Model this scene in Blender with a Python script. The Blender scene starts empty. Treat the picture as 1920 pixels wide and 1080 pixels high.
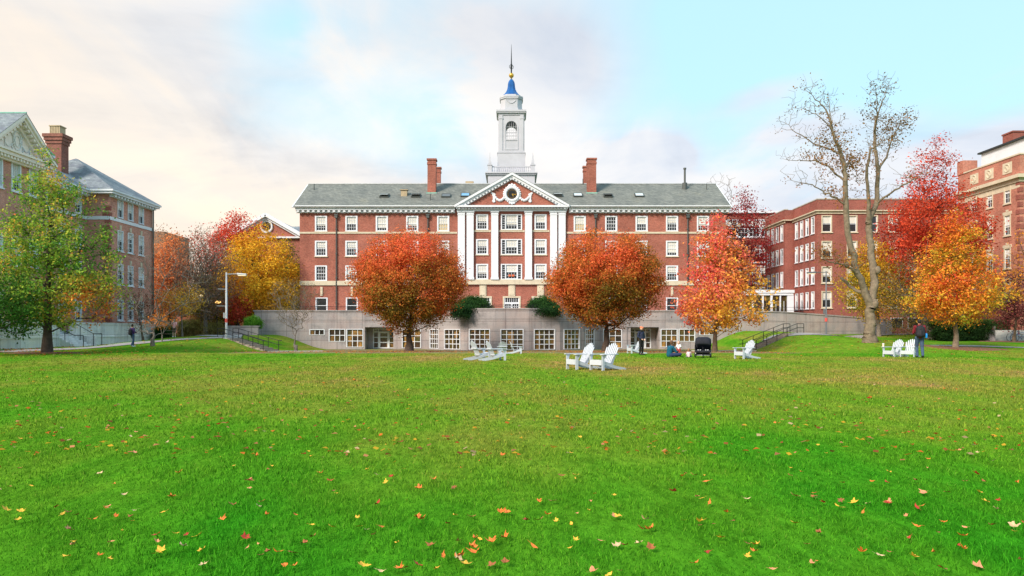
import bpy, math, random
import numpy as np
from math import pi, sin, cos, radians as R

sc = bpy.context.scene
col = sc.collection
# ------------------------------------------------------------------ camera, sky, sun, exposure
EYE, F, CX, HY = 1.55, 1400.0, 960.0, 620.0
cam_d = bpy.data.cameras.new("camera"); cam = bpy.data.objects.new("camera", cam_d); col.objects.link(cam)
cam.location = (0, 0, EYE); cam.rotation_euler = (pi/2, 0, 0)
cam_d.sensor_width = 36; cam_d.lens = 36*F/1920; cam_d.shift_y = (HY-540)/1920
cam_d.clip_start = .1; cam_d.clip_end = 6000
sc.camera = cam
sc.view_settings.view_transform = 'Standard'; sc.view_settings.look = 'None'
sc.view_settings.gamma = 1; sc.view_settings.exposure = 0.74
try: sc.view_settings.use_curve_mapping = False
except Exception: pass
sc.cycles.max_bounces = 5; sc.cycles.transparent_max_bounces = 6
sc.cycles.use_denoising = True

SUN_EL, SUN_AZ = R(36), math.atan2(-.66, -.75)      # azimuth measured from +Y towards +X
sd = (sin(SUN_AZ)*cos(SUN_EL), cos(SUN_AZ)*cos(SUN_EL), sin(SUN_EL))
w = bpy.data.worlds.new("World"); sc.world = w; w.use_nodes = True
nt = w.node_tree; nt.nodes.clear()
def N(nt, t, **k):
    n = nt.nodes.new(t)
    for a, b in k.items(): setattr(n, a, b)
    return n
def ramp(nt, fac, stops, interp='LINEAR'):
    r = N(nt, 'ShaderNodeValToRGB'); r.color_ramp.interpolation = interp
    e = r.color_ramp.elements
    while len(e) > 1: e.remove(e[-1])
    e[0].position = stops[0][0]; e[0].color = (*stops[0][1], 1)
    for p, c in stops[1:]:
        x = e.new(p); x.color = (*c, 1)
    if fac is not None: nt.links.new(fac, r.inputs[0])
    return r.outputs[0]
def math_(nt, op, a, b=None, c=None, clamp=False):
    n = N(nt, 'ShaderNodeMath', operation=op); n.use_clamp = clamp
    for i, v in enumerate((a, b, c)):
        if v is None: continue
        if isinstance(v, (int, float)): n.inputs[i].default_value = v
        else: nt.links.new(v, n.inputs[i])
    return n.outputs[0]
def mix(nt, fac, a, b, mode='MIX'):
    n = N(nt, 'ShaderNodeMix', data_type='RGBA', blend_type=mode)
    for i, v in ((0, fac), (6, a), (7, b)):
        if isinstance(v, (int, float)): n.inputs[i].default_value = v
        elif isinstance(v, tuple): n.inputs[i].default_value = (*v[:3], 1)
        else: nt.links.new(v, n.inputs[i])
    return n.outputs[2]
def noise(nt, vec, scale, detail=4, rough=.5, dist=0.):
    n = N(nt, 'ShaderNodeTexNoise'); n.inputs['Scale'].default_value = scale
    n.inputs['Detail'].default_value = detail; n.inputs['Roughness'].default_value = rough
    n.inputs['Distortion'].default_value = dist
    if vec is not None: nt.links.new(vec, n.inputs['Vector'])
    return n.outputs[0]
def mapping(nt, vec, scale=(1,1,1), loc=(0,0,0), rot=(0,0,0)):
    m = N(nt, 'ShaderNodeMapping'); m.inputs['Scale'].default_value = scale
    m.inputs['Location'].default_value = loc; m.inputs['Rotation'].default_value = rot
    nt.links.new(vec, m.inputs['Vector']); return m.outputs[0]
out = N(nt, 'ShaderNodeOutputWorld'); bg = N(nt, 'ShaderNodeBackground')
sky = N(nt, 'ShaderNodeTexSky', sky_type='NISHITA'); sky.sun_disc = False
sky.sun_elevation = SUN_EL; sky.sun_rotation = SUN_AZ; sky.air_density = 1.0; sky.dust_density = .6
tc = N(nt, 'ShaderNodeTexCoord'); dvec = tc.outputs['Generated']
sep = N(nt, 'ShaderNodeSeparateXYZ'); nt.links.new(dvec, sep.inputs[0])
# clouds: broad veils, thicker to the west (left), streaks to the right
zz = math_(nt, 'ADD', math_(nt, 'MAXIMUM', sep.outputs[2], 0), .16)
cx_ = math_(nt, 'DIVIDE', sep.outputs[0], zz); cy_ = math_(nt, 'DIVIDE', sep.outputs[1], zz)
comb = N(nt, 'ShaderNodeCombineXYZ'); nt.links.new(cx_, comb.inputs[0]); nt.links.new(cy_, comb.inputs[1])
pl = comb.outputs[0]
n1 = noise(nt, mapping(nt, pl, (.9, .55, 1), (3.1, 1.7, 0), (0, 0, .5)), 1.0, 7, .52, .35)
n2 = noise(nt, mapping(nt, pl, (.35, .35, 1), (7.3, 2.2, 0)), 1.0, 3, .5)
n3 = noise(nt, mapping(nt, pl, (2.4, 1.2, 1), (1.3, 5.2, 0), (0, 0, .4)), 1.0, 7, .55, .5)
lr = math_(nt, 'MULTIPLY', sep.outputs[0], -1.0)
lowr = math_(nt, 'SUBTRACT', .40, math_(nt, 'MAXIMUM', sep.outputs[2], 0))
cov = math_(nt, 'ADD', math_(nt, 'MULTIPLY', n1, 1.15), math_(nt, 'MULTIPLY', n2, .55))
cov = math_(nt, 'ADD', cov, math_(nt, 'MULTIPLY', lr, .62))
cov = math_(nt, 'ADD', cov, math_(nt, 'MULTIPLY', lowr, 1.15))
cov = math_(nt, 'ADD', cov, math_(nt, 'MULTIPLY_ADD', n3, .75, -.25))
# directional thinning and thickening of the veil: u = x/y, v = z/y in the northern sky
yy_ = math_(nt, 'MAXIMUM', sep.outputs[1], .05)
uu = math_(nt, 'ADD', math_(nt, 'DIVIDE', sep.outputs[0], yy_), math_(nt, 'MULTIPLY_ADD', n3, .22, -.11))
vv = math_(nt, 'ADD', math_(nt, 'DIVIDE', sep.outputs[2], yy_), math_(nt, 'MULTIPLY_ADD', n1, .14, -.07))
def gauss(u0, v0, ru, rv, A, tilt=0):
    du = math_(nt, 'ADD', uu, -u0); dv = math_(nt, 'MULTIPLY_ADD', du, -tilt, math_(nt, 'ADD', vv, -v0))
    a = math_(nt, 'DIVIDE', du, ru); b_ = math_(nt, 'DIVIDE', dv, rv)
    e = math_(nt, 'ADD', math_(nt, 'MULTIPLY', a, a), math_(nt, 'MULTIPLY', b_, b_))
    return math_(nt, 'MULTIPLY', math_(nt, 'POWER', 2.718, math_(nt, 'MULTIPLY', e, -1)), A)
for g_ in ((-.30, .40, .08, .06, -.40), (-.14, .26, .12, .06, -.30), (-.30, .28, .09, .03, -.20), (.42, .39, .34, .09, -.34), (.20, .26, .12, .05, -.22), (.05, .33, .09, .12, .22), (.25, .06, .50, .13, .55),
           (.19, .235, .045, .028, .85), (.16, .19, .06, .022, .80), (.33, .31, .10, .022, .45, .25), (.60, .25, .22, .035, .42, .28), (.42, .27, .10, .02, .35, .2), (-.05, .16, .3, .03, .25), (.02, .38, .12, .06, .28)):
    cov = math_(nt, 'ADD', cov, gauss(*g_))
cov2 = math_(nt, 'MULTIPLY_ADD', cov, .62, 0.0)
mask = ramp(nt, cov2, [(.42, (.03,.03,.03)), (.56, (.42,.42,.42)), (.74, (1,1,1))])
# cloud colour: warm cream low / left, lavender grey high
warm = math_(nt, 'ADD', math_(nt, 'MULTIPLY', lr, .75), math_(nt, 'MULTIPLY', n3, .5))
warm = math_(nt, 'ADD', warm, math_(nt, 'MULTIPLY', math_(nt, 'MAXIMUM', sep.outputs[2], 0), -1.1))
CB = 5.3
warm = math_(nt, 'ADD', warm, gauss(0, .03, 1.6, .17, .22))
ccol = ramp(nt, math_(nt, 'ADD', warm, .28), [(.12, (.80*CB,.85*CB,.93*CB)), (.38, (.95*CB,.95*CB,.955*CB)), (.62, (1.02*CB,.93*CB,.83*CB)), (.95, (1.04*CB,.90*CB,.74*CB))])
n4 = noise(nt, mapping(nt, pl, (.9, 1.5, 1), (9.3, 4.2, 0), (0, 0, .7)), 1.0, 8, .6, .6)
ncl = ramp(nt, math_(nt, 'ADD', math_(nt, 'MULTIPLY', n3, .45), math_(nt, 'MULTIPLY', n4, .55)), [(.34, (.74,.77,.82)), (.46, (.90,.92,.95)), (.56, (1.03,1.01,.99)), (.68, (1.10,1.06,1.0))])
shade_ = math_(nt, 'ADD', 1, math_(nt, 'ADD', gauss(-.05, .40, .24, .10, -.10), gauss(-.55, .40, .3, .10, -.05)))
shc = N(nt, 'ShaderNodeCombineXYZ'); [nt.links.new(shade_, shc.inputs[i]) for i in range(3)]
ccol = mix(nt, 1.0, ccol, ncl, 'MULTIPLY'); ccol = mix(nt, 1.0, ccol, shc.outputs[0], 'MULTIPLY')
blue = mix(nt, .80, sky.outputs[0], (.60*CB, .98*CB, 1.12*CB))
final = mix(nt, mask, blue, ccol)
nt.links.new(final, bg.inputs[0]); bg.inputs[1].default_value = .12
nt.links.new(bg.outputs[0], out.inputs[0])
sl = bpy.data.lights.new("sun", 'SUN'); sl.energy = 3.3; sl.angle = R(15); sl.color = (1, .87, .72)
sun = bpy.data.objects.new("sun", sl); col.objects.link(sun)
from mathutils import Vector, Matrix
sun.rotation_euler = Vector(sd).to_track_quat('Z', 'Y').to_euler()

# ------------------------------------------------------------------ helpers
def PX(px, Y): return (px-CX)/F*Y
def PZ(py, Y): return EYE + (HY-py)/F*Y
def smooth(t):
    t = np.clip(t, 0, 1); return t*t*(3-2*t)
def terr(x, y):
    x = np.asarray(x, float); y = np.asarray(y, float)
    c = -0.6*np.clip((y-50)/32, 0, 1)
    mL = smooth((-21-x)/6.5); mR = smooth((x-20.5)/6.5)
    hL = np.interp(y, [47, 54, 57.6, 62, 66, 69, 75, 90, 140], [0, .08, .3, .62, .8, .9, 1.05, 1.1, 1.3])
    hW = np.interp(y, [46, 53, 64, 76, 100], [0, .2, .24, .5, 1.1])
    b = smooth((-31.5-x)/3.5); hl = hL*(1-b)+hW*b
    hR = np.interp(y, [44, 50, 56, 62, 70, 80, 100, 160], [0, .35, .8, 1.08, 1.35, 1.5, 1.6, 1.9])
    hE = np.interp(y, [46, 55, 60, 75, 90, 160], [0, .15, .35, .8, 1.2, 1.8])
    b = smooth((x-27)/6); hr = hR*(1-b)+hE*b
    z = c*(1-mL)*(1-mR)+hl*mL+hr*mR
    z = z + .21*np.exp(-((x-19.9)**2+(y-36)**2)/30)
    z = z + .012*np.sin(x*1.3+y*.7)+.010*np.sin(x*.43-y*.9+1.3)
    return z
def T(x, y): return float(terr(x, y))

class MB:
    def __init__(s): s.v = []; s.f = []; s.m = []; s.mats = [None]; s.cur = 0
    def use(s, mat):
        if mat not in s.mats: s.mats.append(mat)
        s.cur = s.mats.index(mat)
    def add(s, vs, fs):
        o = len(s.v); s.v += [tuple(map(float, p)) for p in vs]
        for f in fs: s.f.append([i+o for i in f]); s.m.append(s.cur)
        return s
    def box(s, x0, x1, y0, y1, z0, z1):
        return s.add([(x0,y0,z0),(x1,y0,z0),(x1,y1,z0),(x0,y1,z0),(x0,y0,z1),(x1,y0,z1),(x1,y1,z1),(x0,y1,z1)],
              [(3,2,1,0),(4,5,6,7),(0,1,5,4),(1,2,6,5),(2,3,7,6),(3,0,4,7)])
    def obox(s, c, u, v, w_):
        c, u, v, w_ = map(np.array, (c, u, v, w_)); c = c.astype(float)
        p = [c+a*u+b*v+d*w_ for d in (-1, 1) for a, b in ((-1,-1),(1,-1),(1,1),(-1,1))]
        return s.add(p, [(3,2,1,0),(4,5,6,7),(0,1,5,4),(1,2,6,5),(2,3,7,6),(3,0,4,7)])
    def bar(s, a, b, wd, th, up=(0,0,1)):
        a = np.array(a, float); b = np.array(b, float); d = b-a; L = np.linalg.norm(d); d /= L
        u = np.cross(d, up); n = np.linalg.norm(u)
        u = np.array((1,0,0)) if n < 1e-5 else u/n
        v = np.cross(u, d)
        return s.obox((a+b)/2, d*L/2, u*wd/2, v*th/2)
    def prism(s, poly, axis, a0, a1):
        # poly of 2-D points, extruded along axis ('x','y','z')
        def p3(p, a): return {'x': (a, p[0], p[1]), 'y': (p[0], a, p[1]), 'z': (p[0], p[1], a)}[axis]
        n = len(poly); vs = [p3(p, a0) for p in poly]+[p3(p, a1) for p in poly]
        return s.add(vs, [tuple(range(n))[::-1], tuple(range(n, 2*n))]+[(i, (i+1) % n, n+(i+1) % n, n+i) for i in range(n)])
    def tube(s, pts, rs, n=8, cap=True):
        pts = [np.array(p, float) for p in pts]
        if isinstance(rs, (int, float)): rs = [rs]*len(pts)
        vs = []; ref = np.array((.3, .9, .2))
        for i, p in enumerate(pts):
            d = pts[min(i+1, len(pts)-1)]-pts[max(i-1, 0)]; d = d/(np.linalg.norm(d)+1e-9)
            u = np.cross(d, ref); u /= (np.linalg.norm(u)+1e-9); v = np.cross(d, u)
            for k in range(n):
                a = 2*pi*k/n; vs.append(p+rs[i]*(cos(a)*u+sin(a)*v))
        fs = [(i*n+k, i*n+(k+1) % n, (i+1)*n+(k+1) % n, (i+1)*n+k) for i in range(len(pts)-1) for k in range(n)]
        if cap: fs += [tuple(range(n))[::-1], tuple(range((len(pts)-1)*n, len(pts)*n))]
        return s.add(vs, fs)
    def lathe(s, c, prof, n=16, sq=False, ax='z'):
        vs = []; off = pi/n if sq else 0
        for r, h in prof:
            for k in range(n):
                a = 2*pi*k/n+off
                if ax == 'z': vs.append((c[0]+r*cos(a), c[1]+r*sin(a), c[2]+h))
                elif ax == 'y': vs.append((c[0]+r*cos(a), c[1]+h, c[2]+r*sin(a)))
                else: vs.append((c[0]+h, c[1]+r*cos(a), c[2]+r*sin(a)))
        m = len(prof)
        fs = [(i*n+k, i*n+(k+1) % n, (i+1)*n+(k+1) % n, (i+1)*n+k) for i in range(m-1) for k in range(n)]
        fs += [tuple(range(n))[::-1], tuple(range((m-1)*n, m*n))]
        return s.add(vs, fs)
    def ball(s, c, r, sc_=(1,1,1), n=12):
        prof = [(max(1e-3, sin(pi*i/(n//2+2))), -cos(pi*i/(n//2+2))) for i in range(n//2+3)]
        vs = []
        for q, h in prof:
            for k in range(n):
                a = 2*pi*k/n; vs.append((c[0]+r*q*cos(a)*sc_[0], c[1]+r*q*sin(a)*sc_[1], c[2]+r*h*sc_[2]))
        m = len(prof)
        fs = [(i*n+k, i*n+(k+1) % n, (i+1)*n+(k+1) % n, (i+1)*n+k) for i in range(m-1) for k in range(n)]
        return s.add(vs, fs+[tuple(range(n))[::-1], tuple(range((m-1)*n, m*n))])
    def ring(s, c, Rr, r, n=28, m=6, ax='y'):
        vs = []
        for i in range(n):
            a = 2*pi*i/n
            for k in range(m):
                b = 2*pi*k/m; q = Rr+r*cos(b); h = r*sin(b)
                p = {'y': (q*cos(a), h, q*sin(a)), 'x': (h, q*cos(a), q*sin(a)), 'z': (q*cos(a), q*sin(a), h)}[ax]
                vs.append((c[0]+p[0], c[1]+p[1], c[2]+p[2]))
        return s.add(vs, [(i*m+k, i*m+(k+1) % m, ((i+1) % n)*m+(k+1) % m, ((i+1) % n)*m+k) for i in range(n) for k in range(m)])
    def mesh(s, name, mat, off=(0,0,0)):
        me = bpy.data.meshes.new(name)
        me.from_pydata([(a-off[0], b-off[1], c-off[2]) for a, b, c in s.v], [], s.f)
        me.materials.append(mat)
        for m_ in s.mats[1:]: me.materials.append(m_)
        if len(s.mats) > 1: me.polygons.foreach_set('material_index', s.m)
        me.update(); return me
    def build(s, name, mat, parent=None, smooth_=False, bevel=0):
        off = (0,0,0); p = parent
        while p is not None:
            off = tuple(a+b for a, b in zip(off, p.location)); p = p.parent
        me = s.mesh(name, mat, off)
        if smooth_:
            me.polygons.foreach_set('use_smooth', [True]*len(me.polygons))
        o = bpy.data.objects.new(name, me); col.objects.link(o); o.parent = parent
        if bevel:
            b = o.modifiers.new('bevel', 'BEVEL'); b.width = bevel; b.segments = 2; b.limit_method = 'ANGLE'
        return o
def npmesh(name, V, Fa, mat, colors=None, parent=None, nper=4, smooth_=False):
    me = bpy.data.meshes.new(name)
    V = np.asarray(V, np.float32); Fa = np.asarray(Fa, np.int32)
    if parent is not None:
        p = parent; off = np.zeros(3)
        while p is not None: off += np.array(p.location); p = p.parent
        V = V-off.astype(np.float32)
    me.vertices.add(len(V)); me.vertices.foreach_set('co', V.ravel())
    me.loops.add(Fa.size); me.loops.foreach_set('vertex_index', Fa.ravel())
    me.polygons.add(len(Fa)); me.polygons.foreach_set('loop_start', np.arange(len(Fa), dtype=np.int32)*Fa.shape[1])
    try: me.polygons.foreach_set('loop_total', np.full(len(Fa), Fa.shape[1], np.int32))
    except Exception: pass
    if colors is not None:
        a = me.color_attributes.new('leaf_color', 'FLOAT_COLOR', 'POINT')
        c = np.ones((len(V), 4), np.float32); c[:, :3] = colors; a.data.foreach_set('color', c.ravel())
    me.update(calc_edges=True); me.validate()
    if smooth_: me.polygons.foreach_set('use_smooth', [True]*len(me.polygons))
    me.materials.append(mat)
    o = bpy.data.objects.new(name, me); col.objects.link(o); o.parent = parent
    return o
def tag(o, label=None, cat=None, group=None, kind=None):
    if label: o['label'] = label
    if cat: o['category'] = cat
    if group: o['group'] = group
    if kind: o['kind'] = kind
    return o
def thing(name, label, cat, loc=(0,0,0), rz=0, group=None):
    o = bpy.data.objects.new(name, None); col.objects.link(o); o.location = loc; o.rotation_euler = (0,0,rz)
    o.empty_display_size = .3
    return tag(o, label, cat, group)
def copy_tree(o, parent=None):
    c = o.copy(); col.objects.link(c); c.parent = parent
    for ch in [q for q in bpy.data.objects if q.parent == o]: copy_tree(ch, c)
    return c

# ------------------------------------------------------------------ materials
MATS = {}
def mat(name, color, rough=.7, metal=0, spec=.3, emis=None, es=1, var=0, vscale=3, bump=0, bscale=20):
    if name in MATS: return MATS[name]
    m = bpy.data.materials.new(name); m.use_nodes = True; t = m.node_tree
    b = t.nodes['Principled BSDF']; b.inputs['Base Color'].default_value = (*color, 1)
    b.inputs['Roughness'].default_value = rough; b.inputs['Metallic'].default_value = metal
    b.inputs['Specular IOR Level'].default_value = spec
    if emis: b.inputs['Emission Color'].default_value = (*emis, 1); b.inputs['Emission Strength'].default_value = es
    if var or bump:
        tc = N(t, 'ShaderNodeTexCoord')
        if var:
            n = noise(t, tc.outputs['Object'], vscale, 6, .6)
            c = ramp(t, n, [(.3, tuple(x*(1-var) for x in color)), (.7, tuple(min(1, x*(1+var)) for x in color))])
            t.links.new(c, b.inputs['Base Color'])
        if bump:
            n = noise(t, tc.outputs['Object'], bscale, 5, .6)
            bp = N(t, 'ShaderNodeBump'); bp.inputs['Strength'].default_value = bump; bp.inputs['Distance'].default_value = .02
            t.links.new(n, bp.inputs['Height']); t.links.new(bp.outputs[0], b.inputs['Normal'])
    MATS[name] = m; return m
def wallvec(t, sx=1, sz=1):
    tc = N(t, 'ShaderNodeTexCoord'); s = N(t, 'ShaderNodeSeparateXYZ'); t.links.new(tc.outputs['Object'], s.inputs[0])
    c = N(t, 'ShaderNodeCombineXYZ'); t.links.new(math_(t, 'ADD', s.outputs[0], s.outputs[1]), c.inputs[0])
    t.links.new(s.outputs[2], c.inputs[1]); return tc.outputs['Object'], c.outputs[0]
def brick_mat(name, c1, c2, mortar, bw=.22, bh=.075, weather=.25):
    m = bpy.data.materials.new(name); m.use_nodes = True; t = m.node_tree; b = t.nodes['Principled BSDF']
    b.inputs['Roughness'].default_value = .85; b.inputs['Specular IOR Level'].default_value = .2
    ob, v = wallvec(t)
    br = N(t, 'ShaderNodeTexBrick'); t.links.new(v, br.inputs['Vector'])
    br.inputs['Color1'].default_value = (*c1, 1); br.inputs['Color2'].default_value = (*c2, 1)
    br.inputs['Mortar'].default_value = (*mortar, 1); br.inputs['Scale'].default_value = 1
    br.inputs['Mortar Size'].default_value = .008; br.inputs['Brick Width'].default_value = bw; br.inputs['Row Height'].default_value = bh
    br.inputs['Bias'].default_value = -.1
    n = noise(t, ob, .45, 8, .65)
    k = ramp(t, n, [(.3, (1-weather,)*3), (.7, (1+weather,)*3)])
    n2 = noise(t, mapping(t, v, (5.5, 9, 1)), 1.0, 3, .8)
    k2 = ramp(t, n2, [(.3, (.72, .70, .70)), (.5, (1, 1, 1)), (.72, (1.25, 1.22, 1.25))])
    c = mix(t, 1.0, br.outputs[0], k, 'MULTIPLY'); c = mix(t, 1.0, c, k2, 'MULTIPLY')
    t.links.new(c, b.inputs['Base Color'])
    bp = N(t, 'ShaderNodeBump'); bp.inputs['Strength'].default_value = .4; bp.inputs['Distance'].default_value = .01; bp.invert = True
    t.links.new(br.outputs['Fac'], bp.inputs['Height']); t.links.new(bp.outputs[0], b.inputs['Normal'])
    MATS[name] = m; return m
def concrete_mat(name, base, pink, pw=2.9, ph=1.05, joint=.03):
    m = bpy.data.materials.new(name); m.use_nodes = True; t = m.node_tree; b = t.nodes['Principled BSDF']
    b.inputs['Roughness'].default_value = .9; b.inputs['Specular IOR Level'].default_value = .2
    ob, v = wallvec(t)
    n = noise(t, mapping(t, v, (.35, .5, 1)), 1.0, 7, .65)
    st = noise(t, mapping(t, v, (2.2, .22, 1)), 1.0, 5, .65)
    fi = noise(t, ob, 14, 4, .6)
    c = ramp(t, n, [(.3, tuple(x*.62 for x in base)), (.47, base), (.6, pink), (.74, tuple(x*.8 for x in pink))])
    c = mix(t, 1.0, c, ramp(t, st, [(.28, (.74,.73,.76)), (.5, (1,1,1)), (.75, (1.10,1.10,1.10))]), 'MULTIPLY')
    c = mix(t, 1.0, c, ramp(t, fi, [(.3, (.86,.86,.86)), (.7, (1.12,1.12,1.12))]), 'MULTIPLY')
    br = N(t, 'ShaderNodeTexBrick'); t.links.new(v, br.inputs['Vector']); br.offset = 0
    br.inputs['Color1'].default_value = (1,1,1,1); br.inputs['Color2'].default_value = (.86,.86,.88,1)
    br.inputs['Mortar'].default_value = (.55,.52,.52,1); br.inputs['Scale'].default_value = 1
    br.inputs['Mortar Size'].default_value = joint; br.inputs['Brick Width'].default_value = pw; br.inputs['Row Height'].default_value = ph
    c = mix(t, 1.0, c, br.outputs[0], 'MULTIPLY')
    t.links.new(c, b.inputs['Base Color'])
    bp = N(t, 'ShaderNodeBump'); bp.inputs['Strength'].default_value = .3; bp.inputs['Distance'].default_value = .02
    t.links.new(fi, bp.inputs['Height']); t.links.new(bp.outputs[0], b.inputs['Normal'])
    MATS[name] = m; return m
def slate_mat(name, a, bcol, stain=True):
    m = bpy.data.materials.new(name); m.use_nodes = True; t = m.node_tree; b = t.nodes['Principled BSDF']
    b.inputs['Roughness'].default_value = .65; b.inputs['Specular IOR Level'].default_value = .3
    ob, v = wallvec(t)
    br = N(t, 'ShaderNodeTexBrick'); t.links.new(v, br.inputs['Vector'])
    br.inputs['Color1'].default_value = (*a, 1); br.inputs['Color2'].default_value = (*bcol, 1)
    br.inputs['Mortar'].default_value = tuple(x*.55 for x in a)+(1,); br.inputs['Scale'].default_value = 1
    br.inputs['Mortar Size'].default_value = .012; br.inputs['Brick Width'].default_value = .42; br.inputs['Row Height'].default_value = .2
    n = noise(t, ob, .35, 7, .65); fi = noise(t, mapping(t, ob, (2.2, 2.2, 5)), 1.3, 4, .7)
    c = mix(t, 1.0, br.outputs[0], ramp(t, n, [(.3, (.8,.82,.84)), (.6, (1.05,1.05,1.03)), (.78, (1.2,1.12,.95))]), 'MULTIPLY')
    c = mix(t, 1.0, c, ramp(t, fi, [(.3, (.7,.72,.72)), (.7, (1.25,1.25,1.25))]), 'MULTIPLY')
    t.links.new(c, b.inputs['Base Color']); MATS[name] = m; return m
BRICK = brick_mat('red_brick', (.35,.096,.068), (.235,.055,.042), (.36,.22,.17))
BRICK2 = brick_mat('deep_red_brick', (.29,.078,.060), (.20,.050,.042), (.33,.18,.15))
BRICK3 = brick_mat('salmon_brick', (.46,.16,.11), (.32,.10,.07), (.46,.32,.26))
SLATE = slate_mat('green_grey_slate', (.205,.208,.195), (.140,.146,.14))
SLATE2 = slate_mat('blue_grey_slate', (.24,.27,.30), (.16,.175,.22))
CONC = concrete_mat('weathered_concrete', (.335,.31,.32), (.39,.33,.325))
PEDI = mat('pediment_stone', (.86,.74,.68), .8, var=.06)
GRAN = concrete_mat('pale_granite', (.76,.76,.77), (.80,.77,.72), 2.2, 1.0, .02)
WHITE = mat('white_paint', (.67,.70,.77), .5, var=.06, vscale=1.2)
TOWERW = mat('tower_white_paint', (.47,.475,.54), .55, var=.08, vscale=.8)
CREAM = mat('cream_limestone', (.56,.49,.38), .8, var=.12, vscale=2)
GLASS = mat('window_glass', (.028,.030,.034), .08, spec=.4, var=.5, vscale=1.2)
BLIND = mat('window_blind', (.62,.60,.56), .8, var=.06)
LIT = mat('lit_window', (.42,.33,.20), .4, emis=(1,.72,.32), es=.1)
DARKM = mat('dark_metal', (.03,.035,.04), .45, metal=.3)
BLACKP = mat('black_paint', (.015,.016,.02), .4)
GALV = mat('galvanised_steel', (.50,.52,.55), .45, metal=.4, var=.1)
PIPE = mat('downpipe_metal', (.09,.10,.10), .5, metal=.3)
COPPER = mat('green_copper', (.22,.44,.38), .7, var=.2)
BLUE = mat('blue_dome_paint', (.012,.095,.33), .35, var=.25, vscale=2)
GOLD = mat('gold_leaf', (.75,.42,.08), .3, metal=.7)
CLAY = mat('buff_clay', (.42,.33,.22), .8, var=.2)
STONE = mat('step_stone', (.42,.40,.37), .85, var=.18, vscale=2, bump=.2)
ASPH = mat('path_asphalt', (.30,.285,.29), .9, var=.14, vscale=1.5, bump=.3, bscale=40)
MULCH = mat('mulch', (.16,.085,.05), .95, var=.4, vscale=8, bump=.8, bscale=30)
FLOORM = mat('terrace_paving', (.34,.33,.32), .9, var=.15)
REDTAPE = mat('red_paint', (.6,.08,.07), .5)
# ------------------------------------------------------------------ windows and facades
STYLE = {}
def bars(mb, x0, x1, z0, z1, nx, nz, y0, y1, t):
    for i in range(1, nx): x = x0+(x1-x0)*i/nx; mb.box(x-t/2, x+t/2, y0, y1, z0, z1)
    for i in range(1, nz): z = z0+(z1-z0)*i/nz; mb.box(x0, x1, y0+.003, y1-.003, z-t/2, z+t/2)
def style(key, w, h, fw=.15, hung=True, nx=3, nz=4, blind=0., sill=.1, key_=0, frame=None, sillm=None, glass=None, tb=.035, side=0, lintel=None, muntin=None):
    """local: x right, z up, origin bottom centre, wall face y=0, inside +y"""
    if key in STYLE: return STYLE[key]
    frame = frame or WHITE; muntin = muntin or frame; d = {}
    f = MB(); a = w/2
    f.box(-a, -a+fw, -.05, .14, 0, h); f.box(a-fw, a, -.05, .14, 0, h)
    f.box(-a+fw, a-fw, -.05, .14, h-fw*.8, h); f.box(-a+fw, a-fw, -.05, .14, 0, fw*.6)
    ix0, ix1, iz0, iz1 = -a+fw, a-fw, fw*.6, h-fw*.8
    if side:
        for s in (-1, 1): f.box(s*(ix1-side)-.06, s*(ix1-side)+.06, -.04, .12, iz0, iz1)
    d['window'] = (f.mesh('window_frame', frame), frame)
    s = MB(); cx0, cx1 = (ix0+side+.06, ix1-side-.06) if side else (ix0, ix1)
    if side:
        for q in (-1, 1):
            aa, bb = sorted((q*ix1, q*(ix1-side+.06)))
            bars(s, aa, bb, iz0, iz1, 1, 6, .055, .085, tb)
    if hung:
        zm = (iz0+iz1)/2; s.box(cx0, cx1, .03, .09, zm-.035, zm+.035)
        for q0, q1 in ((iz0, iz0+.05), (iz1-.05, iz1)): s.box(cx0, cx1, .035, .09, q0, q1)
        for q0 in (cx0, cx1-.05): s.box(q0, q0+.05, .038, .088, iz0+.05, iz1-.05)
    if nx*nz > 1: bars(s, cx0, cx1, iz0, iz1, nx, nz, .055, .085, tb)
    if s.v: d['sash'] = (s.mesh('sash', muntin), muntin)
    p = MB().box(ix0-.01, ix1+.01, .10, .125, iz0-.01, iz1+.01); d['pane'] = (p.mesh('pane', glass or GLASS), 0)
    if blind:
        zb = iz1-(iz1-iz0)*blind; q = MB().box(cx0+.01, cx1-.01, .090, .097, zb, iz1-.01); d['blind'] = (q.mesh('blind', BLIND), 0)
    if sill:
        q = MB().box(-a-.08, a+.08, -.12, .1, -sill, 0); d['sill'] = (q.mesh('sill', sillm or frame), 0)
    if key_:
        q = MB().prism([(-.13, h+.02), (.13, h+.02), (.18, h+key_), (-.18, h+key_)], 'y', -.07, .1); d['keystone'] = (q.mesh('keystone', CREAM), 0)
    if lintel:
        q = MB().box(-a-.14, a+.14, -.06, .1, h, h+lintel); q.prism([(-.16, h+lintel), (.16, h+lintel), (.2, h+lintel+.22), (-.2, h+lintel+.22)], 'y', -.08, .1)
        d['lintel'] = (q.mesh('lintel', CREAM), 0)
    STYLE[key] = d; return d
def put_window(root, p, ang, key, name='window'):
    d = STYLE[key]
    f = bpy.data.objects.new(name, d['window'][0]); col.objects.link(f); f.parent = root
    f.location = tuple(a-b for a, b in zip(p, root.location)); f.rotation_euler = (0, 0, ang)
    for k in d:
        if k == 'window': continue
        o = bpy.data.objects.new(k, d[k][0]); col.objects.link(o); o.parent = f
    return f
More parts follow.
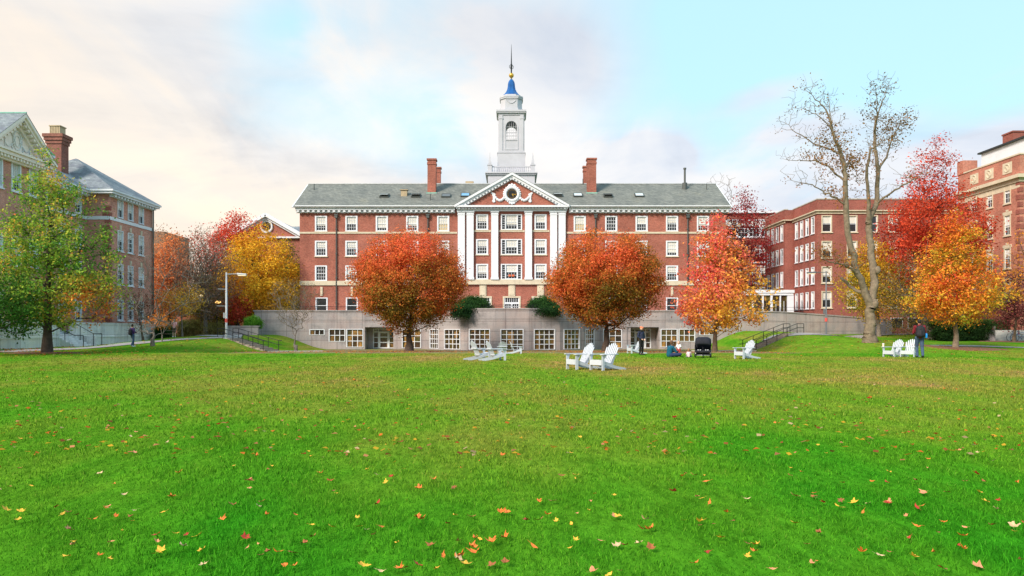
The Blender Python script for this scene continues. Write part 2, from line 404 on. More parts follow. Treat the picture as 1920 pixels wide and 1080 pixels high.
def facade(mb, root, p0, p1, z0, z1, ops, reveal=.16, z1b=None):
    """wall from p0 to p1 (plan), outward normal to the right of the walk... (u.y,-u.x); ops=(u, zbottom, w, h, stylekey[, name])"""
    p0 = np.array(p0, float); p1 = np.array(p1, float); L = np.linalg.norm(p1-p0); u = (p1-p0)/L; nrm = np.array((u[1], -u[0]))
    us = sorted({0, L, *[round(o[0]-o[2]/2, 4) for o in ops], *[round(o[0]+o[2]/2, 4) for o in ops]})
    zs = sorted({z0, z1, *[round(o[1], 4) for o in ops], *[round(o[1]+o[3], 4) for o in ops]})
    def P(a, z, d=0): q = p0+u*a-nrm*d; return (q[0], q[1], z)
    for i in range(len(us)-1):
        zc0 = None
        for j in range(len(zs)-1):
            a, z = (us[i]+us[i+1])/2, (zs[j]+zs[j+1])/2
            if any(abs(a-o[0]) < o[2]/2 and o[1] < z < o[1]+o[3] for o in ops): continue
            mb.add([P(us[i], zs[j]), P(us[i+1], zs[j]), P(us[i+1], zs[j+1]), P(us[i], zs[j+1])], [(0,1,2,3)])
    ang = math.atan2(u[1], u[0])
    for o in ops:
        a0, a1, b0, b1 = o[0]-o[2]/2, o[0]+o[2]/2, o[1], o[1]+o[3]
        for q in (((a0,b0),(a0,b1)), ((a0,b1),(a1,b1)), ((a1,b1),(a1,b0)), ((a1,b0),(a0,b0))):
            mb.add([P(*q[0]), P(*q[1]), P(*q[1], reveal), P(*q[0], reveal)], [(0,1,2,3)])
        if o[4]:
            q = P(o[0], o[1]); put_window(root, q, ang, o[4], o[5] if len(o) > 5 else 'window')
rnd = random.Random(7)

# ------------------------------------------------------------------ central hall
hall = thing('brick_hall', 'long red brick hall with white clock pediment, columned centre and white tower', 'building', (0, 95, 3.3))
FY = 92.0
hx = lambda px: (px-960)/F*FY
hz = lambda py: EYE+(HY-py)/F*FY
zb, zt = 3.2, hz(400)
for k, bl in enumerate((0, .42, .5, .62, .8)): style('hall%d' % k, 1.50, 1.92, .17, nx=4, nz=4, blind=bl, sillm=CREAM)
style('hall_tri', 2.62, 1.92, .15, nx=4, nz=4, blind=.5, side=.42, sillm=CREAM)
style('hall_tri2', 2.62, 1.92, .15, nx=4, nz=4, blind=.66, side=.42, sillm=CREAM)
style('hall_low', 1.5, 1.95, .13, nx=1, nz=1, blind=0, sillm=WHITE)
style('hall_lit', 1.50, 1.92, .17, nx=4, nz=4, blind=.45, glass=LIT, sillm=CREAM)
cols_ = [602, 659, 716, 773, 831, 1087, 1146, 1203, 1260, 1318]
w0 = hx(562)
ops = []
def wu(px): return hx(px)-w0
for r, yb in enumerate((434, 480.5, 527)):
    for i, px in enumerate(cols_):
        k = 'hall%d' % rnd.choice([1, 2, 3, 4, 2, 3, 0] if r < 2 else [0, 1, 2, 3])
        if r == 0 and px in (831, 1087): k = 'hall_lit'
        ops.append((wu(px), hz(yb), 1.5, 1.92, k))
    for px in (904, 1013.5): ops.append((wu(px), hz(yb-3), 1.5, 1.92, 'hall%d' % rnd.choice([1, 2, 3, 4])))
    ops.append((wu(959), hz(yb-3), 2.62, 1.92, 'hall_tri' if r else 'hall_tri2'))
for px in (603, 660, 717, 774, 831, 1087, 1146, 1203, 1260, 1318): ops.append((wu(px), 3.68, 1.5, 1.95, 'hall_low'))
# french doors on the terrace
def door_style(key, w, h, ft):
    d = {}; a = w/2
    f = MB(); f.box(-a, -a+.16, -.08, .14, 0, h); f.box(a-.16, a, -.08, .14, 0, h); f.box(-a+.16, a-.16, -.08, .14, h-.2, h)
    d['window'] = (f.mesh('door_frame', CREAM), 0)
    s = MB(); i0, i1 = -a+.16, a-.16; ztr = h-.85
    s.box(i0, i1, .0, .1, ztr-.1, ztr+.1); s.box(i0, i0+.12, .0, .1, 0, ztr-.1); s.box(i1-.12, i1, 0, .1, 0, ztr-.1); s.box(-.12, .12, 0, .1, 0, ztr-.1)
    s.box(i0, i0+.15, 0.003, .1, ztr+.1, h-.2); s.box(i1-.15, i1, 0.003, .1, ztr+.1, h-.2)
    for q in (-1, 1):
        x0, x1 = sorted((q*.12, q*(i1-.12))); bars(s, x0, x1, .1, ztr-.1, 3, 4, .05, .09, .06)
        s.box(x0, x1, .02, .1, 0, .12)
    bars(s, i0+.15, i1-.15, ztr+.1, h-.2, 6, 1, .03, .09, .05)
    d['door'] = (s.mesh('door', WHITE), 0)
    d['pane'] = (MB().box(i0, i1, .1, .12, 0, h-.2).mesh('pane', GLASS), 0)
    STYLE[key] = d
door_style('fdoor', 2.2, 2.35, 1)
for px in (905.5, 959.5, 1013.5): ops.append((wu(px), 3.45, 2.2, 2.35, 'fdoor', 'door_frame'))
mb = MB()
facade(mb, hall, (hx(562), FY), (hx(1361), FY), zb, zt+.5, ops)
x0, x1 = hx(562), hx(1361)
YB = 104.4
mb.add([(x0,FY,zb),(x0,YB,zb),(x0,YB,zt+.5),(x0,FY,zt+.5)], [(0,1,2,3)]); mb.add([(x1,FY,zb),(x1,YB,zb),(x1,YB,zt+.5),(x1,FY,zt+.5)], [(3,2,1,0)])
mb.add([(x0,YB,zb),(x1,YB,zb),(x1,YB,zt+.5),(x0,YB,zt+.5)], [(3,2,1,0)])
# gable triangles
EZ = 16.75; RZ = 20.85; RY = 98.2
for x in (x0, x1): mb.add([(x,FY,zt+.5),(x,YB,zt+.5),(x,RY,RZ-.3)], [(0,1,2)])
mb.build('wall', BRICK, hall)
# string course and water table
mb = MB()
def band(pa, pb, ya, yb_, d): mb.box(hx(pa), hx(pb), FY-d, FY+.0, hz(yb_), hz(ya))
for a, b in ((562, 857), (1062, 1361)):
    band(a, b, 434.8, 438.2, .09); band(a, b, 526.8, 535, .14)
for a, b in ((889, 920.5), (935, 983.5), (998, 1030)): band(a, b, 431.6, 435, .07)
band(857, 1062, 524.5, 533.5, .3)
mb.build('string_course', CREAM, hall)
# cornice with dentils, gutter
for a, b in ((hx(556), hx(853.5)), (hx(1066.5), hx(1366.5))):
    mb = MB()
    mb.box(a, b, FY-.28, FY, zt+.02, zt+.33); mb.box(a-.0, b+.0, FY-.62, FY, zt+.335, zt+.60); mb.box(a, b, FY-.78, FY, zt+.605, zt+.86)
    n = int((b-a)/.62)
    for i in range(n): c = a+(i+.5)*(b-a)/n; mb.box(c-.15, c+.15, FY-.56, FY-.285, zt+.1, zt+.332)
    mb.build('cornice', WHITE, hall)
# roof
mb = MB(); ex0, ex1 = hx(553), hx(1367.5); th = .18
ef, eb = FY-.8, YB+.8
for s in (0, 1):
    yb0 = ef if s == 0 else eb
    a = [(ex0,yb0,EZ),(ex1,yb0,EZ),(ex1,RY,RZ),(ex0,RY,RZ)]; b_ = [(x,y,z-th) for x,y,z in a]
    mb.add(a+b_, [(0,1,2,3),(7,6,5,4),(0,4,5,1),(1,5,6,2),(2,6,7,3),(3,7,4,0)])
mb.build('roof', SLATE, hall)
mb = MB(); mb.box(ex0, ex1, RY-.12, RY+.12, RZ-.03, RZ+.07)
mb.build('ridge_cap', GALV, hall)
mb = MB()
for x in (ex0, ex1):
    mb.bar((x, ef, EZ-.14), (x, RY, RZ-.14), .10, .34, up=(1,0,0)); mb.bar((x, eb, EZ-.14), (x, RY, RZ-.14), .10, .34, up=(1,0,0))
mb.build('bargeboard', WHITE, hall)
def roofz(y): return EZ+(y-ef)/(RY-ef)*(RZ-EZ)
SL = math.atan2(RZ-EZ, RY-ef)
# skylights: lifted sash boxes on the slope
def skylight(px, py, w_, glassm, open_=False):
    Y = 94.5; z = None
    for _ in range(6):
        z = PZ(py, Y); Y = ef+(z-EZ)/(RZ-EZ)*(RY-ef)
    x = PX(px, Y); c = np.array((x, Y, roofz(Y))); u = np.array((1,0,0)); v = np.array((0, cos(SL), sin(SL))); n = np.array((0, -sin(SL), cos(SL)))
    m = MB(); hw, hh = w_/2, .48
    for s in (-1, 1):
        m.obox(c+u*s*hw+n*.1, u*.05, v*hh, n*.1); m.obox(c+v*s*hh+n*.1, u*(hw+.05), v*.05, n*.101)
    f = m.build('skylight', PIPE, hall)
    m = MB(); ang = .28 if open_ else 0
    v2 = np.array((0, cos(SL-ang), sin(SL-ang))); n2 = np.array((0, -sin(SL-ang), cos(SL-ang)))
    m.obox(c+n*(.17+(.12 if open_ else 0)), u*hw*.98, v2*hh*.98, n2*.015); m.build('pane', glassm, f)
SKG = mat('skylight_glass', (.55,.60,.64), .15, spec=.6); SKB = mat('skylight_blue_glass', (.16,.36,.62), .12, spec=.7); SKD = mat('skylight_dark_glass', (.10,.10,.11), .15, spec=.6)
for px, py, g, o in ((721, 368, SKG, 1), (780, 368, SKD, 1), (836.5, 368, SKD, 0), (872.5, 367, SKB, 0), (1046, 367, SKG, 1), (1083.5, 367, SKG, 0), (1140, 368, SKD, 1), (1198.5, 367, SKG, 0)):
    skylight(px, py, 1.05, g, o)
# chimneys
def chimney(px0, px1, pytop, pybase, Y, flash=True):
    a, b = PX(px0, Y), PX(px1, Y); d = b-a; z0, z1 = PZ(pybase, Y), PZ(pytop, Y)
    m = MB(); m.box(a, b, Y, Y+d, z0-1, z1-.75); m.box(a-.06, b+.06, Y-.06, Y+d+.06, z1-.75, z1-.5); m.box(a-.0, b+.0, Y, Y+d, z1-.5, z1-.2); m.box(a-.1, b+.1, Y-.1, Y+d+.1, z1-.2, z1)
    m.use(DARKM); m.box(a+.15, b-.15, Y+.15, Y+d-.15, z1, z1+.03)
    c = m.build('chimney', BRICK, hall)
    if flash:
        m = MB(); m.box(a-.14, b+.14, Y-.1, Y+.2, z0-.2, z0+.22); m.build('flashing', COPPER, c)
chimney(801.5, 817, 297, 364, 95.2); chimney(816.5, 826, 313, 345, 99.5, False)
chimney(1101.5, 1118, 296, 364, 95.2); chimney(1094, 1104, 311, 345, 99.5, False)
# roof vents
m = MB(); Y = 94.5; x = PX(758, Y); m.box(x-.38, x+.38, Y-.3, Y+.3, roofz(Y)-.3, roofz(Y)+.55); m.box(x-.5, x+.5, Y-.42, Y+.42, roofz(Y)+.6, roofz(Y)+.68)
m.build('roof_vent', CLAY, hall)
m = MB(); Y = 96.6; x = PX(1284, Y); m.tube([(x,Y,roofz(Y)-.2),(x,Y,roofz(Y)+.75)], .32, 12); m.tube([(x,Y,roofz(Y)+.6),(x,Y,roofz(Y)+2.5)], .13, 10); m.tube([(x,Y,roofz(Y)+2.5),(x,Y,roofz(Y)+2.7)], .19, 10)
m.build('vent_stack', PIPE, hall)
for px, Y in ((589, 96.3), (807, 93), (1325, 96.3), (1093, 98)):
    x = PX(px, Y); MB().tube([(x,Y,roofz(Y)-.2),(x,Y,roofz(Y)+.75)], .06, 8).build('vent_pipe', PIPE, hall)
for px in (915, 1000): pass
m = MB(); m.box(PX(873,98.6), PX(888,98.6), 98.3, 99.0, RZ-.2, RZ+.38); m.build('roof_hatch', CLAY, hall)
# downpipes with hopper heads
for px, y1 in ((631, 585), (802.5, 585), (1116.5, 585), (1289, 585)):
    x = hx(px); m = MB(); m.tube([(x, FY-.16, 3.4), (x, FY-.16, hz(404))], .075, 8); m.box(x-.17, x+.17, FY-.36, FY-.02, hz(409), hz(404)); m.box(x-.22, x+.22, FY-.4, FY-.015, hz(404), hz(402))
    for z in (5, 8, 11, 14): m.box(x-.12, x+.12, FY-.25, FY-.0, z, z+.08)
    m.build('downpipe', PIPE, hall)
# pilasters
for px in (865.3, 881.7, 927.7, 990.8, 1037.8, 1053.5):
    x = hx(px); m = MB(); h_ = .43; pf = FY-.36
    m.box(x-h_, x+h_, pf, FY+.0, hz(520), hz(401)); m.box(x-h_-.07, x+h_+.07, pf-.07, FY-.003, hz(524.5), hz(521)); m.box(x-h_-.03, x+h_+.03, pf-.03, FY-.006, hz(521), hz(519.6))
    m.box(x-h_-.04, x+h_+.04, pf-.04, FY-.003, hz(403.5), hz(402)); m.box(x-h_-.09, x+h_+.09, pf-.09, FY-.006, hz(399), hz(396.5))
    m.box(x-h_-.01, x+h_+.01, pf-.01, FY-.002, hz(402), hz(399))
    m.build('pilaster', WHITE, hall)
# entablature, pediment
pc = hx(960); pw = hx(1067)-pc; pz0 = hz(387); pap = PZ(323.5, 91.2)
m = MB(); m.box(hx(857), hx(1063), FY-.42, FY, hz(396.4), hz(393)); m.box(hx(856), hx(1064), FY-.5, FY, hz(392.9), hz(390.5)); m.box(pc-pw, pc+pw, FY-.95, FY, hz(390.4), hz(387))
nd = 34
for i in range(nd): c = pc-pw*.94+(i+.5)*2*pw*.94/nd; m.box(c-.12, c+.12, FY-.8, FY-.505, hz(392.6), hz(390.45))
m.build('entablature', WHITE, hall)
m = MB(); f0, f1 = FY-.42, RY-.5
base_t = [(pc-pw+.5, pz0-.01), (pc+pw-.5, pz0-.01), (pc, pap-.45)]
m.prism(base_t, 'y', f0, f0+.3); m.build('tympanum', BRICK, hall)
m = MB(); rise = pap-pz0; L = math.hypot(pw, rise); ca, sa = pw/L, rise/L
for s in (-1, 1):
    u = np.array((-s*ca, 0, sa)); n = np.array((s*sa, 0, ca))
    A = np.array((pc+s*pw, 0, pz0+.03)); B = np.array((pc, 0, pap))
    def slab(t0, t1, ya, yb_, e=0.):
        # band along the rake between depths t0,t1 below the outer edge, mitred at the ridge
        pts = []
        for d in (t0, t1):
            pts.append((A[0]-n[0]*d, A[2]-n[2]*d)); pts.append((pc, B[2]-d/ca))
        m.prism([pts[0], pts[1], pts[3], pts[2]], 'y', ya, yb_)
    slab(0, .26, FY-1.0, FY-.1); slab(.265, .5, FY-.82, FY-.12); slab(.505, .72, FY-.52, FY-.14)
    for i in range(18):
        c = A+(B-A)*(i+.8)/19 - n*.6; c[1] = FY-.665
        m.obox(c, u*.12, (0,.14,0), n*.085)
m.build('raking_cornice', WHITE, hall)
m = MB()
for s in (-1, 1):
    yb_ = RY-.3
    a = [(pc+s*(pw+.02),FY-.98,pz0+.08),(pc,FY-.98,pap+.05),(pc,yb_,pap+.05),(pc+s*(pw+.02),FY+.3,pz0+.08)]
    b_ = [(x,y,z-.05) for x,y,z in a]
    m.add(a+b_, [(0,1,2,3),(7,6,5,4),(0,4,5,1),(1,5,6,2),(2,6,7,3),(3,7,4,0)])
m.build('pediment_roof', SLATE, hall)
# clock with wreath and scrolls
cz_ = PZ(363.5, 91.4); cy = FY-.42
clock = MB().lathe((pc, cy, cz_), [(.62,-.02),(.62,-.10),(.60,-.12)], 32, ax='y').build('clock', BLACKP, hall)
m = MB()
for k in range(12):
    a = k*pi/6; r0, r1 = .46, .54; th_ = .018 if k % 3 else .028
    m.obox((pc+sin(a)*(r0+r1)/2, cy-.135, cz_+cos(a)*(r0+r1)/2), (sin(a)*.045,0,cos(a)*.045), (cos(a)*th_,0,-sin(a)*th_), (0,.010,0))
m.build('numerals', GOLD, clock)
m = MB()
for a, l, t_ in ((R(148), .34, .035), (R(100), .48, .028)):
    m.obox((pc+sin(a)*l/2, cy-.15, cz_+cos(a)*l/2), (sin(a)*l/2,0,cos(a)*l/2), (cos(a)*t_,0,-sin(a)*t_), (0,.01,0))
m.build('hands', GOLD, clock)
m = MB(); m.ring((pc, cy-.08, cz_), .80, .17, 40, 8); m.ring((pc, cy-.06, cz_), .66, .06, 36, 6)
for k in range(24):
    a = k*pi/12; m.ball((pc+1.0*cos(a), cy-.06, cz_+1.0*sin(a)), .13, (1,.7,1), 8)
for k in range(3): m.ball((pc+(k-1)*.3, cy-.06, cz_+1.12-.1*abs(k-1)), .2, (1,.6,1), 8); m.ball((pc+(k-1)*.25, cy-.06, cz_-1.14+.08*abs(k-1)), .17, (1,.6,1), 8)
for s in (-1, 1):
    pts = [(pc+s*(.95+t*1.15), cy-.06, cz_-.45-.38*sin(t*pi)+.1*t) for t in np.linspace(0, 1, 12)]
    m.tube(pts, [.12+.08*sin(i*1.7)**2 for i in range(12)], 8)
    m.ring((pc+s*2.22, cy-.05, cz_-.1), .15, .08, 14, 6); m.ring((pc+s*2.22, cy-.05, cz_-.85), .13, .08, 14, 6)
    m.box(pc+s*2.22-.13, pc+s*2.22+.13, cy-.12, cy, cz_-.95, cz_-.05)
    m.box(pc+s*2.42-.16, pc+s*2.42+.10, cy-.10, cy-.002, cz_+.0, cz_+.2)
m.build('clock_wreath', WHITE, clock)
# stone panels over terrace doors
for px in (905.5, 959.5, 1013.5):
    m = MB(); x = hx(px); m.box(x-.42, x+.42, FY-.12, FY, 5.82, hz(534)); m.box(x-.3, x+.3, FY-.16, FY-.121, 5.95, hz(535.2)); m.build('stone_panel', CREAM, hall)
for px in (603, 660, 1260, 1318):
    m = MB(); x = hx(px); m.box(x-.14, x+.14, FY-.1, FY, 5.85, hz(538)); m.build('keystone', CREAM, hall)
# ---- tower
TY = 98.6
tx = lambda px: (px-958.8)/F*TY + (958.8-960)/F*TY
tz = lambda py: EYE+(HY-py)/F*TY
tc_ = tx(958.8); tower = thing('clock', '', '') if 0 else None
def sq(m, hw, z0, z1, cy_=TY, c=None): c = tc_ if c is None else c; m.box(c-hw, c+hw, cy_+3.3-hw, cy_+3.3+hw, z0, z1)
CY = TY+3.3   # tower centre depth; front faces sit near TY
S2 = (TY+1.3)/F   # metres per pixel at the shaft front
def tz2(py, Y): return PZ(py, Y)
m = MB()
Yf = CY-3.1
m.box(tc_-3.1, tc_+3.1, CY-3.1, CY+3.1, 17, tz2(328, Yf)); m.box(tc_-3.3, tc_+3.3, CY-3.3, CY+3.3, tz2(328, Yf), tz2(325.5, Yf)); m.box(tc_-3.45, tc_+3.45, CY-3.45, CY+3.45, tz2(325.4, Yf), tz2(323, Yf))
tow = m.build('tower', TOWERW, hall)
zbal0, zbal1 = tz2(323, Yf), tz2(311, Yf)
m = MB()
for s in (-1, 1):
    m.box(tc_-2.8, tc_+2.8, CY+s*2.85-.08, CY+s*2.85+.08, zbal1-.12, zbal1); m.box(tc_-2.8, tc_+2.8, CY+s*2.85-.07, CY+s*2.85+.07, zbal0, zbal0+.1)
    m.box(tc_+s*2.85-.08, tc_+s*2.85+.08, CY-2.8, CY+2.8, zbal1-.123, zbal1-.003); m.box(tc_+s*2.85-.07, tc_+s*2.85+.07, CY-2.8, CY+2.8, zbal0+.003, zbal0+.103)
    for i in range(19):
        t_ = -2.55+i*5.1/18
        for c in ((tc_+t_, CY+s*2.85), (tc_+s*2.85, CY+t_)):
            m.lathe((c[0], c[1], zbal0+.1), [(.05,0),(.085,.18),(.04,.42),(.06,.62)], 6)
m.build('balustrade', TOWERW, tow)
for sx in (-1, 1):
    for sy in (-1, 1):
        m = MB(); x, y = tc_+sx*2.85, CY+sy*2.85
        m.box(x-.27, x+.27, y-.27, y+.27, zbal0, zbal1+.1); m.box(x-.33, x+.33, y-.33, y+.33, zbal1+.1, zbal1+.2)
        m.lathe((x, y, zbal1+.2), [(.30,0),(.30,.1),(.22,.15),(.26,.2),(.02,1.75)], 4, sq=True)
        m.build('finial', TOWERW, tow)
hwS = 1.86; Ys = CY-hwS
m = MB(); m.box(tc_-hwS, tc_+hwS, CY-hwS, CY+hwS, zbal0, tz2(287, Ys)); m.box(tc_-hwS-.05, tc_+hwS+.05, CY-hwS-.05, CY+hwS+.05, tz2(287, Ys), tz2(285.5, Ys))
m.build('plinth', TOWERW, tow)
# belfry with arched openings on four sides
hwB = 1.66; Yb = CY-hwB; zb0, zb1 = tz2(285.5, Yb), tz2(216, Yb)
m = MB(); ow = .74; os_, ob_ = tz2(237, Yb), tz2(262, Yb)
def side_pts(k, a, d, z):
    q = {0: (tc_+a, CY-hwB+d), 1: (tc_+hwB-d, CY+a), 2: (tc_-a, CY+hwB-d), 3: (tc_-hwB+d, CY-a)}[k]; return (q[0], q[1], z)
top_ = os_+ow
for k in range(4):
    for d in (0, .3):
        def qd(a0, a1, z0, z1): m.add([side_pts(k,a0,d,z0),side_pts(k,a1,d,z0),side_pts(k,a1,d,z1),side_pts(k,a0,d,z1)], [(0,1,2,3)])
        e = hwB-d*(d > 0)
        qd(-e, -ow, zb0, zb1); qd(ow, e, zb0, zb1); qd(-ow, ow, zb0, ob_); qd(-ow, ow, top_+.0, zb1)
        for i in range(12):
            a0, a1 = pi*i/12, pi*(i+1)/12
            m.add([side_pts(k,ow*cos(a0),d,os_+ow*sin(a0)), side_pts(k,ow*cos(a1),d,os_+ow*sin(a1)), side_pts(k,ow*cos(a1),d,top_), side_pts(k,ow*cos(a0),d,top_)], [(0,1,2,3)])
    rim = [(ow, ob_)]+[(ow*cos(pi*i/12), os_+ow*sin(pi*i/12)) for i in range(13)]+[(-ow, ob_)]
    for i in range(len(rim)):
        a, b = rim[i], rim[(i+1) % len(rim)]
        m.add([side_pts(k,a[0],0,a[1]), side_pts(k,b[0],0,b[1]), side_pts(k,b[0],.3,b[1]), side_pts(k,a[0],.3,a[1])], [(0,1,2,3)])
    # pilaster strips, impost and panel mouldings
    def strip(a0, a1, z0, z1, pr):
        p = [side_pts(k,a0,-pr,z0), side_pts(k,a1,-pr,z0), side_pts(k,a1,0.0,z0), side_pts(k,a0,0.0,z0)]
        q = [(x,y,z1) for x,y,_ in p]; m.add(p+q, [(3,2,1,0),(4,5,6,7),(0,1,5,4),(1,2,6,5),(2,3,7,6),(3,0,4,7)])
    for s in (-1, 1):
        a0, a1 = sorted((s*(hwB-.02), s*(hwB-.48))); strip(a0, a1, zb0+.2, zb1-.0, .09); strip(a0-.04, a1+.04, zb1-.5, zb1-.35, .13)
        a0, a1 = sorted((s*(ow+.03), s*(ow+.17))); strip(a0, a1, ob_-1.2, os_, .05)
    strip(-ow-.17, ow+.17, ob_-1.35, ob_-1.2, .05); strip(-ow-.1, ow+.1, ob_-.1, ob_, .07)
m.box(tc_-hwB, tc_+hwB, CY-hwB, CY+hwB, zb1-.02, zb1)
m.box(tc_-hwB-.12, tc_+hwB+.12, CY-hwB-.12, CY+hwB+.12, zb0, zb0+.2)
bel = m.build('belfry', TOWERW, tow)
m = MB()
for y in (CY-hwB+.18, CY+hwB-.18):
    for i in range(-2, 3): m.box(tc_+i*ow/2.5-.018, tc_+i*ow/2.5+.018, y-.02, y+.02, ob_, os_+ow*math.sqrt(max(0, 1-(i/2.5)**2)))
    for i in range(1, 5): z = ob_+(os_+.0-ob_)*i/4; m.box(tc_-ow, tc_+ow, y-.018, y+.018, z-.018, z+.018)
m.build('window_bars', TOWERW, bel)
m = MB(); zc0, zc1 = zb1, tz2(205.5, CY-2)
for hw_, a, b in ((1.74, 0, .3), (1.84, .3, .42), (1.95, .42, .66), (2.02, .66, 1)): m.box(tc_-hw_, tc_+hw_, CY-hw_, CY+hw_, zc0+a*(zc1-zc0), zc0+b*(zc1-zc0)+.002*hw_)
m.build('belfry_cornice', TOWERW, tow)
m = MB(); zo = zc1; Yo = CY-1.5; k8 = 1/cos(pi/8)
def cham(hw_, c_): return [(hw_,-hw_+c_),(hw_,hw_-c_),(hw_-c_,hw_),(-hw_+c_,hw_),(-hw_,hw_-c_),(-hw_,-hw_+c_),(-hw_+c_,-hw_),(hw_-c_,-hw_)]
for hw_, a, b in ((1.52, 204.5, 202), (1.44, 202, 183), (1.54, 183, 180.5), (1.58, 180.5, 179), (1.22, 179, 175)):
    m.prism([(tc_+p[0], CY+p[1]) for p in cham(hw_, .62)], 'z', tz2(a, Yo)-.08, tz2(b, Yo))
# swag panel
m.box(tc_-.72, tc_+.72, CY-1.49, CY-1.43, tz2(186.5, Yo), tz2(185.3, Yo))
m.tube([(tc_-.6+1.2*t, CY-1.46, tz2(187.5, Yo)-.4*sin(pi*t)) for t in np.linspace(0, 1, 12)], .06, 6)
m.build('lantern_stage', TOWERW, tow)
zd = tz2(175, Yo); zdt = tz2(148.5, CY)
m = MB(); Hh = zdt-zd
m.lathe((tc_, CY, zd), [(1.2,0),(1.18,.05*Hh),(1.0,.12*Hh),(.78,.24*Hh),(.62,.38*Hh),(.54,.55*Hh),(.51,.70*Hh),(.44,.82*Hh),(.28,.93*Hh),(.12,1.0*Hh)], 8, sq=True)
m.build('bell_dome', BLUE, tow)
zg = tz2(141.5, CY); m = MB(); m.tube([(tc_,CY,zdt-.05),(tc_,CY,zg)], .1, 8); m.ball((tc_, CY, zg), .34, n=18); m.build('gold_ball', GOLD, tow, True)
m = MB(); zs_ = tz2(83, CY); m.tube([(tc_,CY,zg+.3),(tc_,CY,tz2(127,CY)),(tc_,CY,tz2(120,CY)),(tc_,CY,zs_)], [.09,.12,.09,.015], 8)
zv = tz2(126, CY)
for k in range(4):
    a = k*pi/2+.4; m.tube([(tc_,CY,zv-.25),(tc_+.28*cos(a),CY+.28*sin(a),zv-.1),(tc_+.3*cos(a),CY+.3*sin(a),zv+.15),(tc_+.12*cos(a),CY+.12*sin(a),zv+.3)], .035, 6)
m.ball((tc_,CY,zv+.35), .13, n=8)
m.build('spire', DARKM, tow)

# pumpkins in the middle window
for i, dx in enumerate((-.2, .22)):
    m = MB()
    for k in range(10):
        a = 2*pi*k/10; m.ball((hx(959)+dx+.08*cos(a), FY+.0+.02*sin(a), hz(524)+.47), .13, (.8,.5,1), 8)
    o = m.build('pumpkin', mat('pumpkin_skin', (.62,.13,.05), .5), None, True)
    tag(o, ('left' if i == 0 else 'right')+' one of two orange pumpkins on the middle window sill', 'pumpkin', 'pumpkins on the window sill')

# ------------------------------------------------------------------ terrace wall
tw = thing('terrace_wall', 'grey weathered concrete terrace wall with a curved bay and white gridded windows', 'wall', (0, 86, -.6))
Wt = 3.76
def grid_style(key, w, h, nx, nz, glass, fw=.09, tb=.07):
    style(key, w, h, fw, hung=False, nx=nx, nz=nz, sill=0, glass=glass, tb=tb)
def cell_mat(name, seed, cw, ch):
    m_ = bpy.data.materials.new(name); m_.use_nodes = True; t = m_.node_tree; b = t.nodes['Principled BSDF']
    tcn = N(t, 'ShaderNodeTexCoord'); mp = mapping(t, tcn.outputs['Object'], (1/cw, 1, 1/ch), (.5*0+seed*3.7, 0, 0))
    s = N(t, 'ShaderNodeSeparateXYZ'); t.links.new(mp, s.inputs[0]); c = N(t, 'ShaderNodeCombineXYZ')
    oi = N(t, 'ShaderNodeObjectInfo')
    t.links.new(math_(t, 'FLOOR', s.outputs[0]), c.inputs[0]); t.links.new(math_(t, 'FLOOR', s.outputs[2]), c.inputs[1]); t.links.new(math_(t, 'MULTIPLY', oi.outputs['Random'], 37), c.inputs[2])
    wn = N(t, 'ShaderNodeTexWhiteNoise'); t.links.new(c.outputs[0], wn.inputs[0])
    cc = ramp(t, wn.outputs[0], [(0, (.02,.018,.016)), (.4, (.05,.03,.018)), (.65, (.07,.065,.02)), (.82, (.14,.08,.03)), (1, (.30,.17,.05))])
    n = noise(t, tcn.outputs['Object'], 3.2, 4, .6); cc = mix(t, 1., cc, ramp(t, n, [(.3,(.5,.5,.5)),(.7,(1.5,1.4,1.3))]), 'MULTIPLY')
    t.links.new(cc, b.inputs['Base Color']); b.inputs['Roughness'].default_value = .12
    t.links.new(cc, b.inputs['Emission Color']); b.inputs['Emission Strength'].default_value = .12   # lit rooms behind the glass
    return m_
TG = cell_mat('lit_room_glass', 1, .58, .62); TG2 = cell_mat('lit_room_glass_warm', 2, .58, .62)
wz0, wz1 = -.44, 1.72
grid_style('bay', 2.42, wz1-wz0, 4, 4, TG); grid_style('bay2', 2.2, wz1-wz0, 3, 3, TG2); grid_style('w3', 1.95, 2.1, 3, 3, TG); grid_style('w2', 1.9, 1.45, 3, 2, TG2); grid_style('w1', 1.75, .66, 3, 1, TG)
m = MB(); BC = 88.0; Rv = 10/cos(R(10))
zbase = -.95
for k in range(-3, 4):
    a0, a1 = R(20*k-10), R(20*k+10)
    p0 = (Rv*sin(a0), BC-Rv*cos(a0)); p1 = (Rv*sin(a1), BC-Rv*cos(a1)); L = math.dist(p0, p1)
    facade(m, tw, p0, p1, zbase, Wt, [(L/2, wz0, 2.42, wz1-wz0, 'bay')], reveal=.35)
ex = Rv*sin(R(70)); ey = BC-Rv*cos(R(70)); WY = 85.8
def seg(p0, p1, ops=(), z1=Wt): facade(m, tw, p0, p1, zbase, z1, list(ops), reveal=.35)
